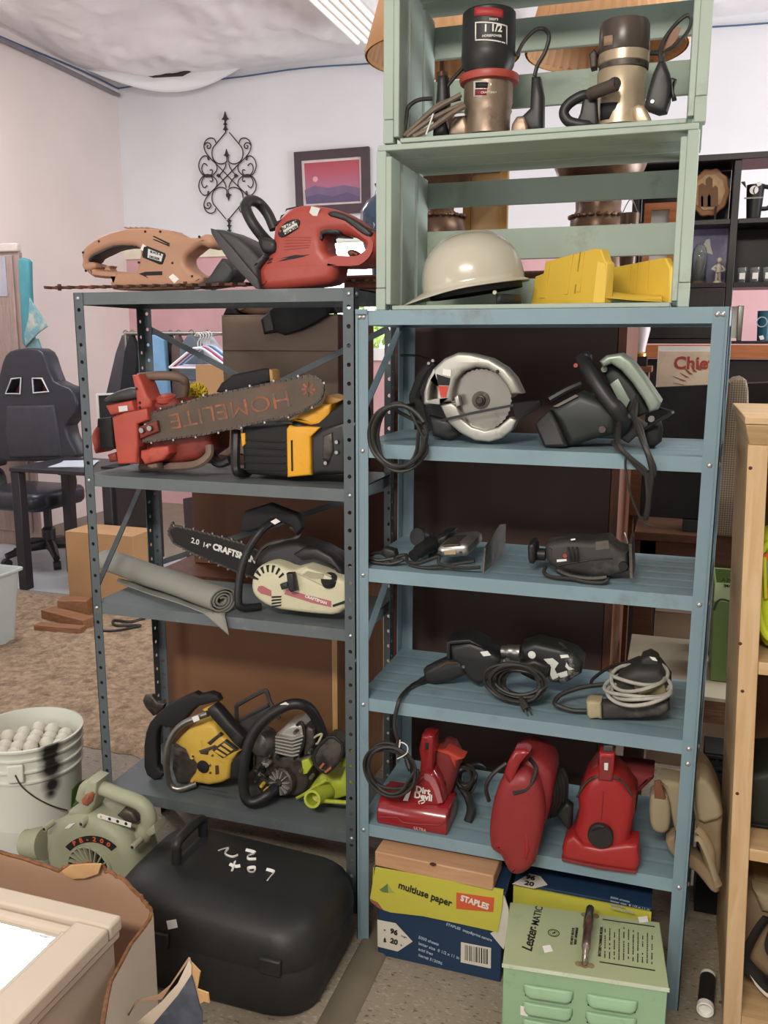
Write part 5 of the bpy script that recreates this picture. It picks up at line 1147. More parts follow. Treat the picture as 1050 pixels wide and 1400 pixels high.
wrap_patch('maker_label', R2, 478, 0.12, 162, (330, 262, 398, 322), mat('tan_label', '#9a7f68', 0.6), t)
wrap_patch('window', R2, 460, 0.12, 157, (315, 672, 478, 775), m_blkm, t)
tb('clamp_tube', R2, [(262, 582, 0.06), (330, 555, 0.045), (425, 520, 0.03)], 0.0125, m_brn, t, 12)
disc('clamp_end', R2, 412, 520, 0.03, 0.0125, 0.004, m_blkm, t, n=16)
tb('handle', R2, [(300, 600, 0.08), (220, 590, 0.07), (130, 640, 0.07), (95, 700, 0.07), (130, 755, 0.07), (220, 775, 0.07), (300, 770, 0.08)], 0.0105, m_blk, t, 10)
pf('handle_web', R2, [(215, 600), (300, 600), (310, 780), (160, 780), (195, 700)], 0.065, 0.09, 0.006, m_blk, t)
pf('side_knob', R2, [(520, 660), (560, 640), (600, 650), (640, 730), (640, 770), (540, 770)], 0.07, 0.11, 0.008, m_bei, t, 1)
pf('spindle_lock', R2, [(252, 330), (285, 296), (302, 320), (298, 410), (262, 420)], 0.10, 0.13, 0.004, m_dkmetal, t)
pf('switch_box', R2, [(598, 640), (620, 550), (650, 450), (685, 370), (728, 368), (760, 450), (772, 530), (762, 620), (740, 690), (690, 700), (620, 675)], 0.06, 0.095, 0.010, m_blk, t, 1)
pf('switch_lever', R2, [(755, 480), (775, 475), (800, 485), (785, 520), (785, 570), (800, 605), (770, 612)], 0.065, 0.09, 0.004, m_blk, t)
disc('screw', R2, 648, 630, 0.06, 0.004, 0.003, m_steel, t, n=8)
tb('cord', R2, [(640, 325, 0.10), (690, 325, 0.09), (712, 350, 0.08), (705, 385, 0.078)], 0.005, m_cord, t, 8)
tb('cord', R2, [(702, 380, 0.078), (700, 300, 0.08), (735, 220, 0.09), (800, 140, 0.10), (865, 90, 0.10), (892, 120, 0.10), (870, 190, 0.10), (800, 270, 0.09), (730, 315, 0.085), (712, 350, 0.08)], 0.0038, m_cord, t, 8)
pf('cord_tag', R2, [(735, 225), (800, 160), (828, 165), (800, 240), (740, 310), (712, 310)], 0.094, 0.096, 0, mat('brown_tag', '#8a6a58', 0.7), t)
settle(t, ZU)

# ------------------------------------------------------------------ under and beside the blue shelving
Nb = Crop(490, 1120, 230/1050)
m_lime2 = mat('lime_yellow_card', '#bdb847', 0.6, var=0.04, scale=5)
m_navy = mat('navy_card', '#1d3653', 0.55, var=0.06, scale=5)
m_whitecard = mat('white_card', '#cfcac0', 0.7, var=0.04)
m_orl = mat('orange_red_print', '#c65a35', 0.6, var=0.04)
YB = -0.0375
bx = thing('paper_box', 'blue and lime copy paper carton with a wood block on its lid', 'paper box', (0.22, 0.08, 0), 'copy paper cartons under the blue shelving')
q0, q1 = Nb.p(122, 700, YB), Nb.p(890, 700, YB)
XA, XB = 0.068, 0.369
obj('carton', MB().bb(XA, XB, YB, 0.30, 0, 0.226), m_navy, bx, bevel=0.002)
lid = pf('lid_front', Nb, [(105, 302), (500, 372), (905, 442), (895, 560), (870, 706), (640, 655), (400, 605), (200, 582), (150, 565), (120, 520), (72, 496)], YB-0.006, YB-0.002, 0, m_lime2, bx)
obj('lid_top', MB().bb(XA-0.01, XB+0.006, YB-0.003, 0.305, 0.2275, 0.2345), m_navy, bx, bevel=0.001)
slab('lid_side', [Vector((XA-0.011, YB-0.004, 0.233)), Vector((XA-0.011, 0.28, 0.233)), Vector((XA-0.011, 0.28, 0.15)), Vector((XA-0.014, YB-0.004, 0.15))], (0.002, 0, 0), m_lime2, bx)
slab('torn_edge', [Nb.p(72, 496, YB-0.0065), Nb.p(120, 520, YB-0.0065), Nb.p(155, 566, YB-0.0065), Nb.p(130, 558, YB-0.0065), Nb.p(80, 518, YB-0.0065)], (0, 0.002, 0), mat('torn_brown_card', '#8d5a45', 0.8), bx)
slab('torn_flap', [Nb.p(905, 470, YB), Nb.p(935, 560, YB), Nb.p(946, 700, YB), Nb.p(905, 812, YB), Nb.p(822, 712, YB-0.004), Nb.p(870, 690, YB-0.004)], (0.001, 0.002, 0), m_whitecard, bx)
words('multiuse paper', Nb, 415, 468, YB-0.0062, 0.0255, -9, m_ink, lid, 0.0007, 0.86)
pf('brand_patch', Nb, [(612, 458), (848, 492), (842, 580), (610, 560)], YB-0.0068, YB-0.006, 0, m_orl, lid)
words('STAPLES', Nb, 726, 520, YB-0.0070, 0.0205, -8, m_print, lid, 0.0008, 0.88)
pf('hill_mark', Nb, [(130, 440), (150, 428), (182, 402), (186, 460), (150, 455)], YB-0.0066, YB-0.006, 0, mat('green_print', '#5c7a4a', 0.6), lid); pf('hill_mark', Nb, [(186, 404), (210, 445), (232, 462), (186, 460)], YB-0.0066, YB-0.006, 0, mat('pale_green_print', '#9fa64c', 0.6), lid)
def carton_print(parent, f, tilt):
    pass
pf('grade_label', Nb, [(118, 628), (232, 650), (338, 764), (245, 826), (120, 795)], YB-0.0008, YB+0.0005, 0, m_whitecard, bx)
words('96', Nb, 222, 704, YB-0.001, 0.0185, -9, m_ink, bx, 0.0009); words('20', Nb, 222, 764, YB-0.001, 0.0185, -9, m_ink, bx, 0.0009)
words('bright', Nb, 285, 733, YB-0.001, 0.006, -9, m_ink, bx); words('lb', Nb, 268, 786, YB-0.001, 0.006, -9, m_ink, bx)
b = MB()
sc_ = Nb.p(164, 692, YB-0.001); pts = []
for i in range(10): a = PI/2+i*PI/5; r_ = 0.0032 if i % 2 == 0 else 0.0014; pts.append((sc_.x+r_*math.cos(a), sc_.z+r_*math.sin(a)))
b.puff(pts, YB-0.0014, YB-0.0006); obj('star_mark', b, m_ink, bx); pf('weight_mark', Nb, [(156, 768), (158, 748), (164, 738), (170, 748), (174, 770)], YB-0.0014, YB-0.0006, 0, m_ink, bx)
m_pblue = mat('pale_blue_print', '#9fb0c0', 0.6)
for i, w in enumerate(('5000 sheets', 'letter size  8 1/2 x 11 in', 'acid free', 'Item# 513096')): words(w, Nb, 375, 735+i*(38 if i < 2 else 37), YB-0.001, 0.0105 if i != 1 else 0.0105, -9, m_pblue, bx, 0.0002, align='LEFT')
words('STAPLES  copy&print centre', Nb, 690, 704, YB-0.001, 0.0095, -9, m_pblue, bx, 0.0002)
pf('barcode_label', Nb, [(640, 768), (828, 805), (826, 932), (638, 893)], YB-0.0008, YB+0.0005, 0, m_whitecard, bx)
b = MB(); rnd = random.Random(2); x = 665
while x < 805:
    w = rnd.choice((3, 4, 6, 8)); y_ = (x-665)*0.19
    b.puff(Nb.xz([(x, 785+y_), (x+w, 786+y_), (x+w, 880+y_), (x, 879+y_)], YB-0.001), YB-0.0014, YB-0.0006); x += w+rnd.choice((4, 5, 8))
obj('barcode', b, m_ink, bx)
# wood block
t = thing('wood_block', 'planed offcut of reddish timber with one knot, on the paper carton', 'wood block', (0.2, 0.0, 0.235))
wc = Vector((0.205, 0.004, 0.2365+0.019)); Rz = Matrix.Rotation(-0.03, 3, 'Z')
obj('block', MB().box(wc, (0.288, 0.092, 0.038), Rz), wood('douglas_fir', '#b08664', '#bd9673', 0.6, 'X', 10), t, bevel=0.003)
k = pz(490+465*0.219, 1120+280*0.219, wc.z+0.019)
obj('knot', MB().lathe((k.x, k.y, wc.z+0.0185), [(0.0068, 0), (0.006, 0.0008), (0.001, 0.001)], 14, sx=1.2), mat('dark_knot', '#4a2c1c', 0.7), t)
# second carton, under the shelf
b2 = thing('paper_box', 'second copy paper carton with blue top behind the green charger', 'paper box', (0.54, 0.18, 0), 'copy paper cartons under the blue shelving')
obj('carton', MB().bb(0.388, 0.688, 0.022, 0.34, 0, 0.222), m_lime2, b2, bevel=0.002)
tp = obj('lid_top', MB().bb(0.384, 0.692, 0.016, 0.344, 0.2225, 0.2285), m_navy, b2, bevel=0.001)
obj('lid_front', MB().bb(0.384, 0.692, 0.012, 0.0155, 0.13, 0.221), m_lime2, b2)
def flat_poly(name, pts, z, mm, parent): 
    P = [pz(x, y, z) for x, y in pts]; return slab(name, [Vector((p.x, p.y, z)) for p in P], (0, 0, 0.0006), mm, parent)
Lc = Crop(670, 1170, 270/1050); lp = lambda x, y: (670+x*Lc.k, 1170+y*Lc.k)
flat_poly('grade_label', [lp(*q) for q in ((118, 150), (210, 95), (268, 110), (305, 155), (235, 175))], 0.2287, m_whitecard, tp)
def flat_text(body, size, at, z, mm, parent, ang=0, bold=0.0, sx=1.0, align='CENTER'):
    p = pz(at[0], at[1], z); a = math.radians(ang)
    return lettering(body, size, (p.x, p.y, z), (math.cos(a), math.sin(a), 0), (-math.sin(a), math.cos(a), 0), mm, parent, bold=bold, sx=sx, align=align)
flat_text('96', 0.022, lp(215, 118), 0.2293, m_ink, tp, -3, 0.0008); flat_text('20', 0.022, lp(208, 150), 0.2293, m_ink, tp, -3, 0.0008)
for i, w in enumerate(('5000 sheets', 'letter size  8 1/2 x 11 in', 'acid free', 'Item# 513096')): flat_text(w, 0.0088, lp(640, 222+i*18), 0.2287, m_pblue, tp, -4, 0.0002, align='LEFT')
# ---- green battery charger
m_chg = mat('pale_green_enamel', '#93b592', 0.38, var=0.05, scale=6, dirt=('#6f7f62', 0.08, 18))
m_chgt = mat('pale_olive_enamel', '#a3b08a', 0.4, var=0.05, scale=6, dirt=('#7f8a68', 0.08, 18))
HZ = 0.215
c4 = [pz(*lp(72, 575), HZ), pz(*lp(945, 705), HZ), pz(*lp(938, 345), HZ), pz(*lp(150, 235), HZ)]
t = thing('battery_charger', 'pale green steel battery charger with worn chrome handle on the floor', 'battery charger', ((c4[0].x+c4[2].x)/2, (c4[0].y+c4[2].y)/2, 0))
fxd = (c4[1]-c4[0]).normalized(); fyd = Vector((-fxd.y, fxd.x, 0)); W_ = (c4[1]-c4[0]).length; D_ = 0.205
o0 = c4[0]
Q = lambda a, d, z: o0+fxd*a+fyd*d+Vector((0, 0, z-HZ))
slab('case', [Q(0, 0, 0.001), Q(W_, 0, 0.001), Q(W_, 0, HZ-0.003), Q(0, 0, HZ-0.003)], fyd*D_, m_chg, t, bevel=0.003)
top = slab('top_panel', [Q(-0.002, -0.002, HZ-0.002), Q(W_+0.002, -0.002, HZ-0.002), Q(W_+0.002, D_, HZ-0.002), Q(-0.002, D_, HZ-0.002)], (0, 0, 0.003), m_chgt, t, bevel=0.0015)
slab('top_edge', [Q(-0.003, -0.0035, HZ-0.006), Q(W_+0.003, -0.0035, HZ-0.006), Q(W_+0.003, -0.0035, HZ+0.0012), Q(-0.003, -0.0035, HZ+0.0012)], fyd*0.003, mat('bare_enamel_edge', '#c9d3bd', 0.4, dirt=('#6d6050', 0.1, 30)), t)
for a0, z0_ in ((0.13, 0.165), (0.13, 0.125), (0.13, 0.085), (0.52, 0.165), (0.52, 0.125), (0.52, 0.085)):
    lv = MB(); n_ = 10
    def louv(u, v, a0=a0, z0_=z0_):
        a = W_*(a0+0.31*u); e = min(1, 8*u*(1-u)*1.4); return Q(a, -0.0015-0.009*math.sin(PI*min(1, v*1.0)*0.5)*e, z0_+0.012-0.024*v*(0.6+0.4*e))
    obj('louvre', lv.grid(louv, 14, 5), m_chg, t, solid=0.001)
    slab('louvre_gap', [Q(W_*(a0+0.01), -0.0008, z0_-0.012), Q(W_*(a0+0.30), -0.0008, z0_-0.012), Q(W_*(a0+0.30), -0.0008, z0_-0.0155), Q(W_*(a0+0.01), -0.0008, z0_-0.0155)], fyd*0.001, m_blkm, t)
zt_ = HZ+0.0013
def on_top(x, y): p = pz(*lp(x, y), zt_); return Vector((p.x, p.y, zt_))
h0, h1 = on_top(503, 580), on_top(532, 318)
hp = [h0, h0+Vector((0, 0, 0.012)), h0.lerp(h1, 0.15)+Vector((0, 0, 0.030)), h0.lerp(h1, 0.5)+Vector((0, 0, 0.036)), h0.lerp(h1, 0.85)+Vector((0, 0, 0.030)), h1+Vector((0, 0, 0.012)), h1]
hd = obj('handle', MB().tube(sm(hp, 5), [0.006, 0.0065, 0.009, 0.011, 0.0095, 0.007, 0.006], 10), mat('worn_chrome', '#9b9086', 0.25, metal=0.9, var=0.12, scale=14, dirt=('#4b3c30', 0.3, 18)), t)
m_rplate = mat('rusty_plate', '#9a8a6a', 0.5, metal=0.3, dirt=('#7d4f30', 0.3, 40))
for h in (h0, h1):
    b = MB(); b.lathe(h, [(0.010, 0), (0.010, 0.0015), (0.007, 0.002)], 14)
    for s in (-1, 1): b.lathe(h+fxd*0.012*s, [(0.0075, 0), (0.0075, 0.0012), (0.004, 0.0016)], 10)
    obj('handle_plate', b, m_rplate, t)
fa = math.degrees(math.atan2(fxd.y, fxd.x))
def top_text(body, size, x, y, ang, bold=0.0, **kw):
    a = math.radians(ang); return lettering(body, size, on_top(x, y), (math.cos(a), math.sin(a), 0), (-math.sin(a), math.cos(a), 0), m_ink, top, bold=bold, **kw)
top_text('Lester', 0.030, 212, 445, fa+90-6, 0.0006, shear=0.3); top_text('MATIC', 0.023, 252, 320, fa+90-6, 0.0001)
top_text('-', 0.02, 236, 383, fa+84, 0.0004)
rg = on_top(338, 411)
b = MB(); b.lathe(rg, [(0.0125, 0), (0.0125, 0.0006), (0.0108, 0.0006), (0.0108, 0)], 24, cap0=False, cap1=False); b.lathe(rg, [(0.0085, 0), (0.0085, 0.0006), (0.0078, 0.0006), (0.0078, 0)], 20, cap0=False, cap1=False)
b.box(rg+Vector((0, 0, 0.0004)), (0.006, 0.003, 0.0006), Matrix.Rotation(0.6, 3, 'Z')); b.box(rg+Vector((0.002, 0.002, 0.0004)), (0.003, 0.005, 0.0006)); obj('emblem', b, m_ink, top)
for x, w in ((438, 'DO NOT BLOCK'), (458, 'VENT OPENINGS')): top_text(w, 0.0075, x, 428, fa+86, 0.0002)
top_text('BATTERY CHARGER MODEL', 0.0078, 588, 455, fa+86, 0.0002)
b = MB(); rnd = random.Random(8)
for i in range(11):
    x0_ = 612+i*25; y0_, y1_ = 368+i*3.2+rnd.uniform(0, 40), 545+i*3.2; p, q = on_top(x0_, y0_), on_top(x0_-2, y1_); n_ = 14
    for j in range(n_):
        if rnd.random() < 0.86: b.beam(p.lerp(q, j/n_), p.lerp(q, (j+rnd.uniform(0.55, 0.9))/n_), 0.0022, 0.0008)
obj('instructions', b, m_ink, top)
for a_, c_ in (((598, 338), (876, 377)), ((582, 564), (878, 610))): obj('rule_line', MB().beam(on_top(*a_), on_top(*c_), 0.003, 0.0008), m_ink, top)
def top_patch(pts, mm=m_sticker): return slab('sticker', [on_top(*q)+Vector((0, 0, 0.0004)) for q in pts], (0, 0, 0.0006), mm, top)
top_patch(((278, 482), (320, 475), (334, 508), (290, 518))); top_patch(((785, 328), (835, 322), (842, 352), (795, 358)))
P_ = [Q(W_*f, -0.0045, z) for f, z in ((0.115, 0.128), (0.165, 0.126), (0.165, 0.105), (0.117, 0.107))]; slab('sticker', P_, fyd*0.0008, m_sticker, t)
# ---- marker-like tube on the floor
t = thing('plastic_tube', 'short black plastic tube with white end caps lying on the vinyl floor', 'tube', (0.82, 0.05, 0))
a, c = Vector((0.826, 0.105, 0.0185)), Vector((0.818, 0.008, 0.0185)); d = (c-a).normalized()
obj('barrel', MB().cyl(a, c, 0.0175, 20), m_blk, t)
obj('end_cap', MB().lathe(c, [(0.0185, -0.004), (0.0185, 0.010), (0.0165, 0.012), (0.0145, 0.011), (0.0140, 0.003), (0.001, 0.002)], 20, axis=d), m_sticker, t)
obj('end_cap', MB().lathe(a, [(0.0172, 0), (0.0172, 0.010), (0.012, 0.013)], 20, axis=-d), m_sticker, t)
# ---- khaki bag hanging out between the shelving and the pine bookcase
Kb = Crop(870, 1040, 180/1050)
m_khaki = mat('khaki_canvas', '#92866b', 0.8, var=0.08, scale=8, bump=0.06, bscale=120)
m_khaki2 = mat('tan_canvas', '#8a765c', 0.8, var=0.1, scale=8, bump=0.06, bscale=120)
t = thing('canvas_bag', 'khaki canvas bag with leather patch slumped at the right end of the blue shelving', 'bag', Kb.p(400, 1000, 0.1))
def bagblob(name, cr, pts, y0_, y1_, mm, r): return pf(name, cr, pts, y0_, y1_, r, mm, t, 2)
bagblob('front_pocket', Kb, [(105, 330), (130, 280), (250, 300), (275, 430), (260, 560), (200, 590), (130, 560), (105, 470)], 0.06, 0.12, m_khaki, 0.010)
bagblob('flap', Kb, [(190, 160), (340, 185), (420, 200), (420, 480), (330, 600), (290, 500), (255, 350), (225, 240)], 0.07, 0.14, m_khaki, 0.010)
pf('leather_patch', Kb, [(140, 165), (190, 160), (235, 300), (228, 312), (145, 302)], 0.058, 0.064, 0.002, mat('brown_leather', '#6f4430', 0.6), t)
xo = 0.80
bagblob('body', Kb, [(500, 160), (560, 170), (620, 260), (690, 430), (680, 560), (670, 900), (600, 960), (500, 700), (470, 480), (450, 300)], 0.05, 0.20, m_khaki2, 0.012)
bagblob('shoulder_fold', Kb, [(470, 170), (560, 165), (630, 270), (690, 440), (600, 490), (490, 480)], 0.03, 0.12, m_khaki, 0.010)
bagblob('hanging_fold', Kb, [(235, 650), (310, 610), (330, 700), (480, 780), (600, 900), (670, 1010), (650, 1060), (590, 1040), (470, 890), (300, 780)], 0.05, 0.10, m_khaki2, 0.007)
tb('strap', Kb, [(480, 540, 0.02), (540, 600, 0.015), (600, 720, 0.012), (610, 850, 0.012), (660, 1000, 0.015)], 0.008, m_khaki2, t, 8, flat=0.4)
tb('strap', Kb, [(470, 620, 0.015), (520, 640, 0.01), (590, 800, 0.008), (640, 950, 0.01)], 0.007, m_khaki, t, 8, flat=0.4)
# ------------------------------------------------------------------ pine bookcase at the right
m_pine = wood('pine', '#bf9e74', '#ccb08a', 0.55, 'Z', 9); m_pinex = wood('pine_shelf', '#bb9a70', '#c9ac84', 0.55, 'X', 9); m_pdark = mat('walnut_back', '#5d4130', 0.7, var=0.08)
lean = lambda z: -0.034*z
PX0, PX1, PY0, PY1, PH = 0.855, 1.52, -0.03, 0.36, 1.272
t = thing('bookcase', 'pine bookcase with open shelves beside the blue shelving', 'bookcase', ((PX0+PX1)/2, 0.16, 0))
def shear_box(x0_, x1_, y0_, y1_, z0_, z1_):
    b = MB(); b.bb(x0_, x1_, y0_, y1_, z0_, z1_)
    for v in b.v: v.x += lean(v.z)
    return b
for x in (PX0, PX1-0.03): obj('side_panel', shear_box(x, x+0.022, PY0+0.012, PY1, 0, PH), m_pine, t)
for x in (PX0-0.002, PX1-0.034): obj('face_stile', shear_box(x, x+0.036, PY0-0.006, PY0+0.012, 0, PH), m_pine, t, bevel=0.0015)
obj('back_panel', shear_box(PX0+0.022, PX1-0.03, PY1-0.008, PY1, 0.02, PH), m_pdark, t)
ps = [px(1030, 905, PY0).z, px(1022, 1160, PY0).z]
for z in ps+[0.045]: obj('shelf', shear_box(PX0+0.0225, PX1-0.0305, PY0+0.0125, PY1-0.0085, z-0.018, z), m_pinex, t)
for z in ps: obj('shelf_edge', shear_box(PX0+0.0345, PX1-0.0345, PY0-0.004, PY0+0.012, z-0.024, z+0.002), m_pinex, t, bevel=0.0015)
obj('kick_board', shear_box(PX0+0.0345, PX1-0.0345, PY0-0.004, PY0+0.012, 0.0, 0.05), m_pinex, t)
obj('top_moulding', slabmesh([(PX0-0.01+lean(PH), PY0-0.03, PH+0.040), (PX0-0.01+lean(PH), PY1, PH+0.040), (PX0+0.0+lean(PH), PY1, PH), (PX0+0.0+lean(PH), PY0-0.004, PH)], (0.70, 0, 0)), m_pinex, t, bevel=0.002)
obj('top_board', shear_box(PX0-0.011, PX1+0.016, PY0-0.032, PY1, PH+0.041, PH+0.055), m_pinex, t, bevel=0.002)
m_hole = mat('dark_knot', '#4a2c1c', 0.7)
for x, y in ((1008, 1085), (1012, 880), (1015, 945), (985, 1370), (1026, 640)):
    p = px(x, y, PY0-0.006); obj('knot', MB().lathe((p.x, PY0-0.0058, p.z), [(0.004, 0), (0.003, 0.0006), (0.0005, 0.0008)], 10, axis=(0, -1, 0)), m_hole, t)
# hi-vis vest, bags
Vc = Crop(960, 560, 90/350)
m_vest = mat('fluorescent_yellow', '#c9d92f', 0.75, var=0.06, scale=10); m_ora = mat('fluorescent_orange', '#e2662f', 0.7, var=0.05); m_sil = mat('silver_tape', '#a9adb0', 0.4, metal=0.3)
t = thing('safety_vest', 'folded fluorescent yellow safety vest with orange and silver bands in the pine bookcase', 'vest', Vc.p(340, 1300, 0.06))
pf('cloth', Vc, [(268, 840), (275, 770), (300, 710), (345, 690), (420, 690), (430, 1290), (340, 1312), (290, 1285), (258, 1120), (250, 1050), (262, 960)], 0.03, 0.12, 0.022, m_vest, t, 2)
pf('collar_fold', Vc, [(266, 835), (280, 770), (315, 745), (400, 760), (410, 800), (320, 790), (285, 830)], 0.015, 0.05, 0.01, m_vest, t, 1)
pf('orange_band', Vc, [(290, 810), (430, 795), (430, 1055), (315, 1048), (292, 1040)], 0.024, 0.032, 0.002, m_ora, t)
pf('silver_band', Vc, [(312, 850), (430, 838), (430, 985), (316, 982)], 0.020, 0.026, 0.001, m_sil, t)
pf('yellow_edge', Vc, [(288, 830), (310, 828), (316, 1050), (296, 1050)], 0.018, 0.026, 0.003, m_vest, t)
tb('hem_fold', Vc, [(258, 1080, 0.03), (280, 1180, 0.02), (320, 1250, 0.02), (400, 1290, 0.02)], 0.008, m_vest, t, 8)
settle(t, ps[0]+0.0025); t.location.x += 0.01
Bc = Crop(970, 880, 80/215)
t = thing('zip_bag', 'dark green zip bag on the middle shelf of the pine bookcase', 'bag', Bc.p(170, 640, 0.1))
pf('body', Bc, [(117, 445), (160, 425), (300, 412), (330, 640), (220, 636), (140, 622), (122, 540)], 0.05, 0.24, 0.02, mat('dark_green_nylon', '#23291f', 0.6, var=0.15), t, 1)
pf('seam', Bc, [(135, 606), (220, 618), (320, 620), (320, 628), (220, 626), (138, 614)], 0.046, 0.06, 0.002, m_blkm, t)
settle(t, ps[1]+0.0025)
t = thing('backpack', 'khaki backpack with black and white straps on the bottom shelf of the pine bookcase', 'backpack', Bc.p(160, 1150, 0.1))
pf('body', Bc, [(85, 930), (95, 880), (130, 865), (150, 850), (240, 880), (330, 900), (330, 1200), (200, 1190), (110, 1110), (82, 1020)], 0.06, 0.28, 0.025, m_khaki2, t, 1)
pf('side_pocket', Bc, [(140, 850), (215, 870), (330, 890), (330, 960), (170, 930)], 0.04, 0.10, 0.015, m_khaki, t, 1)
tb('strap', Bc, [(190, 945, 0.035), (150, 1000, 0.03), (110, 1090, 0.03), (125, 1130, 0.03), (180, 1190, 0.03), (230, 1250, 0.035)], 0.015, m_blkm, t, 8, flat=0.35)
tb('piping', Bc, [(88, 1085, 0.03), (110, 1130, 0.025), (170, 1210, 0.022), (225, 1258, 0.025)], 0.004, mat('cream_piping', '#d8d2bd', 0.6), t, 6)
tb('strap', Bc, [(220, 960, 0.03), (195, 1040, 0.025), (210, 1080, 0.025)], 0.012, m_blkm, t, 8, flat=0.35)
pf('buckle', Bc, [(195, 1165), (230, 1150), (232, 1205), (198, 1205)], 0.02, 0.035, 0.004, m_blk, t); pf('buckle_slot', Bc, [(205, 1175), (228, 1165), (230, 1190), (208, 1192)], 0.0185, 0.021, 0.001, m_sticker, t)
settle(t, 0.0455); t.location.x += 0.014

# ------------------------------------------------------------------ foreground, lower left
# black moulded case
t = thing('tool_case', 'large black moulded tool case chalked with a lot number', 'tool case', (-0.25, -0.13, 0))
m_case = mat('black_moulded_plastic', '#222324', 0.5, var=0.18, scale=3, bump=0.05, bscale=160, dirt=('#3a3936', 0.12, 5))
cx_, cy_, hx, hy = -0.255, -0.142, 0.262, 0.176
def rrect(hx, hy, r, n=8, ox=0, oy=0):
    P = []
    for q, (sx, sy) in enumerate(((1, 1), (-1, 1), (-1, -1), (1, -1))):
        for i in range(n+1): a = PI/2*(q+i/n); P.append((sx*(hx-r)+r*math.cos(a)+ox, sy*(hy-r)+r*math.sin(a)+oy))
    return P
lv = [(0.002, 0.90, 0.92, 0.09), (0.012, 0.955, 0.96, 0.09), (0.06, 0.985, 0.985, 0.09), (0.118, 1.0, 1.0, 0.09), (0.120, 0.997, 0.996, 0.09), (0.125, 0.997, 0.996, 0.09), (0.128, 1.0, 1.0, 0.09), (0.165, 0.985, 0.97, 0.09), (0.19, 0.95, 0.915, 0.085), (0.207, 0.89, 0.82, 0.08), (0.217, 0.80, 0.68, 0.07), (0.223, 0.62, 0.45, 0.05), (0.225, 0.3, 0.2, 0.02)]
b = MB(); rings = []
for z, fx_, fy_, r_ in lv:
    P = rrect(hx*fx_, hy*fy_, min(r_, hx*fx_*0.9, hy*fy_*0.9))
    rings.append([Vector((cx_+x, cy_+y, z+0.03*max(0, -x/hx)*(z/0.225)**2)) for x, y in P])
b.rings(rings); shell = obj('shell', b, m_case, t, angle=50)
Mc = Crop(160, 1100, 330/1050)
h0 = pz(*(160+262*Mc.k, 1100+275*Mc.k), 0.225); h1 = pz(160+375*Mc.k, 1100+160*Mc.k, 0.225)
hu = Vector((0, 0, 1)); hp = [h0-hu*0.01, h0+hu*0.04, h0+hu*0.066+(h1-h0)*0.10, h1+hu*0.066-(h1-h0)*0.10, h1+hu*0.04, h1-hu*0.01]
obj('handle', MB().tube(sm(hp, 5), 0.0125, 10), m_blk, t); 
obj('handle_mount', MB().tube([h0+hu*0.0, h1+hu*0.0], [0.02, 0.02], 12, flat=0.9), m_case, t)
from mathutils.bvhtree import BVHTree
_sv = [v.co+ORG[shell.name] for v in shell.data.vertices]; _bv = BVHTree.FromPolygons(_sv, [list(p.vertices) for p in shell.data.polygons])
def on_case(x, y):                     # where the line of sight meets the case
    d = (FW + RT*((160+x*Mc.k-525)/F_PX) + UP*((700-1100-y*Mc.k)/F_PX)).normalized()
    h = _bv.ray_cast(CAM, d); return h[0], h[1]
def chalk(name, pts, r=0.0048):
    P = []
    for x, y in pts: p, n_ = on_case(x, y); P.append(p+n_*(0.001 if n_.dot(p-CAM) < 0 else -0.001))
    return obj(name, MB().tube(sm(P, 4), r, 6, flat=0.4), m_sticker, shell)
chalk('chalk_mark', [(440, 202), (485, 190), (470, 215), (500, 230), (525, 222)]); chalk('chalk_mark', [(560, 200), (600, 212), (570, 225), (572, 240), (605, 240)])
chalk('chalk_mark', [(490, 262), (512, 272), (536, 270)]); chalk('chalk_mark', [(512, 250), (506, 272), (500, 290)]); chalk('chalk_mark', [(592, 275), (572, 280), (576, 294), (596, 294), (600, 280), (592, 275)]); chalk('chalk_mark', [(650, 285), (682, 296), (668, 314), (654, 332)])
P = [on_case(x, y)[0] for x, y in ((216, 505), (258, 498), (265, 534), (224, 543))]; nn_ = (P[1]-P[0]).cross(P[2]-P[0]).normalized(); nn_ = -nn_ if nn_.dot(P[0]-CAM) > 0 else nn_
slab('sticker', [p+nn_*0.001 for p in P], nn_*0.0008, m_sticker, t)
pl = px(160+665*Mc.k, 1100+700*Mc.k, cy_-hy)
obj('latch', MB().bb(pl.x-0.026, pl.x+0.026, cy_-hy-0.006, cy_-hy+0.01, pl.z-0.022, pl.z+0.016), m_case, t, bevel=0.004)
obj('latch', MB().bb(pl.x-0.30, pl.x-0.25, cy_-hy-0.006, cy_-hy+0.01, pl.z-0.022, pl.z+0.016), m_case, t, bevel=0.004)

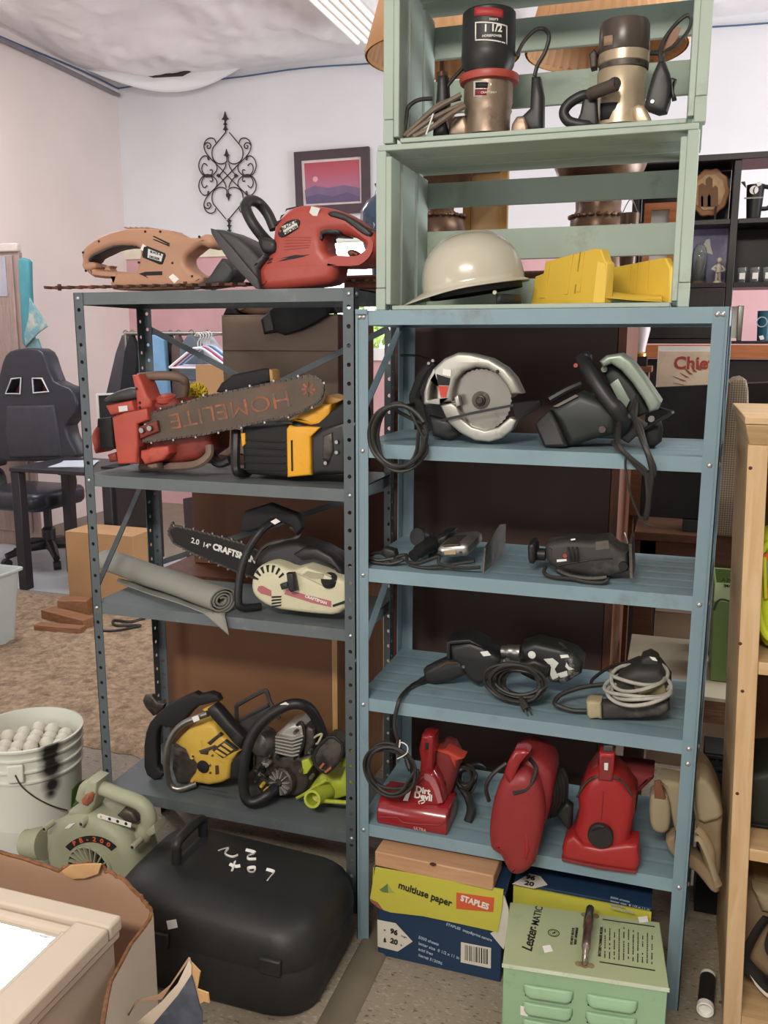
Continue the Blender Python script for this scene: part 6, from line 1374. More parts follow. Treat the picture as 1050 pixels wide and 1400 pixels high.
# bucket with golf balls
m_bkt = mat('white_bucket', '#d2d5cb', 0.45, var=0.05, scale=4, sss=0)
bc_ = Vector((-1.042, 0.088, 0)); RB = 0.152
t = thing('bucket', 'white plastic bucket full of golf balls, sprayed with black paint', 'bucket', bc_)
m_spray = mat('black_spray', '#2b2826', 0.6, var=0.1)
def bucket_mat():
    M = mat('sprayed_bucket', '#d2d5cb', 0.45, var=0.04, scale=4)
    nt = M.node_tree; N = nt.nodes; L = nt.links; B = N['Principled BSDF']; src = B.inputs['Base Color'].links[0].from_socket
    tc = N.new('ShaderNodeTexCoord'); acc = None
    for (c, r) in spray:
        vm = N.new('ShaderNodeVectorMath'); vm.operation = 'DISTANCE'; L.new(tc.outputs['Object'], vm.inputs[0]); vm.inputs[1].default_value = c
        mr = N.new('ShaderNodeMapRange'); mr.inputs[1].default_value = r*1.25; mr.inputs[2].default_value = r*0.55; mr.inputs[3].default_value = 0; mr.inputs[4].default_value = 1
        L.new(vm.outputs['Value'], mr.inputs[0])
        if acc is None: acc = mr.outputs[0]
        else:
            mx = N.new('ShaderNodeMath'); mx.operation = 'MAXIMUM'; L.new(acc, mx.inputs[0]); L.new(mr.outputs[0], mx.inputs[1]); acc = mx.outputs[0]
    mx = N.new('ShaderNodeMix'); mx.data_type = 'RGBA'; L.new(acc, mx.inputs['Factor']); L.new(src, mx.inputs['A']); mx.inputs['B'].default_value = lin('#2b2826'); L.new(mx.outputs['Result'], B.inputs['Base Color'])
    return M
Bk = Crop(0, 950, 140/852)
def on_bucket(x, y, R):
    d = FW + RT*((Bk.x0+x*Bk.k-525)/F_PX) + UP*((700-Bk.y0-y*Bk.k)/F_PX)
    ex, ey = CAM.x-bc_.x, CAM.y-bc_.y; A_ = d.x**2+d.y**2; B_ = 2*(ex*d.x+ey*d.y); C_ = ex*ex+ey*ey-R*R
    s = (-B_-math.sqrt(max(0, B_*B_-4*A_*C_)))/(2*A_); return CAM+d*s
spray = [(tuple(on_bucket(x, y, 0.153)-bc_), r) for x, y, r in ((430, 440, 0.034), (420, 510, 0.032), (440, 620, 0.036), (450, 760, 0.030), (440, 830, 0.022), (430, 570, 0.026))]
prof = [(0.128, 0.0), (0.131, 0.004), (0.142, 0.25), (0.1425, 0.268), (0.149, 0.270), (0.1495, 0.275), (0.1435, 0.277), (0.1440, 0.300), (0.1510, 0.302), (0.1515, 0.307), (0.1455, 0.309), (0.1470, 0.335), (0.1530, 0.337), (0.1535, 0.342), (0.1485, 0.344), (0.1510, 0.362), (0.1540, 0.364), (0.1545, 0.370), (0.1480, 0.371), (0.1455, 0.362), (0.1390, 0.15), (0.1250, 0.006), (0.001, 0.005)]
obj('pail', MB().lathe(bc_, prof, 56, cap1=False), bucket_mat(), t, angle=50)
e0 = on_bucket(130, 660, 0.153)
er = (e0-bc_); er.z = 0; er.normalize(); et = Vector((-er.y, er.x, 0))
b = MB(); b.box(bc_+er*0.150+Vector((0, 0, e0.z)), (0.014, 0.042, 0.052), Matrix((er, et, Vector((0, 0, 1)))).transposed()); obj('handle_lug', b, m_bkt, t, bevel=0.004)
hw = [bc_+er*0.158+Vector((0, 0, e0.z))]
for x, y in ((180, 760), (280, 845), (390, 905), (480, 940), (560, 960)): hw.append(on_bucket(x, y, 0.158))
obj('wire_handle', MB().tube(sm(hw, 5), 0.0022, 6), mat('dark_wire', '#55554d', 0.4, metal=0.6), t)
pl_ = [on_bucket(x, y, 0.1462) for x, y in ((598, 790), (640, 745), (708, 700), (690, 790), (655, 880), (590, 950))]
slab('green_label', pl_, (pl_[0]-bc_).normalized()*0.0008, mat('green_label', '#5d8a3c', 0.6, dirt=('#3d5f2a', 0.2, 60)), t)
m_ball = mat('golf_ball', '#cfccbe', 0.4, var=0.05, scale=20, bump=0.25, bscale=260)
rnd = random.Random(12); gb0 = None; nb_ = 0; lowb = MB()
for lay, z in ((0, 0.285), (1, 0.322)):
    for i in range(-5, 6):
        for j in range(-5, 6):
            x = (i+0.5*(j % 2))*0.0455+0.012*lay; y = j*0.0395+0.01*lay
            if math.hypot(x, y) > 0.122-0.01*lay: continue
            c = bc_+Vector((x+rnd.uniform(-0.001, 0.001), y+rnd.uniform(-0.001, 0.001), z+rnd.uniform(-0.002, 0.008)*lay))
            if lay == 0: lowb.ball(c, 0.0213, 8, 6); continue
            if gb0 is None:
                gb0 = obj('golf_ball', MB().ball(c, 0.0213, 20, 14), m_ball, None, 'scuffed white golf ball in the top layer of the bucket', 'golf ball', 'golf balls in the white bucket', angle=180); g0 = c
            else:
                o = gb0.copy(); COL.objects.link(o); o.location = gb0.location+(c-g0); ORG[o.name] = ORG[gb0.name]
obj('golf_ball_layer', lowb, m_ball, None, 'lower layer of golf balls filling the white bucket', 'golf balls', kind='stuff', angle=180)
# blower
K = Crop(20, 1050, 0.2)
m_blw = mat('sage_plastic', '#9a9d86', 0.5, var=0.06, scale=7, dirt=('#7f7f68', 0.1, 12))
t = thing('leaf_blower', 'pale sage green leaf blower with ribbed fan cover standing behind the torn carton', 'leaf blower', K.p(480, 900, -0.1))
YBk = -0.155
vc = K.p(520, 690, YBk); vr = (K.p(520+330, 690, YBk)-vc).x
pts = []
for i in range(40):
    a = 2*PI*i/40; r_ = vr*(0.96+0.08*math.cos(a-2.3)); pts.append((vc.x+r_*math.cos(a), vc.z+r_*0.96*math.sin(a)))
obj('volute', MB().puff(pts, YBk, YBk+0.13, 0.032, steps=4), m_blw, t)
pf('outlet', K, [(190, 430), (300, 395), (420, 385), (420, 600), (250, 612), (190, 600)], YBk+0.012, YBk+0.11, 0.03, m_blw, t, 0)
n0, n1 = K.p(190, 515, YBk+0.06), K.p(52, 512, YBk+0.06)
obj('nozzle', MB().lathe(n0, [(0.043, -0.01), (0.042, 0.01), (0.035, 0.050), (0.036, 0.054), (0.031, 0.054), (0.030, 0.01)], 20, axis=n1-n0, cap1=False), m_blw, t)
tb('handle', K, [(470, 210, YBk+0.05), (500, 130, YBk+0.05), (590, 135, YBk+0.05), (720, 185, YBk+0.05), (840, 230, YBk+0.05), (905, 290, YBk+0.05), (915, 380, YBk+0.05), (880, 460, YBk+0.05)], [0.019, 0.019, 0.0185, 0.0185, 0.019, 0.019, 0.02, 0.024], m_blw, t, 12)
pf('handle_column', K, [(360, 300), (440, 290), (495, 80), (560, 100), (540, 250), (500, 340), (440, 390), (350, 380)], YBk+0.02, YBk+0.08, 0.01, m_blw, t)
pf('trigger', K, [(445, 225), (470, 190), (520, 168), (530, 190), (520, 240), (490, 270), (455, 260)], YBk+0.012, YBk+0.05, 0.01, mat('rust_red_trigger', '#9a5a44', 0.5, dirt=('#6d4a3a', 0.2, 30)), t, 1)
pf('fuel_tank', K, [(690, 330), (740, 280), (800, 310), (830, 380), (760, 380)], YBk+0.04, YBk+0.12, 0.01, m_dkmetal, t, 1)
sl = pf('warning_strip', K, [(565, 318), (580, 312), (798, 378), (792, 408), (568, 340)], YBk-0.0012, YBk, 0, m_sticker, t)
for i, x in enumerate((592, 650, 705, 762)): disc('warning_sign', K, x, 332+i*16, YBk-0.0008, 0.0042, 0.0012, [mat('amber_sign', '#d0a23a', 0.6), m_ink, m_ink, m_ink][i], sl, n=3 if i == 0 else 12)
def arc(r0_, r1_, a0_, a1_, n_=16, cx=520, cy=690, ey=0.96): 
    o = [(cx+r1_*math.cos(math.radians(a0_+(a1_-a0_)*i/n_)), cy-ey*r1_*math.sin(math.radians(a0_+(a1_-a0_)*i/n_))) for i in range(n_+1)]
    return o+[(cx+r0_*math.cos(math.radians(a1_+(a0_-a1_)*i/n_)), cy-ey*r0_*math.sin(math.radians(a1_+(a0_-a1_)*i/n_))) for i in range(n_+1)]
bd = pf('badge', K, arc(190, 235, 42, 138), YBk-0.0015, YBk, 0, m_blkm, t)
m_orn = mat('orange_letter', '#cf5a36', 0.6)
for ch, an in zip('PB-200', (121, 108, 96, 83, 69, 55)):
    a = math.radians(an); words(ch, K, 520+212*math.cos(a), 690-0.96*212*math.sin(a), YBk-0.0018, 0.0165, an-90, m_orn, bd, 0.0006, 1.2)
rc = K.p(520, 690, YBk)
obj('fan_recess', MB().lathe(rc+Vector((0, -0.0005, 0)), [(0.064, 0), (0.064, 0.0012), (0.002, 0.0014)], 32, axis=(0, -1, 0)), m_blkm, t)
obj('fan_ring', MB().lathe(rc, [(0.0665, 0), (0.0665, 0.008), (0.062, 0.009), (0.062, 0)], 36, axis=(0, -1, 0), cap0=False, cap1=False), m_blw, t)
for i in range(22):
    a = 2*PI*i/22; p0_ = rc+Vector((0.024*math.cos(a), -0.004, 0.024*math.sin(a))); p1_ = rc+Vector((0.066*math.cos(a+0.30), -0.007, 0.066*math.sin(a+0.30)))
    obj('fan_rib', MB().beam(p0_, p1_, 0.0035, 0.010, (0, 1, 0)), m_blw, t)
obj('fan_hub', MB().lathe(rc, [(0.026, 0), (0.026, 0.008), (0.02, 0.011)], 20, axis=(0, -1, 0)), m_blw, t)
for x, y in ((210, 412), (462, 378), (812, 535)):
    p = K.p(x, y, YBk-0.006); obj('screw_boss', MB().lathe(p, [(0.008, -0.03), (0.008, 0.004), (0.0065, 0.005)], 12, axis=(0, -1, 0)), m_blw, t); obj('screw', MB().lathe(p, [(0.004, 0), (0.004, 0.0056)], 10, axis=(0, -1, 0)), m_blkm, t)
sticker(K, [(340, 415), (370, 385), (412, 378), (372, 412)], YBk-0.001, t)
pf('rear_bracket', K, [(890, 440), (950, 390), (960, 450), (920, 475)], YBk+0.02, YBk+0.07, 0.004, m_blw, t)
obj('foot_base', MB().bb(vc.x-0.09, vc.x+0.09, YBk+0.01, YBk+0.13, 0.0, max(0.02, vc.z-vr*0.80)), m_blw, t, bevel=0.008)
# torn carton with a white framed mirror in it
T_ = Crop(0, 1140, 290/1050)
m_kraft = mat('kraft_board', '#a98870', 0.85, var=0.06, scale=5, bump=0.03, bscale=90); m_cwhite = mat('white_faced_board', '#cdbfae', 0.75, var=0.05, scale=5)
m_flute = mat('corrugated_edge', '#7d5538', 0.9, var=0.3, scale=80)
t = thing('torn_carton', 'torn open cardboard carton with ragged edges in the lower left foreground', 'carton', (-0.45, -0.75, 0))
tz = lambda x, y, z: pz(x*T_.k, 1140+y*T_.k, z)
yb_ = -0.475; B0 = [(-560, 0), (-200, 60), (0, 97), (120, 130), (290, 185), (330, 165), (420, 150), (505, 160), (520, 190), (600, 225), (640, 265), (690, 310), (715, 345), (745, 388)]
top_ = []; rnd = random.Random(3)
B1 = []
for (xa_, ya_), (xb_, yb2) in zip(B0, B0[1:]):
    n_ = 6 if xa_ >= 290 else 3
    for i in range(n_): B1.append((xa_+(xb_-xa_)*i/n_, ya_+(yb2-ya_)*i/n_+(rnd.uniform(-7, 7) if xa_ >= 290 else rnd.uniform(-1.5, 1.5))))
B1.append(B0[-1])
for x, y in B1:
    p = px(x*T_.k, 1140+y*T_.k, yb_); top_.append(p)
wall = [Vector((p.x, yb_, p.z)) for p in top_]+[Vector((top_[-1].x, yb_, 0.003)), Vector((top_[0].x, yb_, 0.003))]
slab('back_wall', wall, (0, 0.006, 0), m_kraft, t)
slab('back_wall_facing', [p+Vector((0, 0.0062, 0)) for p in wall], (0, 0.0012, 0), m_cwhite, t)
b = MB(); b.tube([p+Vector((0, 0.003, 0.0005)) for p in top_], 0.0042, 6); obj('torn_edge', b, m_flute, t)
pf('curled_flap', T_, [(305, 185), (345, 158), (420, 150), (500, 150), (485, 200), (420, 222), (360, 225), (320, 205)], yb_-0.012, yb_-0.008, 0.001, mat('peeled_board', '#c29a6a', 0.8, var=0.12, scale=20), t)
c0 = wall[len(top_)-1]
lnx = 0.055
rw = [Vector((c0.x, yb_, c0.z)), ]
R_ = []
for (x, y), yy in zip(((745, 388), (735, 420), (700, 470), (640, 545), (590, 640), (540, 730), (520, 820), (500, 941), (470, 1200)), (-0.475, -0.485, -0.52, -0.575, -0.63, -0.69, -0.745, -0.82, -1.0)):
    R_.append(px(x*T_.k, 1140+y*T_.k, yy))
right = R_+[Vector((R_[-1].x+0.02, R_[-1].y, 0.003)), Vector((c0.x, yb_, 0.003))]
slab('right_wall', right, (0.005, 0, 0), m_kraft, t); slab('right_wall_facing', [p+Vector((0.0055, 0, 0)) for p in right], (0.0012, 0, 0), m_cwhite, t)
b = MB(); b.tube([p+Vector((0.003, 0, 0)) for p in R_], 0.004, 6); obj('torn_edge', b, m_flute, t)
obj('base', MB().bb(top_[0].x, c0.x, -1.0, yb_, 0.001, 0.006), m_kraft, t)
fl = [px(x*T_.k, 1140+y*T_.k, -0.66) for x, y in ((940, 615), (952, 640), (950, 700), (885, 790), (830, 860), (750, 941), (640, 1060), (560, 1150), (560, 1020), (680, 930), (800, 830), (880, 740))]
slab('outer_flap', fl, (0.002, -0.006, 0), m_cwhite, t)
fl2 = [px(x*T_.k, 1140+y*T_.k, -0.668) for x, y in ((945, 700), (960, 750), (985, 850), (1000, 880), (1000, 1010), (700, 1010), (760, 941), (880, 800))]
slab('printed_flap', fl2, (0, 0.003, 0), mat('slate_print', '#4d5361', 0.6, var=0.3, scale=30, dirt=('#a9a49a', 0.12, 26)), t)
fl3 = [px(x*T_.k, 1140+y*T_.k, -0.664) for x, y in ((948, 640), (990, 685), (975, 770), (1030, 790), (1036, 838), (1010, 830), (975, 850), (962, 770), (950, 700))]
slab('torn_strip', fl3, (0, 0.003, 0), mat('peeled_board', '#c29a6a', 0.8), t)
fl4 = [px(x*T_.k, 1140+y*T_.k, -0.655) for x, y in ((590, 1000), (670, 830), (800, 820), (940, 620), (930, 615), (840, 750), (780, 800), (690, 825), (620, 920))]
slab('inner_flap', fl4, (0, 0.003, 0), m_kraft, t)
# framed mirror
mz = 0.405; a0 = tz(605, 400, mz); FW_, FD_ = 0.62, 0.60
m_frm = mat('cream_frame', '#c0b1a0', 0.45, var=0.04, scale=4)
t = thing('framed_mirror', 'cream framed mirror lying face up in the torn carton', 'mirror', (a0.x-FW_/2, a0.y-FD_/2, 0.30))
fw_ = 0.073; fy2 = 0.040
def fbar(name, x0_, x1_, y0_, y1_, z0_, z1_, mm=m_frm): return obj(name, MB().bb(x0_, x1_, y0_, y1_, z0_, z1_), mm, t, bevel=0.006, seg=3)
X1, Y1 = a0.x, a0.y
fbar('frame_rail', X1-FW_, X1, Y1-fy2, Y1, mz-0.03, mz); fbar('frame_rail', X1-FW_, X1, Y1-FD_, Y1-FD_+fy2, mz-0.03, mz)
fbar('frame_stile', X1-fw_, X1, Y1-FD_+fy2+0.0005, Y1-fy2-0.0005, mz-0.03, mz); fbar('frame_stile', X1-FW_, X1-FW_+fw_, Y1-FD_+fy2+0.0005, Y1-fy2-0.0005, mz-0.03, mz)
for a_ in ((X1-FW_+fw_, X1-fw_, Y1-fy2-0.018, Y1-fy2-0.001), (X1-FW_+fw_, X1-fw_, Y1-FD_+fy2+0.001, Y1-FD_+fy2+0.018)): fbar('inner_moulding', *a_, mz-0.03, mz-0.012)
for a_ in ((X1-fw_-0.018, X1-fw_-0.001, Y1-FD_+fy2+0.019, Y1-fy2-0.019), (X1-FW_+fw_+0.001, X1-FW_+fw_+0.018, Y1-FD_+fy2+0.019, Y1-fy2-0.019)): fbar('inner_moulding', *a_, mz-0.03, mz-0.012)
obj('glass', MB().bb(X1-FW_+fw_, X1-fw_, Y1-FD_+fy2, Y1-fy2, mz-0.030, mz-0.024), mat('mirror_glass', '#e2e4e2', 0.10, metal=0.95, var=0.03, scale=6, bump=0.25, bscale=9), t)
obj('deep_side', MB().bb(X1-FW_+0.02, X1-0.012, Y1-FD_+0.02, Y1-0.012, mz-0.19, mz-0.031), m_frm, t, bevel=0.004)
obj('side_bead', MB().bb(X1-FW_+0.01, X1-0.004, Y1-FD_+0.01, Y1-0.004, mz-0.046, mz-0.0305), m_frm, t, bevel=0.004)
obj('packing_block', MB().bb(X1-0.5, X1-0.1, Y1-0.45, Y1-0.1, 0.0065, mz-0.191), m_kraft, MB and bpy.data.objects['torn_carton'])
# ------------------------------------------------------------------ on the rear wall
O = Crop(260, 150, 100/824)
m_iron = mat('wrought_iron', '#2c2828', 0.6, var=0.1)
YO = YR-0.022
t = thing('wall_ornament', 'black wrought iron scroll ornament hanging on the white rear wall', 'wall ornament', O.p(415, 1380, YO))
def oq(pts, sx, sy, cx=420, cy=742):
    return [O.p(cx+sx*(x-cx)+(18 if sy < 0 else 0)*0, (y if sy > 0 else 2*cy-y), YO) for x, y in pts]
quarter = [[(400, 255), (350, 315), (300, 375), (258, 430), (245, 490), (258, 555), (300, 598), (350, 610), (390, 600), (412, 580)],
           [(290, 375), (272, 332), (225, 318), (178, 345), (155, 405), (170, 470), (215, 535), (270, 590), (302, 622)],
           [(158, 400), (180, 374), (212, 374), (232, 402), (222, 432), (198, 434), (190, 412), (204, 402)],
           [(215, 545), (180, 520), (140, 530), (105, 580), (98, 650), (130, 720), (190, 755), (250, 735), (295, 690), (302, 640), (290, 615)],
           [(192, 632), (165, 606), (140, 622), (130, 670), (152, 722), (200, 752)], [(222, 682), (242, 676), (252, 695), (240, 730), (205, 752)], [(195, 540), (205, 565), (215, 552)],
           [(302, 622), (360, 680), (420, 742)], [(405, 605), (392, 650), (360, 700), (320, 745)], [(412, 580), (412, 500)]]
for sx in (1, -1):
    for sy in (1, -1):
        for q in quarter: obj('scroll', MB().tube(sm(oq(q, sx, sy), 4), 0.0048, 6), m_iron, t)
def leaf(x, y, s, sy=1):
    p = O.p(x, y, YO); k = s*0.00075
    return obj('leaf', MB().puff([(p.x, p.z+sy*k*60), (p.x+k*16, p.z+sy*k*10), (p.x+k*36, p.z-sy*k*10), (p.x+k*14, p.z-sy*k*14), (p.x, p.z-sy*k*34), (p.x-k*14, p.z-sy*k*14), (p.x-k*36, p.z-sy*k*10), (p.x-k*16, p.z+sy*k*10)], YO-0.006, YO+0.006), m_iron, t)
leaf(410, 505, 1.0); leaf(432, 965, 1.0, -1); leaf(395, 95, 1.2); leaf(398, 215, 0.9); leaf(395, 160, 0.7); leaf(438, 1255, 0.9, -1); leaf(440, 1310, 0.8, -1); leaf(440, 1365, 0.8, -1)
for x in (318, 515): p = O.p(x, 742, YO); obj('diamond', MB().puff([(p.x-0.02, p.z), (p.x, p.z+0.016), (p.x+0.02, p.z), (p.x, p.z-0.016)], YO-0.006, YO+0.006), m_iron, t)
for x in (205, 645): p = O.p(x, 745, YO); obj('clamp', MB().box(p, (0.05, 0.014, 0.022)), m_iron, t)
obj('stem', MB().tube([O.p(396, 60, YO), O.p(400, 255, YO)], 0.005, 6), m_iron, t); obj('stem', MB().tube([O.p(430, 1225, YO), O.p(445, 1395, YO)], 0.005, 6), m_iron, t)
obj('hanger', MB().cyl(O.p(412, 590, YO), O.p(412, 590, YR-0.001), 0.004, 6), m_iron, t)
# sunset picture
Pc = Crop(0, 0, 0.5)
YP = YR-0.03
t = thing('framed_picture', 'dark framed sunset print with red sky over purple hills', 'picture', Pc.p(905, 590, YP))
xz = lambda a: Pc.xz(a, YP)
outer = [(805, 417), (1009, 401), (1012, 580), (812, 592)]; inner = [(824, 440), (988, 428), (990, 556), (830, 565)]
fo, fi = xz(outer), xz(inner)
for i in range(4): obj('frame_bar', MB().puff([fo[i], fo[(i+1) % 4], fi[(i+1) % 4], fi[i]], YP-0.015, YP+0.02), mat('dark_plum_frame', '#3f2c33', 0.5), t)
obj('mat_border', MB().puff(fi, YP, YP+0.015), mat('pale_mat', '#d8c9c6', 0.7), t)
art = xz([(832, 447), (982, 436), (984, 550), (838, 558)])
def grad(key, stops, z0_, z1_):
    M = bpy.data.materials.new(key); M.use_nodes = True; nt = M.node_tree; N = nt.nodes; L = nt.links; B = N['Principled BSDF']; B.inputs['Roughness'].default_value = 0.5
    tc = N.new('ShaderNodeTexCoord'); sp = N.new('ShaderNodeSeparateXYZ'); L.new(tc.outputs['Generated'], sp.inputs[0])
    rp = N.new('ShaderNodeValToRGB'); L.new(sp.outputs['Z'], rp.inputs[0]); e = rp.color_ramp.elements
    e[0].position, e[0].color = stops[0][0], lin(stops[0][1]); e[1].position, e[1].color = stops[-1][0], lin(stops[-1][1])
    for q in stops[1:-1]: k = e.new(q[0]); k.color = lin(q[1])
    L.new(rp.outputs[0], B.inputs['Base Color']); return M
obj('print', MB().puff(art, YP-0.003, YP), grad('sunset_print', [(0.0, '#a0687f'), (0.45, '#a8607c'), (0.75, '#b04a5c'), (1.0, '#a83c48')], 0, 1), t)
for pts, c in (([(834, 520), (860, 508), (900, 514), (940, 506), (984, 514), (984, 550), (838, 558)], '#76607e'), ([(836, 540), (870, 530), (910, 538), (950, 526), (984, 538), (984, 550), (838, 558)], '#5d5070')):
    obj('hills', MB().puff(xz(pts), YP-0.005-(0.001 if c == '#5d5070' else 0), YP-0.003), mat('hill_'+c[1:], c, 0.6), t)
disc('sun', Pc, 862, 490, YP-0.003, 0.022, 0.002, mat('print_sun', '#e3a9a4', 0.6), t, n=16)
# ------------------------------------------------------------------ left rear of the room
Cc = Crop(0, 320, 220/570)
m_leather = mat('black_leather', '#2e2f38', 0.32, var=0.12, scale=6); m_leather2 = mat('charcoal_fabric', '#3a3a42', 0.7, var=0.1, scale=20)
chY = 3.05
t = thing('gaming_chair', 'black high backed gaming chair with red lined cut outs behind the desk', 'office chair', (-3.36, 3.0, 0))
pf('backrest', Cc, [(-60, 800), (-45, 640), (-20, 560), (0, 480), (18, 428), (55, 408), (130, 406), (160, 440), (188, 520), (245, 545), (272, 590), (266, 640), (232, 680), (250, 740), (272, 782), (225, 802), (30, 806)], chY, chY+0.14, 0.016, m_leather, t, 2,
   holes=[[(22, 562), (42, 516), (72, 512), (68, 562)], [(118, 514), (146, 514), (168, 556), (120, 560)]])
pf('back_cushion', Cc, [(20, 610), (190, 605), (205, 700), (215, 790), (30, 795), (15, 700)], chY-0.015, chY+0.05, 0.02, m_leather2, t, 1)
for h in ([(20, 565), (40, 513), (74, 509), (71, 566)], [(115, 511), (148, 511), (172, 558), (118, 563)]):
    pf('cutout_lining', Cc, h, chY+0.09, chY+0.1, 0, mat('dark_red_lining', '#6e2a33', 0.6), t)
    tb('cutout_trim', Cc, [(x, y, chY-0.006) for x, y in h], 0.006, mat('white_piping', '#cfd2d6', 0.5), t, 6, k=1, closed=True)
sc0 = Vector((-3.34, 2.86, 0.47))
obj('seat', MB().puff([(sc0.x+x, sc0.y+y) for x, y in rrect(0.28, 0.26, 0.1)], sc0.z-0.06, sc0.z+0.06, 0.04, frame=lambda a, q, d: Vector((a, q, d))), m_leather, t)
obj('gas_column', MB().lathe((-3.33, 3.0, 0.1), [(0.045, 0), (0.045, 0.12), (0.028, 0.14), (0.028, 0.32)], 14), m_blk, t)
for i in range(5):
    a = 2*PI*i/5+0.5; e = Vector((-3.33+0.30*math.cos(a), 3.0+0.30*math.sin(a), 0.078))
    obj('base_arm', MB().tube([(-3.33, 3.0, 0.12), (-3.33+0.15*math.cos(a), 3.0+0.15*math.sin(a), 0.115), e], [0.04, 0.032, 0.022], 8), m_blk, t)
    obj('caster', MB().cyl(e+Vector((-0.022*math.sin(a), 0.022*math.cos(a), -0.045)), e-Vector((-0.022*math.sin(a), 0.022*math.cos(a), 0.045)), 0.03, 12), m_blk, t)
for s in (-1, 1):
    obj('armrest', MB().tube(sm([(-3.36+s*0.27, 2.95, 0.45), (-3.36+s*0.29, 2.95, 0.60), (-3.36+s*0.28, 2.82, 0.66), (-3.36+s*0.28, 2.98, 0.67)], 4), 0.025, 8), m_blk, t)
# desk
m_desk = mat('black_desk', '#2a2a30', 0.4, var=0.08)
t = thing('desk', 'small black desk in front of the gaming chair', 'desk', (-2.68, 2.6, 0))
obj('desk_top', MB().bb(-3.02, -2.30, 2.32, 2.86, 0.72, 0.745), m_desk, t, bevel=0.004)
for x in (-2.99, -2.36):
    for y in (2.36, 2.80): obj('leg', MB().bb(x-0.03, x+0.03, y-0.03, y+0.03, 0.0025, 0.718), m_desk, t, bevel=0.004)
obj('end_panel', MB().bb(-2.335, -2.315, 2.36, 2.82, 0.15, 0.718), m_desk, t)
t = thing('papers', 'pale sheets lying on the black desk', 'papers', (-2.68, 2.6, 0.746))
for i in range(2): b = MB(); b.box((-2.74+i*0.02, 2.56, 0.748+i*0.003), (0.21, 0.29, 0.0025), Matrix.Rotation(0.3+i*0.2, 3, 'Z')); obj('sheet', b, mat('pale_paper', '#b9c0cc', 0.7), t)
# monitor seen past the red chainsaw
t = thing('monitor', 'dark computer monitor with silver edge behind the red chainsaw', 'monitor', px(165, 640, 2.5))
c0 = px(160, 575, 2.5)
pf('screen', C, [(118, 150), (370, 138), (400, 350), (130, 360)], 2.50, 2.53, 0.004, m_blkm, t); pf('bezel', C, [(104, 142), (372, 130), (374, 142), (120, 155), (132, 362), (116, 362)], 2.495, 2.515, 0.002, m_label, t)
obj('stand', MB().bb(c0.x-0.03, c0.x+0.03, 2.53, 2.56, 0.746, c0.z), m_blkm, t); obj('foot', MB().bb(c0.x-0.10, c0.x+0.10, 2.46, 2.62, 0.746, 0.756), m_blkm, t)
# carton under the desk
q0, q1 = px(92, 705, 2.22), px(196, 800, 2.22)
m_kr2 = mat('light_kraft', '#b08b64', 0.85, var=0.05, scale=4)
carton('light brown shipping carton standing on the floor beside the desk leg', -2.46, -2.03, 2.08, 2.30, 0.0, 0.45, m_kr2, 0.0)
# white storage bin, timber offcuts, cable
t = thing('storage_bin', 'translucent white plastic storage bin at the left edge', 'storage bin', (-2.53, 1.42, 0))
m_binw = mat('milky_plastic', '#c9d3d2', 0.35, var=0.03, trans=0.25)
b = MB(); R4 = []
for z, e in ((0.0, 0.0), (0.40, 0.03), (0.41, 0.045), (0.42, 0.045), (0.42, 0.03), (0.39, 0.02), (0.01, -0.01)):
    R4.append([Vector((-2.53+x, 1.42+y, z*0.88)) for x, y in rrect(0.145+e, 0.16+e, 0.04)])
b.rings(R4); obj('tub', b, m_binw, t)
for i in range(3): tag(obj('timber_offcut', MB().box((-2.36+0.05*i, 2.02-0.13*i-0.02, (0.05, 0.03, 0.02)[i]), ((0.16, 0.34, 0.26)[i], 0.10-0.02*i, (0.10, 0.06, 0.04)[i]), Matrix.Rotation((0.3, -0.25, 0.1)[i], 3, 'Z')), wood('brown_offcut', '#7d553a', '#94694a', 0.6, 'X'), bevel=0.003), ('squat brown timber offcut nearest the carton under the desk', 'long flat brown timber offcut beside the storage bin', 'thin brown timber offcut lying nearest the carpet edge')[i], 'timber', 'timber offcuts by the storage bin')
tag(obj('power_cable', MB().tube(sm([(-1.95, 2.06, 0.02), (-1.98, 1.96, 0.02), (-2.08, 1.95, 0.02), (-2.02, 1.88, 0.02), (-1.9, 1.92, 0.02), (-1.96, 1.82, 0.02), (-2.05, 1.78, 0.02)], 5), 0.007, 6), m_blk), 'loose black cable coiled on the floor by the carton', 'cable')
obj('chair_mat', MB().bb(-4.0, -2.1, 2.34, 3.3, 0.0005, 0.002), mat('pale_chair_mat', '#aeb3b8', 0.5, var=0.05), None, 'pale grey chair mat under the gaming chair and desk', 'chair mat')
# armoire with mirror and the teal towel
t = thing('dressing_mirror', 'tall pinkish grey wooden panel with a mirror pane at the left edge', 'mirror', (-3.85, 3.55, 0))
m_arm = wood('bleached_wood', '#8f7a74', '#a18c85', 0.5, 'Z'); ya = 3.32
xr_ = px(27, 400, ya).x; zt_a = px(14, 332, ya).z
obj('backing', MB().bb(XL+0.01, xr_, ya+0.02, ya+0.05, 0, zt_a-0.06), m_arm, t)
obj('cornice', MB().bb(XL+0.01, xr_+0.0, ya, ya+0.05, zt_a-0.058, zt_a), mat('pale_cornice', '#c9bcb6', 0.5), t, bevel=0.01)
z1_ = px(14, 344, ya).z; z2_ = px(14, 405, ya).z
dr = obj('panel', MB().bb(XL+0.04, xr_-0.05, ya, ya+0.018, 0.1, zt_a-0.08), m_arm, t, bevel=0.004)
obj('pane', MB().bb(XL+0.08, xr_-0.10, ya-0.004, ya-0.0005, z2_, z1_-0.03), mat('pale_mirror', '#b9bcc8', 0.15, metal=0.6), dr); obj('lower_panel', MB().bb(XL+0.08, xr_-0.10, ya-0.004, ya-0.0005, 0.4, z2_-0.06), m_arm, dr, bevel=0.003)
Tw = Crop(0, 320, 130/910)
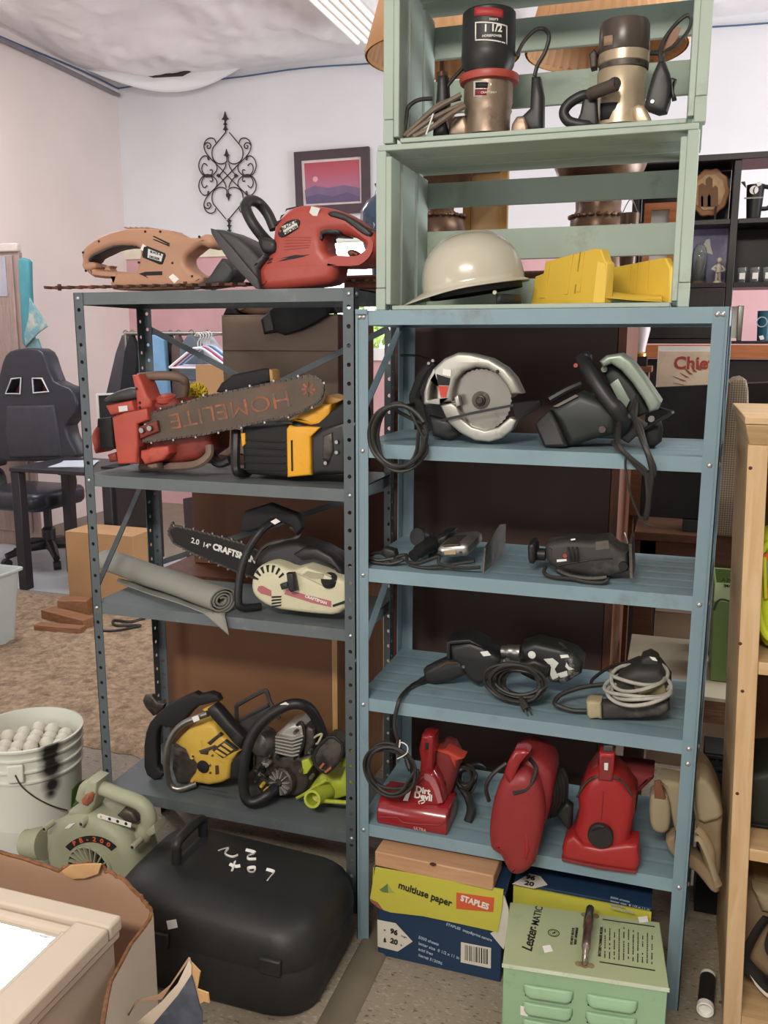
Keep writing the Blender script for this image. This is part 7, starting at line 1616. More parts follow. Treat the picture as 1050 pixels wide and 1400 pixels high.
m_teal = mat('teal_towel', '#4a8791', 0.9, var=0.08, scale=12, bump=0.1, bscale=90)
t = thing('towel', 'teal towel with patterned corner hanging beside the tall mirror panel', 'towel', Tw.p(230, 1090, ya+0.1))
pf('cloth', Tw, [(160, 250), (195, 222), (240, 235), (265, 260), (270, 500), (285, 800), (300, 1040), (240, 1085), (205, 1050), (180, 600)], ya-0.09, ya-0.03, 0.02, m_teal, t, 1)
pf('patterned_corner', Tw, [(280, 610), (330, 690), (400, 800), (450, 885), (360, 950), (240, 1075), (230, 960), (270, 800)], ya-0.105, ya-0.092, 0.004, mat('patterned_towel', '#6b959c', 0.9, var=0.1, dirt=('#b9b2a8', 0.35, 14)), t)
pf('lower_corner', Tw, [(300, 1000), (345, 1000), (385, 1110), (250, 1090)], ya-0.08, ya-0.05, 0.004, MATS['patterned_towel'], t)
# clothes rack
yk = 3.4
t = thing('clothes_rack', 'chrome clothes rail behind the grey shelving', 'clothes rack', px(250, 700, yk))
ra, rb = px(172, 456, yk), px(345, 458, yk); rb.z = ra.z
obj('rail', MB().cyl(ra, rb, 0.014, 10), m_steel, t)
for p in (ra, rb): obj('upright', MB().cyl((p.x, yk, 0.04), p, 0.014, 10), m_steel, t); obj('foot', MB().cyl((p.x, yk-0.22, 0.03), (p.x, yk+0.22, 0.03), 0.016, 8), m_steel, t)
def garment(name, label, xa_, xb_, ytop, ybot, col, sk=0.0, grp='clothes on the rail', yo=0.0):
    a_, c_ = px(xa_, ytop, yk-yo), px(xb_, ytop, yk-yo); zb_ = px((xa_+xb_)/2, ybot, yk-yo).z; w = c_.x-a_.x
    o = [(a_.x+w*0.4, ra.z-0.01), (a_.x+w*0.6, ra.z-0.01), (c_.x, a_.z-0.05), (c_.x+sk+0.02, zb_), (a_.x+sk-0.02, zb_), (a_.x, a_.z-0.06)]
    g = thing(name, label, 'clothing', ((a_.x+c_.x)/2, yk-yo, zb_), grp)
    obj('cloth', MB().puff(o, yk-0.028-yo, yk+0.028-yo, 0.012), mat('cloth_'+col[1:], col, 0.9, var=0.15, scale=8, bump=0.1, bscale=20), g)
    hk = Vector(((a_.x+c_.x)/2, yk-yo, ra.z)); obj('hanger_hook', MB().tube(sm([hk+Vector((0, 0, -0.02)), hk+Vector((0.02, 0, 0.01)), hk+Vector((0, 0, 0.022)), hk+Vector((-0.018, 0, 0.008))], 4), 0.004, 6), m_steel, g)
garment('jacket', 'dark grey jacket, leftmost on the clothes rail', 160, 184, 470, 540, '#4a464c', -0.08, yo=-0.06)
garment('jacket', 'black jacket hanging second from the left on the rail', 172, 190, 468, 560, '#1e1e22', -0.06, yo=0.0)
garment('jeans', 'pale blue denim jeans hanging on the rail beside the dark grey post', 200, 226, 455, 570, '#6f97b8', 0.0, yo=0.06)
garment('shirt', 'dark maroon shirt hanging on the rail next to the jeans', 224, 242, 468, 580, '#2c2228', yo=-0.06)
garment('shirt', 'brown shirt hanging in the middle of the rail', 236, 252, 462, 580, '#5d4c48', yo=0.0)
garment('jacket', 'slate blue jacket hanging right of the brown shirt', 248, 275, 460, 520, '#59626e', yo=0.06)
garment('shirt', 'pale lilac shirt, rightmost garment on the clothes rail', 262, 306, 472, 560, '#c7cbd8', yo=-0.06)
xh = px(291, 456, yk-0.15).x
obj('face_out_arm', MB().cyl((xh, yk, ra.z), (xh, yk-0.36, ra.z-0.03), 0.008, 8), m_steel, bpy.data.objects['clothes_rack'])
for i, (c, lab) in enumerate((('#dfe2e8', 'empty white hanger rearmost on the rail arm'), ('#3f7fc0', 'empty blue plastic hanger on the rail arm'), ('#dfe2e8', 'empty white hanger between the blue and pink ones'), ('#b04a78', 'empty pink plastic hanger on the rail arm'), ('#e9ebef', 'empty white hanger frontmost on the rail arm'))):
    a_ = Vector((xh, yk-0.20-0.035*i, ra.z-0.014-0.003*i)); g = thing('clothes_hanger', lab, 'hanger', a_-Vector((0, 0, 0.2)), 'empty hangers on the rail arm')
    obj('hook', MB().tube(sm([a_+Vector((0, 0, -0.07)), a_+Vector((0, 0, -0.03)), a_+Vector((0.022, 0, 0.002)), a_+Vector((0.0, 0, 0.024)), a_+Vector((-0.022, 0, 0.006))], 3), 0.004, 6), m_label, g)
    q = a_+Vector((0, 0, -0.07)); obj('arms', MB().tube(sm([q+Vector((-0.21, 0, -0.12)), q+Vector((-0.05, 0, -0.01)), q, q+Vector((0.05, 0, -0.01)), q+Vector((0.21, 0, -0.12))], 4), 0.008, 6), mat('hanger_'+c[1:], c, 0.4), g)
    obj('bar', MB().cyl(q+Vector((-0.21, 0, -0.12)), q+Vector((0.21, 0, -0.12)), 0.006, 6), MATS['hanger_'+c[1:]], g)
carton('tan carton standing behind the clothes near the grey shelving', px(268, 520, 2.4).x, px(330, 520, 2.4).x, 2.4, 2.7, 0.0, px(285, 499, 2.4).z, m_kr2)
# black bag and tan bundle on the carton behind the grey shelving
F_ = Crop(200, 400, 300/1050); zb0 = 1.5455
t = thing('shoulder_bag', 'slumped black shoulder bag on the carton behind the grey shelving', 'bag', F_.p(700, 130, 0.66))
pf('body', F_, [(545, 130), (580, 90), (640, 40), (760, 10), (860, 20), (868, 110), (800, 150), (740, 180), (660, 205), (620, 190), (560, 200)], 0.585, 0.604, 0.006, m_blkm, t, 1)
pf('upper', F_, [(620, 60), (700, 20), (860, 0), (868, 90), (700, 100)], 0.60, 0.75, 0.02, m_blkm, t, 1)
pf('buckle', F_, [(555, 120), (590, 92), (612, 180), (570, 190)], 0.580, 0.590, 0.003, m_dgrey, t)
tb('strap', F_, [(862, 30, 0.66), (900, 80, 0.64), (905, 105, 0.63), (880, 128, 0.64)], 0.006, m_blkm, t, 6)
t = thing('folded_blanket', 'tan folded blanket on the carton under the black bag', 'blanket', F_.p(560, 120, 0.72))
pf('roll', F_, [(400, 100), (410, 60), (500, 20), (680, 20), (720, 60), (700, 110), (520, 118)], 0.66, 0.86, 0.03, mat('tan_blanket', '#7b6353', 0.9, var=0.1), t, 1)
pf('dark_fold', F_, [(362, 118), (392, 50), (430, 112)], 0.64, 0.80, 0.01, m_blkm, t, 1)
settle(t, zb0)
tag(obj('maroon_board', slabmesh([Vector((px(238, 780, 0.80).x, 0.92, 0.013)), Vector((px(263, 780, 0.80).x, 0.92, 0.013)), px(262, 680, 0.95), px(250, 682, 0.95)], (0, 0.02, 0)), mat('maroon_wood', '#35242a', 0.5)), 'dark maroon board leaning behind the black chainsaw bar', 'board')
# ------------------------------------------------------------------ lamps, vase and ornaments on the tall cabinet
ZK = 1.6405
m_bronze = mat('bronze_resin', '#5a4334', 0.35, metal=0.4, var=0.2, scale=14, dirt=('#8a6a44', 0.2, 18)); m_shade = mat('tan_pleated_fabric', '#c79a72', 0.8, var=0.06, scale=6)
PX_ = Crop(0, 0, 1.0)
def lamp(label, cxp, Y, hws, r0, zb_, zt_, grp):
    c = px(cxp, 280, Y); base = Vector((c.x, Y, ZK)); t = thing('table_lamp', label, 'lamp', base, grp)
    prof = []
    for hw, y in hws: q = px(cxp, y, Y); prof.append((abs(px(cxp+hw, y, Y).x-q.x), q.z-ZK))
    prof = [(prof[0][0]*1.15, 0), (prof[0][0]*1.15, 0.012)]+prof
    obj('urn_body', MB().lathe(base, prof, 32), m_bronze, t)
    zl = px(cxp, 230, Y).z; rl = abs(px(cxp+hws[4][0], 230, Y).x-px(cxp, 230, Y).x)
    for i in range(10):
        a = 2*PI*i/10; p = Vector((c.x+rl*math.cos(a), Y+rl*math.sin(a), zl)); n_ = Vector((math.cos(a), math.sin(a), 0))
        obj('leaf_relief', MB().ball(p, 0.022, 8, 6, (0.35, 0.8, 1.0), Matrix.Rotation(a, 3, 'Z')), mat('gilt', '#b09a72', 0.4, metal=0.5), t)
    zr = px(cxp, 297, Y).z; rr_ = abs(px(cxp+hws[1][0], 297, Y).x-px(cxp, 297, Y).x)
    for i in range(22):
        a = 2*PI*i/22; obj('rope_bead', MB().ball((c.x+rr_*math.cos(a), Y+rr_*math.sin(a), zr), 0.008, 8, 5, (1, 1.3, 0.8), Matrix.Rotation(a+0.4, 3, 'Z')), m_bronze, t)
    n = 96; b = MB(); rg = []
    for z, f in ((zb_, 1.0), ((zb_+zt_)/2, 0.80), (zt_, 0.60)):
        rg.append([Vector((c.x+(r0*f+0.006*(k % 2)*f)*math.cos(2*PI*k/n), Y+(r0*f+0.006*(k % 2)*f)*math.sin(2*PI*k/n), z)) for k in range(n)])
    b.rings(rg, True, False, False); obj('shade', b, m_shade, t, solid=0.002)
    b = MB(); b.lathe((c.x, Y, zb_-0.004), [(r0+0.005, 0), (r0+0.007, 0.01), (r0-0.001, 0.012), (r0-0.001, 0.0)], 48, cap0=False, cap1=False); obj('shade_trim', b, mat('gold_trim', '#b98a55', 0.6), t)
    obj('stem', MB().cyl((c.x, Y, base.z+prof[-1][1]-0.01), (c.x, Y, zt_), 0.008, 8), m_bronze, t); obj('finial', MB().ball((c.x, Y, zt_+0.01), 0.014, 8, 6), m_bronze, t)
    for i in range(3): a = i*2*PI/3+0.4; obj('shade_spoke', MB().cyl((c.x, Y, zt_-0.01), (c.x+r0*0.6*math.cos(a), Y+r0*0.6*math.sin(a), zt_-0.004), 0.003, 6), m_bronze, t)
lamp('table lamp with tan pleated shade and bronze urn, behind the left of the crates', 602, 0.74, [(36, 318), (32, 300), (18, 288), (20, 268), (40, 245), (48, 228), (44, 200), (22, 170), (10, 140), (8, 100)], 0.212, px(602, 76, 0.74).z, px(602, 76, 0.74).z+0.30, 'bronze table lamps on the cabinet')
lamp('table lamp with tan pleated shade and bronze urn, behind the right of the crates', 818, 0.84, [(38, 311), (38, 302), (31, 288), (32, 272), (55, 248), (64, 228), (60, 200), (30, 170), (12, 140), (8, 100)], 0.214, px(822, 68, 0.84).z, px(822, 68, 0.84).z+0.30, 'bronze table lamps on the cabinet')
vY = 0.56
t = thing('vase', 'dark blue glazed vase between the red trimmer and the crates', 'vase', px(522, 345, vY))
c = px(524, 300, vY); vp = []
for hw, y in ((14, 349), (16, 330), (26, 305), (31, 280), (30, 258), (22, 244), (12, 236), (9, 226), (12, 220)): vp.append((abs(px(524+hw, y, vY).x-px(524, y, vY).x), px(524, y, vY).z))
z0_ = vp[0][1]; vp = [(r, z-z0_) for r, z in vp]
obj('body', MB().lathe((c.x, vY, ZK+0.0005), vp, 28), mat('blue_glaze', '#33475f', 0.12, coat=0.5), t)
b = MB()
for i in range(6): b.lathe((c.x-0.004, vY, ZK+vp[-1][1]+0.001+i*0.009), [(0.008, 0), (0.013, 0.003), (0.013, 0.006), (0.008, 0.009)], 10)
obj('ribbed_stopper', b, m_blkm, t)
t = thing('framed_picture', 'gold framed tan picture standing between the two lamps', 'picture', px(665, 340, 0.95))
a_, c_ = px(640, 232, 0.95), px(690, 232, 0.95)
obj('art', MB().bb(a_.x, c_.x, 0.95, 0.96, ZK+0.01, a_.z), mat('tan_art', '#c9a878', 0.7, var=0.15, scale=8), t)
for x in (a_.x, c_.x): obj('frame_bar', MB().bb(x-0.012, x+0.012, 0.94, 0.965, ZK+0.0005, a_.z+0.012), mat('gold_frame', '#a07c42', 0.4, metal=0.4), t)
obj('frame_bar', MB().bb(a_.x+0.012, c_.x-0.012, 0.94, 0.965, a_.z-0.012, a_.z+0.012), MATS['gold_frame'], t); obj('frame_bar', MB().bb(a_.x+0.012, c_.x-0.012, 0.94, 0.965, ZK+0.0005, ZK+0.022), MATS['gold_frame'], t)
t = thing('votive_holder', 'pierced bronze hanging votive cup beside the right lamp', 'candle holder', px(862, 330, 0.62))
c = px(861, 300, 0.62); hv = px(861, 292, 0.62).z-ZK
obj('cup', MB().lathe((c.x, 0.62, ZK+0.0005), [(0.018, 0), (0.022, hv*0.4), (0.024, hv), (0.020, hv), (0.018, hv*0.4)], 18), m_bronze, t)
for i in range(14):
    a = 2*PI*i/14; p = Vector((c.x+0.0235*math.cos(a), 0.62+0.0235*math.sin(a), ZK+hv*(0.6+0.2*(i % 2)))); obj('piercing', MB().ball(p, 0.003, 6, 4), m_sticker, t)
obj('wire_loop', MB().tube(sm([(c.x-0.02, 0.62, ZK+hv), (c.x, 0.62, ZK+hv+0.035), (c.x+0.02, 0.62, ZK+hv)], 5), 0.0015, 5), m_steel, t)

# ------------------------------------------------------------------ black hutch with ornaments
Hc = Crop(850, 180, 0.3); yh = 2.2
m_hut = mat('black_hutch', '#1d191a', 0.4, var=0.1)
m_cherry2 = wood('orange_cherry', '#9a5a33', '#ab6a40', 0.45, 'X')
zt_h = px(1000, 210, yh).z; s1, s2 = px(950, 301, yh).z, px(950, 387, yh).z; zb_h = px(1020, 470, yh).z
xl_h, xd, xr_h = px(868, 300, yh).x, px(1004, 300, yh).x, 1.30
t = thing('counter', 'cherry wood counter with dark front beneath the black hutch', 'counter', (0.95, 2.45, 0))
obj('counter_top', MB().bb(0.40, 1.9, yh-0.06, yh+0.40, zb_h-0.062, zb_h-0.004), m_cherry2, t, bevel=0.004)
obj('front_panel', MB().bb(0.42, 1.88, yh-0.02, yh, 0, zb_h-0.064), m_hut, t); obj('side_panel', MB().bb(0.42, 0.44, yh+0.001, yh+0.38, 0, zb_h-0.064), m_cherry2, t)
h = thing('hutch', 'black open shelved hutch on the counter at the right', 'shelf unit', (0.9, 2.35, zb_h))
dp = 0.24
def hb(name, *a): return obj(name, MB().bb(*a), m_hut, h, bevel=0.002)
for x in (xl_h, xd, xr_h): hb('upright', x-0.014, x+0.014, yh, yh+dp, zb_h, zt_h-0.026)
hb('top_board', xl_h-0.03, xr_h+0.03, yh-0.01, yh+dp, zt_h-0.025, zt_h)
for z in (s1, s2):
    hb('shelf_board', xl_h+0.015, xd-0.015, yh, yh+dp-0.012, z-0.02, z); hb('shelf_board', xd+0.015, xr_h-0.015, yh, yh+dp-0.012, z-0.02, z)
hb('bottom_board', xl_h+0.015, xd-0.015, yh, yh+dp, zb_h+0.0, zb_h+0.02); hb('bottom_board', xd+0.015, xr_h-0.015, yh, yh+dp, zb_h+0.0, zb_h+0.012)
hb('back_panel', xl_h+0.015, xd-0.015, yh+dp-0.01, yh+dp, zb_h+0.021, zt_h-0.026); hb('back_panel', xd+0.015, xr_h-0.015, yh+dp-0.01, yh+dp, s2, s1)
hb('drawer_front', xl_h+0.016, xd-0.016, yh-0.004, yh+0.012, zb_h+0.10, s2-0.022); hb('drawer_front', xl_h+0.016, xd-0.016, yh-0.004, yh+0.012, zb_h+0.022, zb_h+0.085)
obj('pale_line', MB().bb(xl_h+0.016, xd-0.016, yh-0.008, yh+0.012, zb_h+0.087, zb_h+0.098), m_white, h)
t = thing('decorative_plate', 'scalloped brown plate with a castle scene on the hutch', 'plate', Hc.p(400, 385, yh+0.06), None)
pc = Hc.p(400, 268, yh+0.06); pr_ = (Hc.p(492, 268, yh+0.06)-pc).x
ring = []
for i in range(64): a = 2*PI*i/64; r_ = pr_*(1+0.035*math.cos(10*a)); ring.append((pc.x+r_*math.cos(a), pc.z+r_*1.2*math.sin(a)))
obj('rim', MB().puff(ring, yh+0.05, yh+0.07, 0.006), mat('brown_glaze', '#8f6442', 0.35, var=0.15, scale=12), t)
obj('well', MB().puff([(pc.x+(x-pc.x)*0.76, pc.z+(z-pc.z)*0.76) for x, z in ring], yh+0.047, yh+0.052, 0.002), mat('tan_scene', '#a98a5f', 0.5, var=0.3, scale=25), t)
for x0_, x1_, y0_, y1_ in ((350, 385, 235, 330), (385, 415, 205, 330), (415, 440, 245, 330), (362, 372, 290, 330), (392, 406, 285, 330)):
    q = Hc.xz([(x0_, y0_), ((x0_+x1_)/2, y0_-12), (x1_, y0_), (x1_, y1_), (x0_, y1_)], yh+0.045); obj('castle_relief', MB().puff(q, yh+0.0445, yh+0.048, 0), mat('umber_print', '#6d4c30', 0.6), t)
obj('easel', MB().beam(Hc.p(430, 330, yh+0.04), Hc.p(425, 392, yh+0.03), 0.008, 0.008), m_blkm, t); settle(t, s1+0.0005)
t = thing('tankard', 'black tankard with a round white emblem on the hutch top shelf', 'tankard', Hc.p(600, 388, yh+0.1))
q = Hc.p(600, 388, yh+0.1); kz = lambda y: Hc.p(600, y, yh+0.1).z-q.z; kr = lambda w: Hc.p(600+w, 300, yh+0.1).x-Hc.p(600, 300, yh+0.1).x
obj('body', MB().lathe((q.x, yh+0.1, s1+0.0005), [(kr(32), 0), (kr(33), kz(370)), (kr(38), kz(300)), (kr(42), kz(225)), (kr(38), kz(226)), (kr(30), kz(380))], 28), m_blk, t)
tb('handle', Hc, [(638, 250, yh+0.1), (680, 258, yh+0.1), (690, 300, yh+0.1), (670, 345, yh+0.1), (636, 352, yh+0.1)], 0.009, m_blk, t, 8); pf('spout', Hc, [(545, 228), (562, 226), (568, 255)], yh+0.09, yh+0.11, 0.002, m_blk, t)
e = Hc.p(600, 272, yh+0.1); obj('emblem', MB().lathe((e.x, yh+0.1-kr(40), e.z), [(kr(20), 0), (kr(20), 0.001), (kr(2), 0.0015)], 20, axis=(0, -1, 0)), m_sticker, t)
lettering('(', 0.030, (e.x, yh+0.1-kr(40)-0.0018, e.z), FR, UPV, m_ink, t, 0.001); pf('sticker', Hc, [(612, 232), (630, 226), (638, 242), (620, 250)], yh+0.1-kr(43), yh+0.1-kr(42), 0, m_sticker, t)
obj('print_band', MB().bb(e.x-0.036, e.x+0.036, yh+0.1-kr(40)-0.001, yh+0.1-kr(40), Hc.p(600, 311, yh+0.1).z, Hc.p(600, 304, yh+0.1).z), mat('faded_print', '#8d8880', 0.6), t)
m_glass = mat('clear_glass', '#dfe5e4', 0.05, trans=0.9, var=0.0, ior=1.3)
for i, x in enumerate((545, 604, 662)):
    q = Hc.p(x, 680, yh+0.06); rw_ = Hc.p(x+25, 680, yh+0.06).x-q.x; hg = Hc.p(x, 610, yh+0.06).z-q.z
    g = thing('drinking_glass', ('clear tumbler with white mark, leftmost of three on the hutch', 'clear tumbler with white mark, middle of three on the hutch', 'clear tumbler with white mark, rightmost of three on the hutch')[i], 'glass', (q.x, yh+0.06, s2), 'tumblers on the hutch')
    obj('tumbler', MB().lathe((q.x, yh+0.06, s2+0.0005), [(rw_*0.85, 0), (rw_, hg), (rw_*0.93, hg), (rw_*0.78, 0.008), (0.001, 0.008)], 20, cap1=False), m_glass, g); obj('white_mark', MB().bb(q.x-0.010, q.x+0.012, yh+0.06-rw_*0.96-0.001, yh+0.06-rw_*0.96, s2+0.015, s2+0.04), m_sticker, g)
t = thing('picture_card', 'blue and lilac winter scene card propped in the hutch', 'card', Hc.p(410, 690, yh+0.15))
pf('card', Hc, [(325, 440), (508, 430), (498, 690), (318, 690)], yh+0.15, yh+0.155, 0, mat('lilac_scene', '#8f8db0', 0.6, var=0.35, scale=9, dirt=('#c9c6cf', 0.25, 7)), t); pf('figure_print', Hc, [(370, 520), (385, 492), (402, 488), (405, 520), (415, 560), (380, 550)], yh+0.148, yh+0.15, 0, m_sticker, t)
t = thing('figurine', 'small white angel figurine in front of the winter card', 'figurine', Hc.p(440, 682, yh+0.07))
fz = s2+0.0005; q = Hc.p(438, 680, yh+0.07); u = Hc.p(438, 560, yh+0.07).z-q.z
m_por = mat('white_porcelain', '#cfc8b8', 0.3)
b = MB(); b.lathe((q.x, yh+0.07, fz), [(u*0.19, 0), (u*0.18, u*0.08), (u*0.10, u*0.12)], 14); b.tube([(q.x-u*0.07, yh+0.07, fz+u*0.1), (q.x-u*0.05, yh+0.07, fz+u*0.45)], [u*0.05, u*0.07], 8); b.tube([(q.x+u*0.07, yh+0.07, fz+u*0.1), (q.x+u*0.05, yh+0.07, fz+u*0.45)], [u*0.05, u*0.07], 8)
b.tube([(q.x, yh+0.07, fz+u*0.42), (q.x, yh+0.07, fz+u*0.6), (q.x, yh+0.07, fz+u*0.76)], [u*0.13, u*0.12, u*0.06], 10); b.ball((q.x+u*0.02, yh+0.065, fz+u*0.88), u*0.115, 12, 8)
b.tube(sm([(q.x-u*0.1, yh+0.07, fz+u*0.68), (q.x-u*0.24, yh+0.05, fz+u*0.55), (q.x-u*0.12, yh+0.04, fz+u*0.5)], 3), u*0.045, 6); b.tube(sm([(q.x+u*0.1, yh+0.07, fz+u*0.68), (q.x+u*0.22, yh+0.05, fz+u*0.5), (q.x+u*0.1, yh+0.04, fz+u*0.45)], 3), u*0.045, 6)
obj('body', b, m_por, t)
t = thing('glass_dome', 'clear glass dome over a small dark ornament on the hutch', 'glass dome', Hc.p(350, 682, yh+0.07))
q = Hc.p(348, 680, yh+0.07); rd = Hc.p(382, 680, yh+0.07).x-q.x; hd_ = Hc.p(348, 510, yh+0.07).z-q.z
obj('dome', MB().lathe((q.x, yh+0.07, fz+0.012), [(rd, 0), (rd, hd_*0.7), (rd*0.8, hd_*0.88), (rd*0.4, hd_*0.98), (0.001, hd_)], 24, cap0=False, cap1=False), m_glass, t, solid=0.002); obj('base', MB().lathe((q.x, yh+0.07, fz), [(rd*1.1, 0), (rd*1.1, 0.011), (rd, 0.0115)], 24), m_bronze, t); obj('ornament', MB().lathe((q.x, yh+0.07, fz+0.0125), [(0.02, 0), (0.012, 0.04), (0.02, 0.07), (0.004, 0.12)], 12), m_bronze, t)
t = thing('photo_frame', 'silver framed photo standing on the counter under the hutch', 'picture', Hc.p(540, 865, yh+0.1))
pf('photo', Hc, [(510, 705), (540, 702), (535, 850), (508, 850)], yh+0.10, yh+0.11, 0, m_whitecard, t); pf('frame', Hc, [(538, 700), (566, 700), (552, 862), (530, 862)], yh+0.09, yh+0.115, 0.003, m_steel, t); settle(t, zb_h+0.0125)
t = thing('tumbler_cup', 'dark teal travel cup with pale emblem on the counter', 'cup', Hc.p(640, 962, yh+0.06))
q = Hc.p(642, 962, yh+0.06); rw_ = Hc.p(682, 900, yh+0.06).x-q.x; hg = Hc.p(642, 826, yh+0.06).z-q.z
obj('body', MB().lathe((q.x, yh+0.06, zb_h+0.0125), [(rw_*0.8, 0), (rw_, hg), (rw_*0.9, hg), (rw_*0.7, 0.01)], 24), mat('teal_plastic', '#1f566b', 0.35), t)
e = Hc.p(636, 868, yh+0.06); obj('emblem', MB().lathe((e.x, yh+0.06-rw_*0.97, e.z), [(0.022, 0), (0.022, 0.001), (0.018, 0.001), (0.018, 0)], 20, axis=(0, -1, 0), cap0=False, cap1=False), m_pblue, t); pf('sticker', Hc, [(625, 932), (645, 928), (650, 946), (632, 950)], yh+0.06-rw_*1.0, yh+0.06-rw_*0.98, 0, m_sticker, t)
t = thing('framed_picture', 'small wood framed picture on the hutch left end', 'picture', px(900, 325, 2.0))
a_, c_ = px(886, 282, 1.0), px(918, 320, 1.0)
obj('art', MB().bb(a_.x, c_.x, 1.02, 1.03, ZK+0.002, a_.z), mat('pale_art', '#b9bcbc', 0.6), t)
for x in (a_.x, c_.x): obj('frame_bar', MB().bb(x-0.01, x+0.01, 1.01, 1.035, ZK+0.0005, a_.z+0.01), m_cherry2, t)
obj('frame_bar', MB().bb(a_.x+0.01, c_.x-0.01, 1.01, 1.035, a_.z-0.01, a_.z+0.01), m_cherry2, t)
t['label'] = 'small wood framed picture standing on the cabinet beside the hutch'
# ------------------------------------------------------------------ seen through the right of the blue shelving
Q3 = Crop(840, 430, 0.2)
m_dwood = wood('dark_desk_wood', '#4a2f20', '#5c3c29', 0.5, 'X')
ZD = 0.85
t = thing('side_table', 'dark wooden table carrying a black television behind the blue shelving', 'table', (0.9, 1.4, 0))
obj('table_top', MB().bb(0.57, 1.5, 1.14, 1.62, ZD-0.03, ZD), m_dwood, t, bevel=0.003); obj('apron', MB().bb(0.59, 1.48, 1.15, 1.17, ZD-0.13, ZD-0.031), m_dwood, t)
for x in (0.61, 1.46):
    for y in (1.18, 1.58): obj('leg', MB().bb(x-0.03, x+0.03, y-0.03, y+0.03, 0, ZD-0.031), m_dwood, t)
t = thing('television', 'black flat television seen past the circular saw', 'television', (0.8, 1.24, ZD))
a_, c_ = px(884, 530, 1.2), px(966, 525, 1.2)
slab('screen', [Vector((a_.x, 1.2, ZD+0.04)), Vector((1.12, 1.2, ZD+0.04)), Vector((1.12, 1.2, c_.z+0.02)), Vector((a_.x, 1.2, a_.z))], (0, 0.04, 0), mat('tv_black', '#0f0f10', 0.25), t, bevel=0.003)
obj('stand', MB().bb(0.72, 0.95, 1.18, 1.30, ZD+0.0005, ZD+0.039), m_blkm, t)
t = thing('tin_sign', 'white bordered red lettered sign behind the television', 'sign', px(940, 540, 1.45))
yp = 1.45
a_, c_ = Q3.p(300, 215, yp), Q3.p(720, 215, yp)
obj('panel', MB().bb(a_.x, c_.x, yp, yp+0.008, ZD+0.0005, a_.z), m_white, t)
pn = obj('printed_field', MB().puff([(Q3.p(322, 0, yp).x, ZD+0.03), (Q3.p(705, 0, yp).x, ZD+0.03), (Q3.p(705, 0, yp).x, Q3.p(0, 250, yp).z), (Q3.p(322, 0, yp).x, Q3.p(0, 250, yp).z)], yp-0.0012, yp), mat('sepia_print', '#d9c6ae', 0.6, var=0.15, scale=12, dirt=('#6d5648', 0.1, 11)), t)
words('Chief', Q3, 405, 335, yp-0.0015, 0.060, 0.5, mat('red_letter', '#a8403a', 0.6), pn, 0.0015, 1.0, align='LEFT')
b = MB()
for i in range(16):
    a = math.radians(100+i*11); c0 = Q3.p(640, 520, yp); r0_, r1_ = 0.075, 0.105+0.01*(i % 2); d = Vector((math.cos(a)*1.15, 0, math.sin(a)))
    b.beam(c0+d*r0_+Vector((0, -0.001, 0)), c0+d*r1_+Vector((0, -0.001, 0)), 0.0015, 0.012, (0, 1, 0)) if False else b.puff([((c0+d*r0_).x-0.006, (c0+d*r0_).z), ((c0+d*r0_).x+0.006, (c0+d*r0_).z), ((c0+d*r1_).x, (c0+d*r1_).z)], yp-0.0022, yp-0.001)
obj('feather_motif', b, mat('rust_print', '#96553c', 0.6), pn)
t = thing('hurricane_lamp', 'white glass hurricane lamp on a black base near the cabinet', 'oil lamp', px(873, 500, 1.5))
c = Q3.p(170, 260, 1.5); zl = c.z
obj('base', MB().bb(Q3.p(132, 0, 1.5).x, Q3.p(242, 0, 1.5).x, 1.46, 1.54, Q3.p(0, 350, 1.5).z, Q3.p(0, 285, 1.5).z), m_blkm, t); obj('ring', MB().lathe((c.x, 1.5, Q3.p(0, 285, 1.5).z), [(0.026, 0), (0.026, 0.01), (0.02, 0.016)], 18), mat('brass', '#b08a4a', 0.3, metal=0.8), t)
obj('chimney', MB().lathe((c.x, 1.5, zl), [(0.020, -0.004), (0.022, 0.02), (0.034, 0.08), (0.03, 0.16), (0.028, 0.2)], 20, cap1=False), mat('frosted_glass', '#d5c9cc', 0.5, trans=0.3), t)
t2 = thing('nightstand', 'brown wooden chest behind the dark circular saw', 'chest', px(880, 620, 1.45)); zn = Q3.p(0, 350, 1.5).z
obj('chest_body', MB().bb(0.50, Q3.p(300, 0, 1.5).x-0.02, 1.42, 1.60, ZD+0.001, zn-0.021), wood('mid_brown', '#6d4630', '#80563c', 0.5, 'X'), t2); obj('chest_top', MB().bb(0.495, Q3.p(300, 0, 1.5).x-0.01, 1.40, 1.61, zn-0.02, zn-0.0005), MATS['mid_brown'], t2)
obj('chest_leg', MB().bb(0.50, 0.55, 1.45, 1.60, 0, ZD), MATS['mid_brown'], t2)
# woven chair back
Wk = Crop(840, 430, 0.2); yw_ = 0.80
def weave_mat():
    M = mat('tan_weave', '#8a7d6c', 0.85, var=0.1)
    nt = M.node_tree; N = nt.nodes; L = nt.links; B = N['Principled BSDF']; tc = N.new('ShaderNodeTexCoord'); mp = N.new('ShaderNodeMapping'); mp.inputs['Rotation'].default_value = (0, math.radians(45), 0)
    L.new(tc.outputs['Object'], mp.inputs[0]); ck = N.new('ShaderNodeTexChecker'); ck.inputs['Scale'].default_value = 220; ck.inputs[1].default_value = lin('#8d806e'); ck.inputs[2].default_value = lin('#62584c'); L.new(mp.outputs[0], ck.inputs[0]); L.new(ck.outputs[0], B.inputs['Base Color'])
    bp = N.new('ShaderNodeBump'); bp.inputs['Strength'].default_value = 0.5; L.new(ck.outputs['Fac'], bp.inputs['Height']); L.new(bp.outputs[0], B.inputs['Normal']); return M
t = thing('speaker_cabinet', 'tall tan woven fronted speaker behind the pine bookcase', 'speaker', px(1000, 800, yw_))
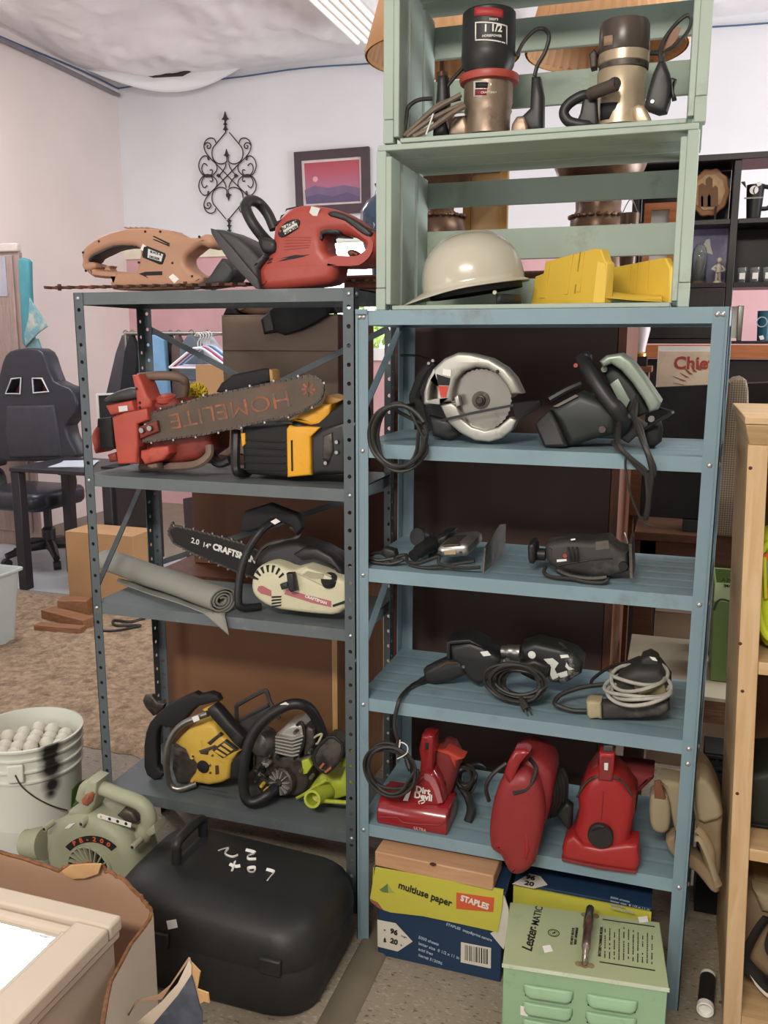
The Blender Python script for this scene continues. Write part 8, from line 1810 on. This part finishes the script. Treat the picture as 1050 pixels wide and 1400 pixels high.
o = Wk.xz([(790, 470), (830, 440), (880, 430), (905, 450), (918, 520), (920, 780)], yw_)
zlo = px(1005, 735, yw_).z
o = o+[(o[-1][0]+0.02, zlo), (o[0][0]-0.015, zlo)]
obj('woven_front', MB().puff(o, yw_, yw_+0.18, 0.01), weave_mat(), t)
ZL = 0.55
obj('pedestal', MB().bb(o[0][0]-0.01, o[-2][0]-0.005, yw_+0.03, yw_+0.13, ZL+0.0005, zlo), m_dwood, t)
t = thing('low_table', 'low pale topped wooden table behind the right end of the blue shelving', 'table', (0.9, 0.72, 0))
obj('table_top', MB().bb(0.585, 1.5, 0.50, 0.97, ZL-0.012, ZL), mat('pale_laminate', '#a8a08c', 0.5, var=0.05), t, bevel=0.002); obj('apron', MB().bb(0.59, 1.49, 0.505, 0.525, ZL-0.075, ZL-0.0125), wood('striped_wood', '#5f4330', '#7a5a42', 0.5, 'X', 20), t)
for x in (0.62, 1.46):
    for y in (0.54, 0.94): obj('leg', MB().bb(x-0.025, x+0.025, y-0.01, y+0.025, 0, ZL-0.0125), m_dwood, t)
Gc = Crop(840, 620, 190/700); yg = 0.62
t = thing('plastic_bin', 'green plastic bin with a hand lettered tape label on the low table', 'bin', Gc.p(560, 1110, yg))
gx0, gx1 = Gc.p(500, 900, yg).x, Gc.p(660, 900, yg).x; gz1 = Gc.p(0, 605, yg).z
m_gb = mat('green_translucent', '#6f8a52', 0.4, var=0.08, trans=0.2)
b = MB(); rg = []
for z, e_ in ((ZL+0.0005, 0.0), (Gc.p(0, 790, yg).z, 0.006), (gz1, 0.008), (gz1, 0.002), (ZL+0.01, -0.006)): rg.append([Vector((x, y, z)) for x, y in ((gx0-e_, yg-e_), (gx1+e_, yg-e_), (gx1+e_, yg+0.16+e_), (gx0-e_, yg+0.16+e_))])
b.rings(rg); obj('tub', b, m_gb, t, bevel=0.004)
zt1, zt0 = Gc.p(0, 612, yg-0.01).z, Gc.p(0, 700, yg-0.01).z
lb = obj('tape_label', MB().bb(gx0-0.006, gx1+0.006, yg-0.0098, yg-0.0088, zt0, zt1), mat('masking_tape', '#9fae86', 0.7), t)
words('A 29', Gc, 565, 638, yg-0.0100, 0.013, 0, m_ink, lb, 0.0002); words('IMAN', Gc, 580, 668, yg-0.0100, 0.012, 0, m_ink, lb, 0.0002)
tb('bail', Gc, [(500, 790, yg-0.012), (515, 750, yg-0.012), (545, 735, yg-0.012), (600, 755, yg-0.012), (660, 800, yg-0.012)], 0.0025, m_cord, t, 6)
t = thing('storage_crate', 'black plastic mesh crate under the low table', 'crate', (0.86, 0.44, 0))
cz0, cz1 = 0.22, 0.40
m_mesh = m_blkm
for i in range(9): obj('mesh_rib', MB().bb(0.80+i*0.024, 0.806+i*0.024, 0.38, 0.383, 0.25, 0.44), m_mesh, t)
for i in range(7): obj('mesh_band', MB().bb(0.80, 1.0, 0.3785, 0.3815, 0.25+i*0.031, 0.257+i*0.031), m_mesh, t)
obj('crate_body', MB().bb(0.80, 1.0, 0.40, 0.50, 0.001, 0.44), m_blkm, t); obj('crate_bar', MB().bb(0.80, 1.0, 0.383, 0.40, 0.001, 0.25), m_blkm, t)
carton('beige carton standing under the side table', 0.65, 0.98, 1.22, 1.5, 0.0, 0.56, mat('beige_carton', '#8d7c6a', 0.85, var=0.05))
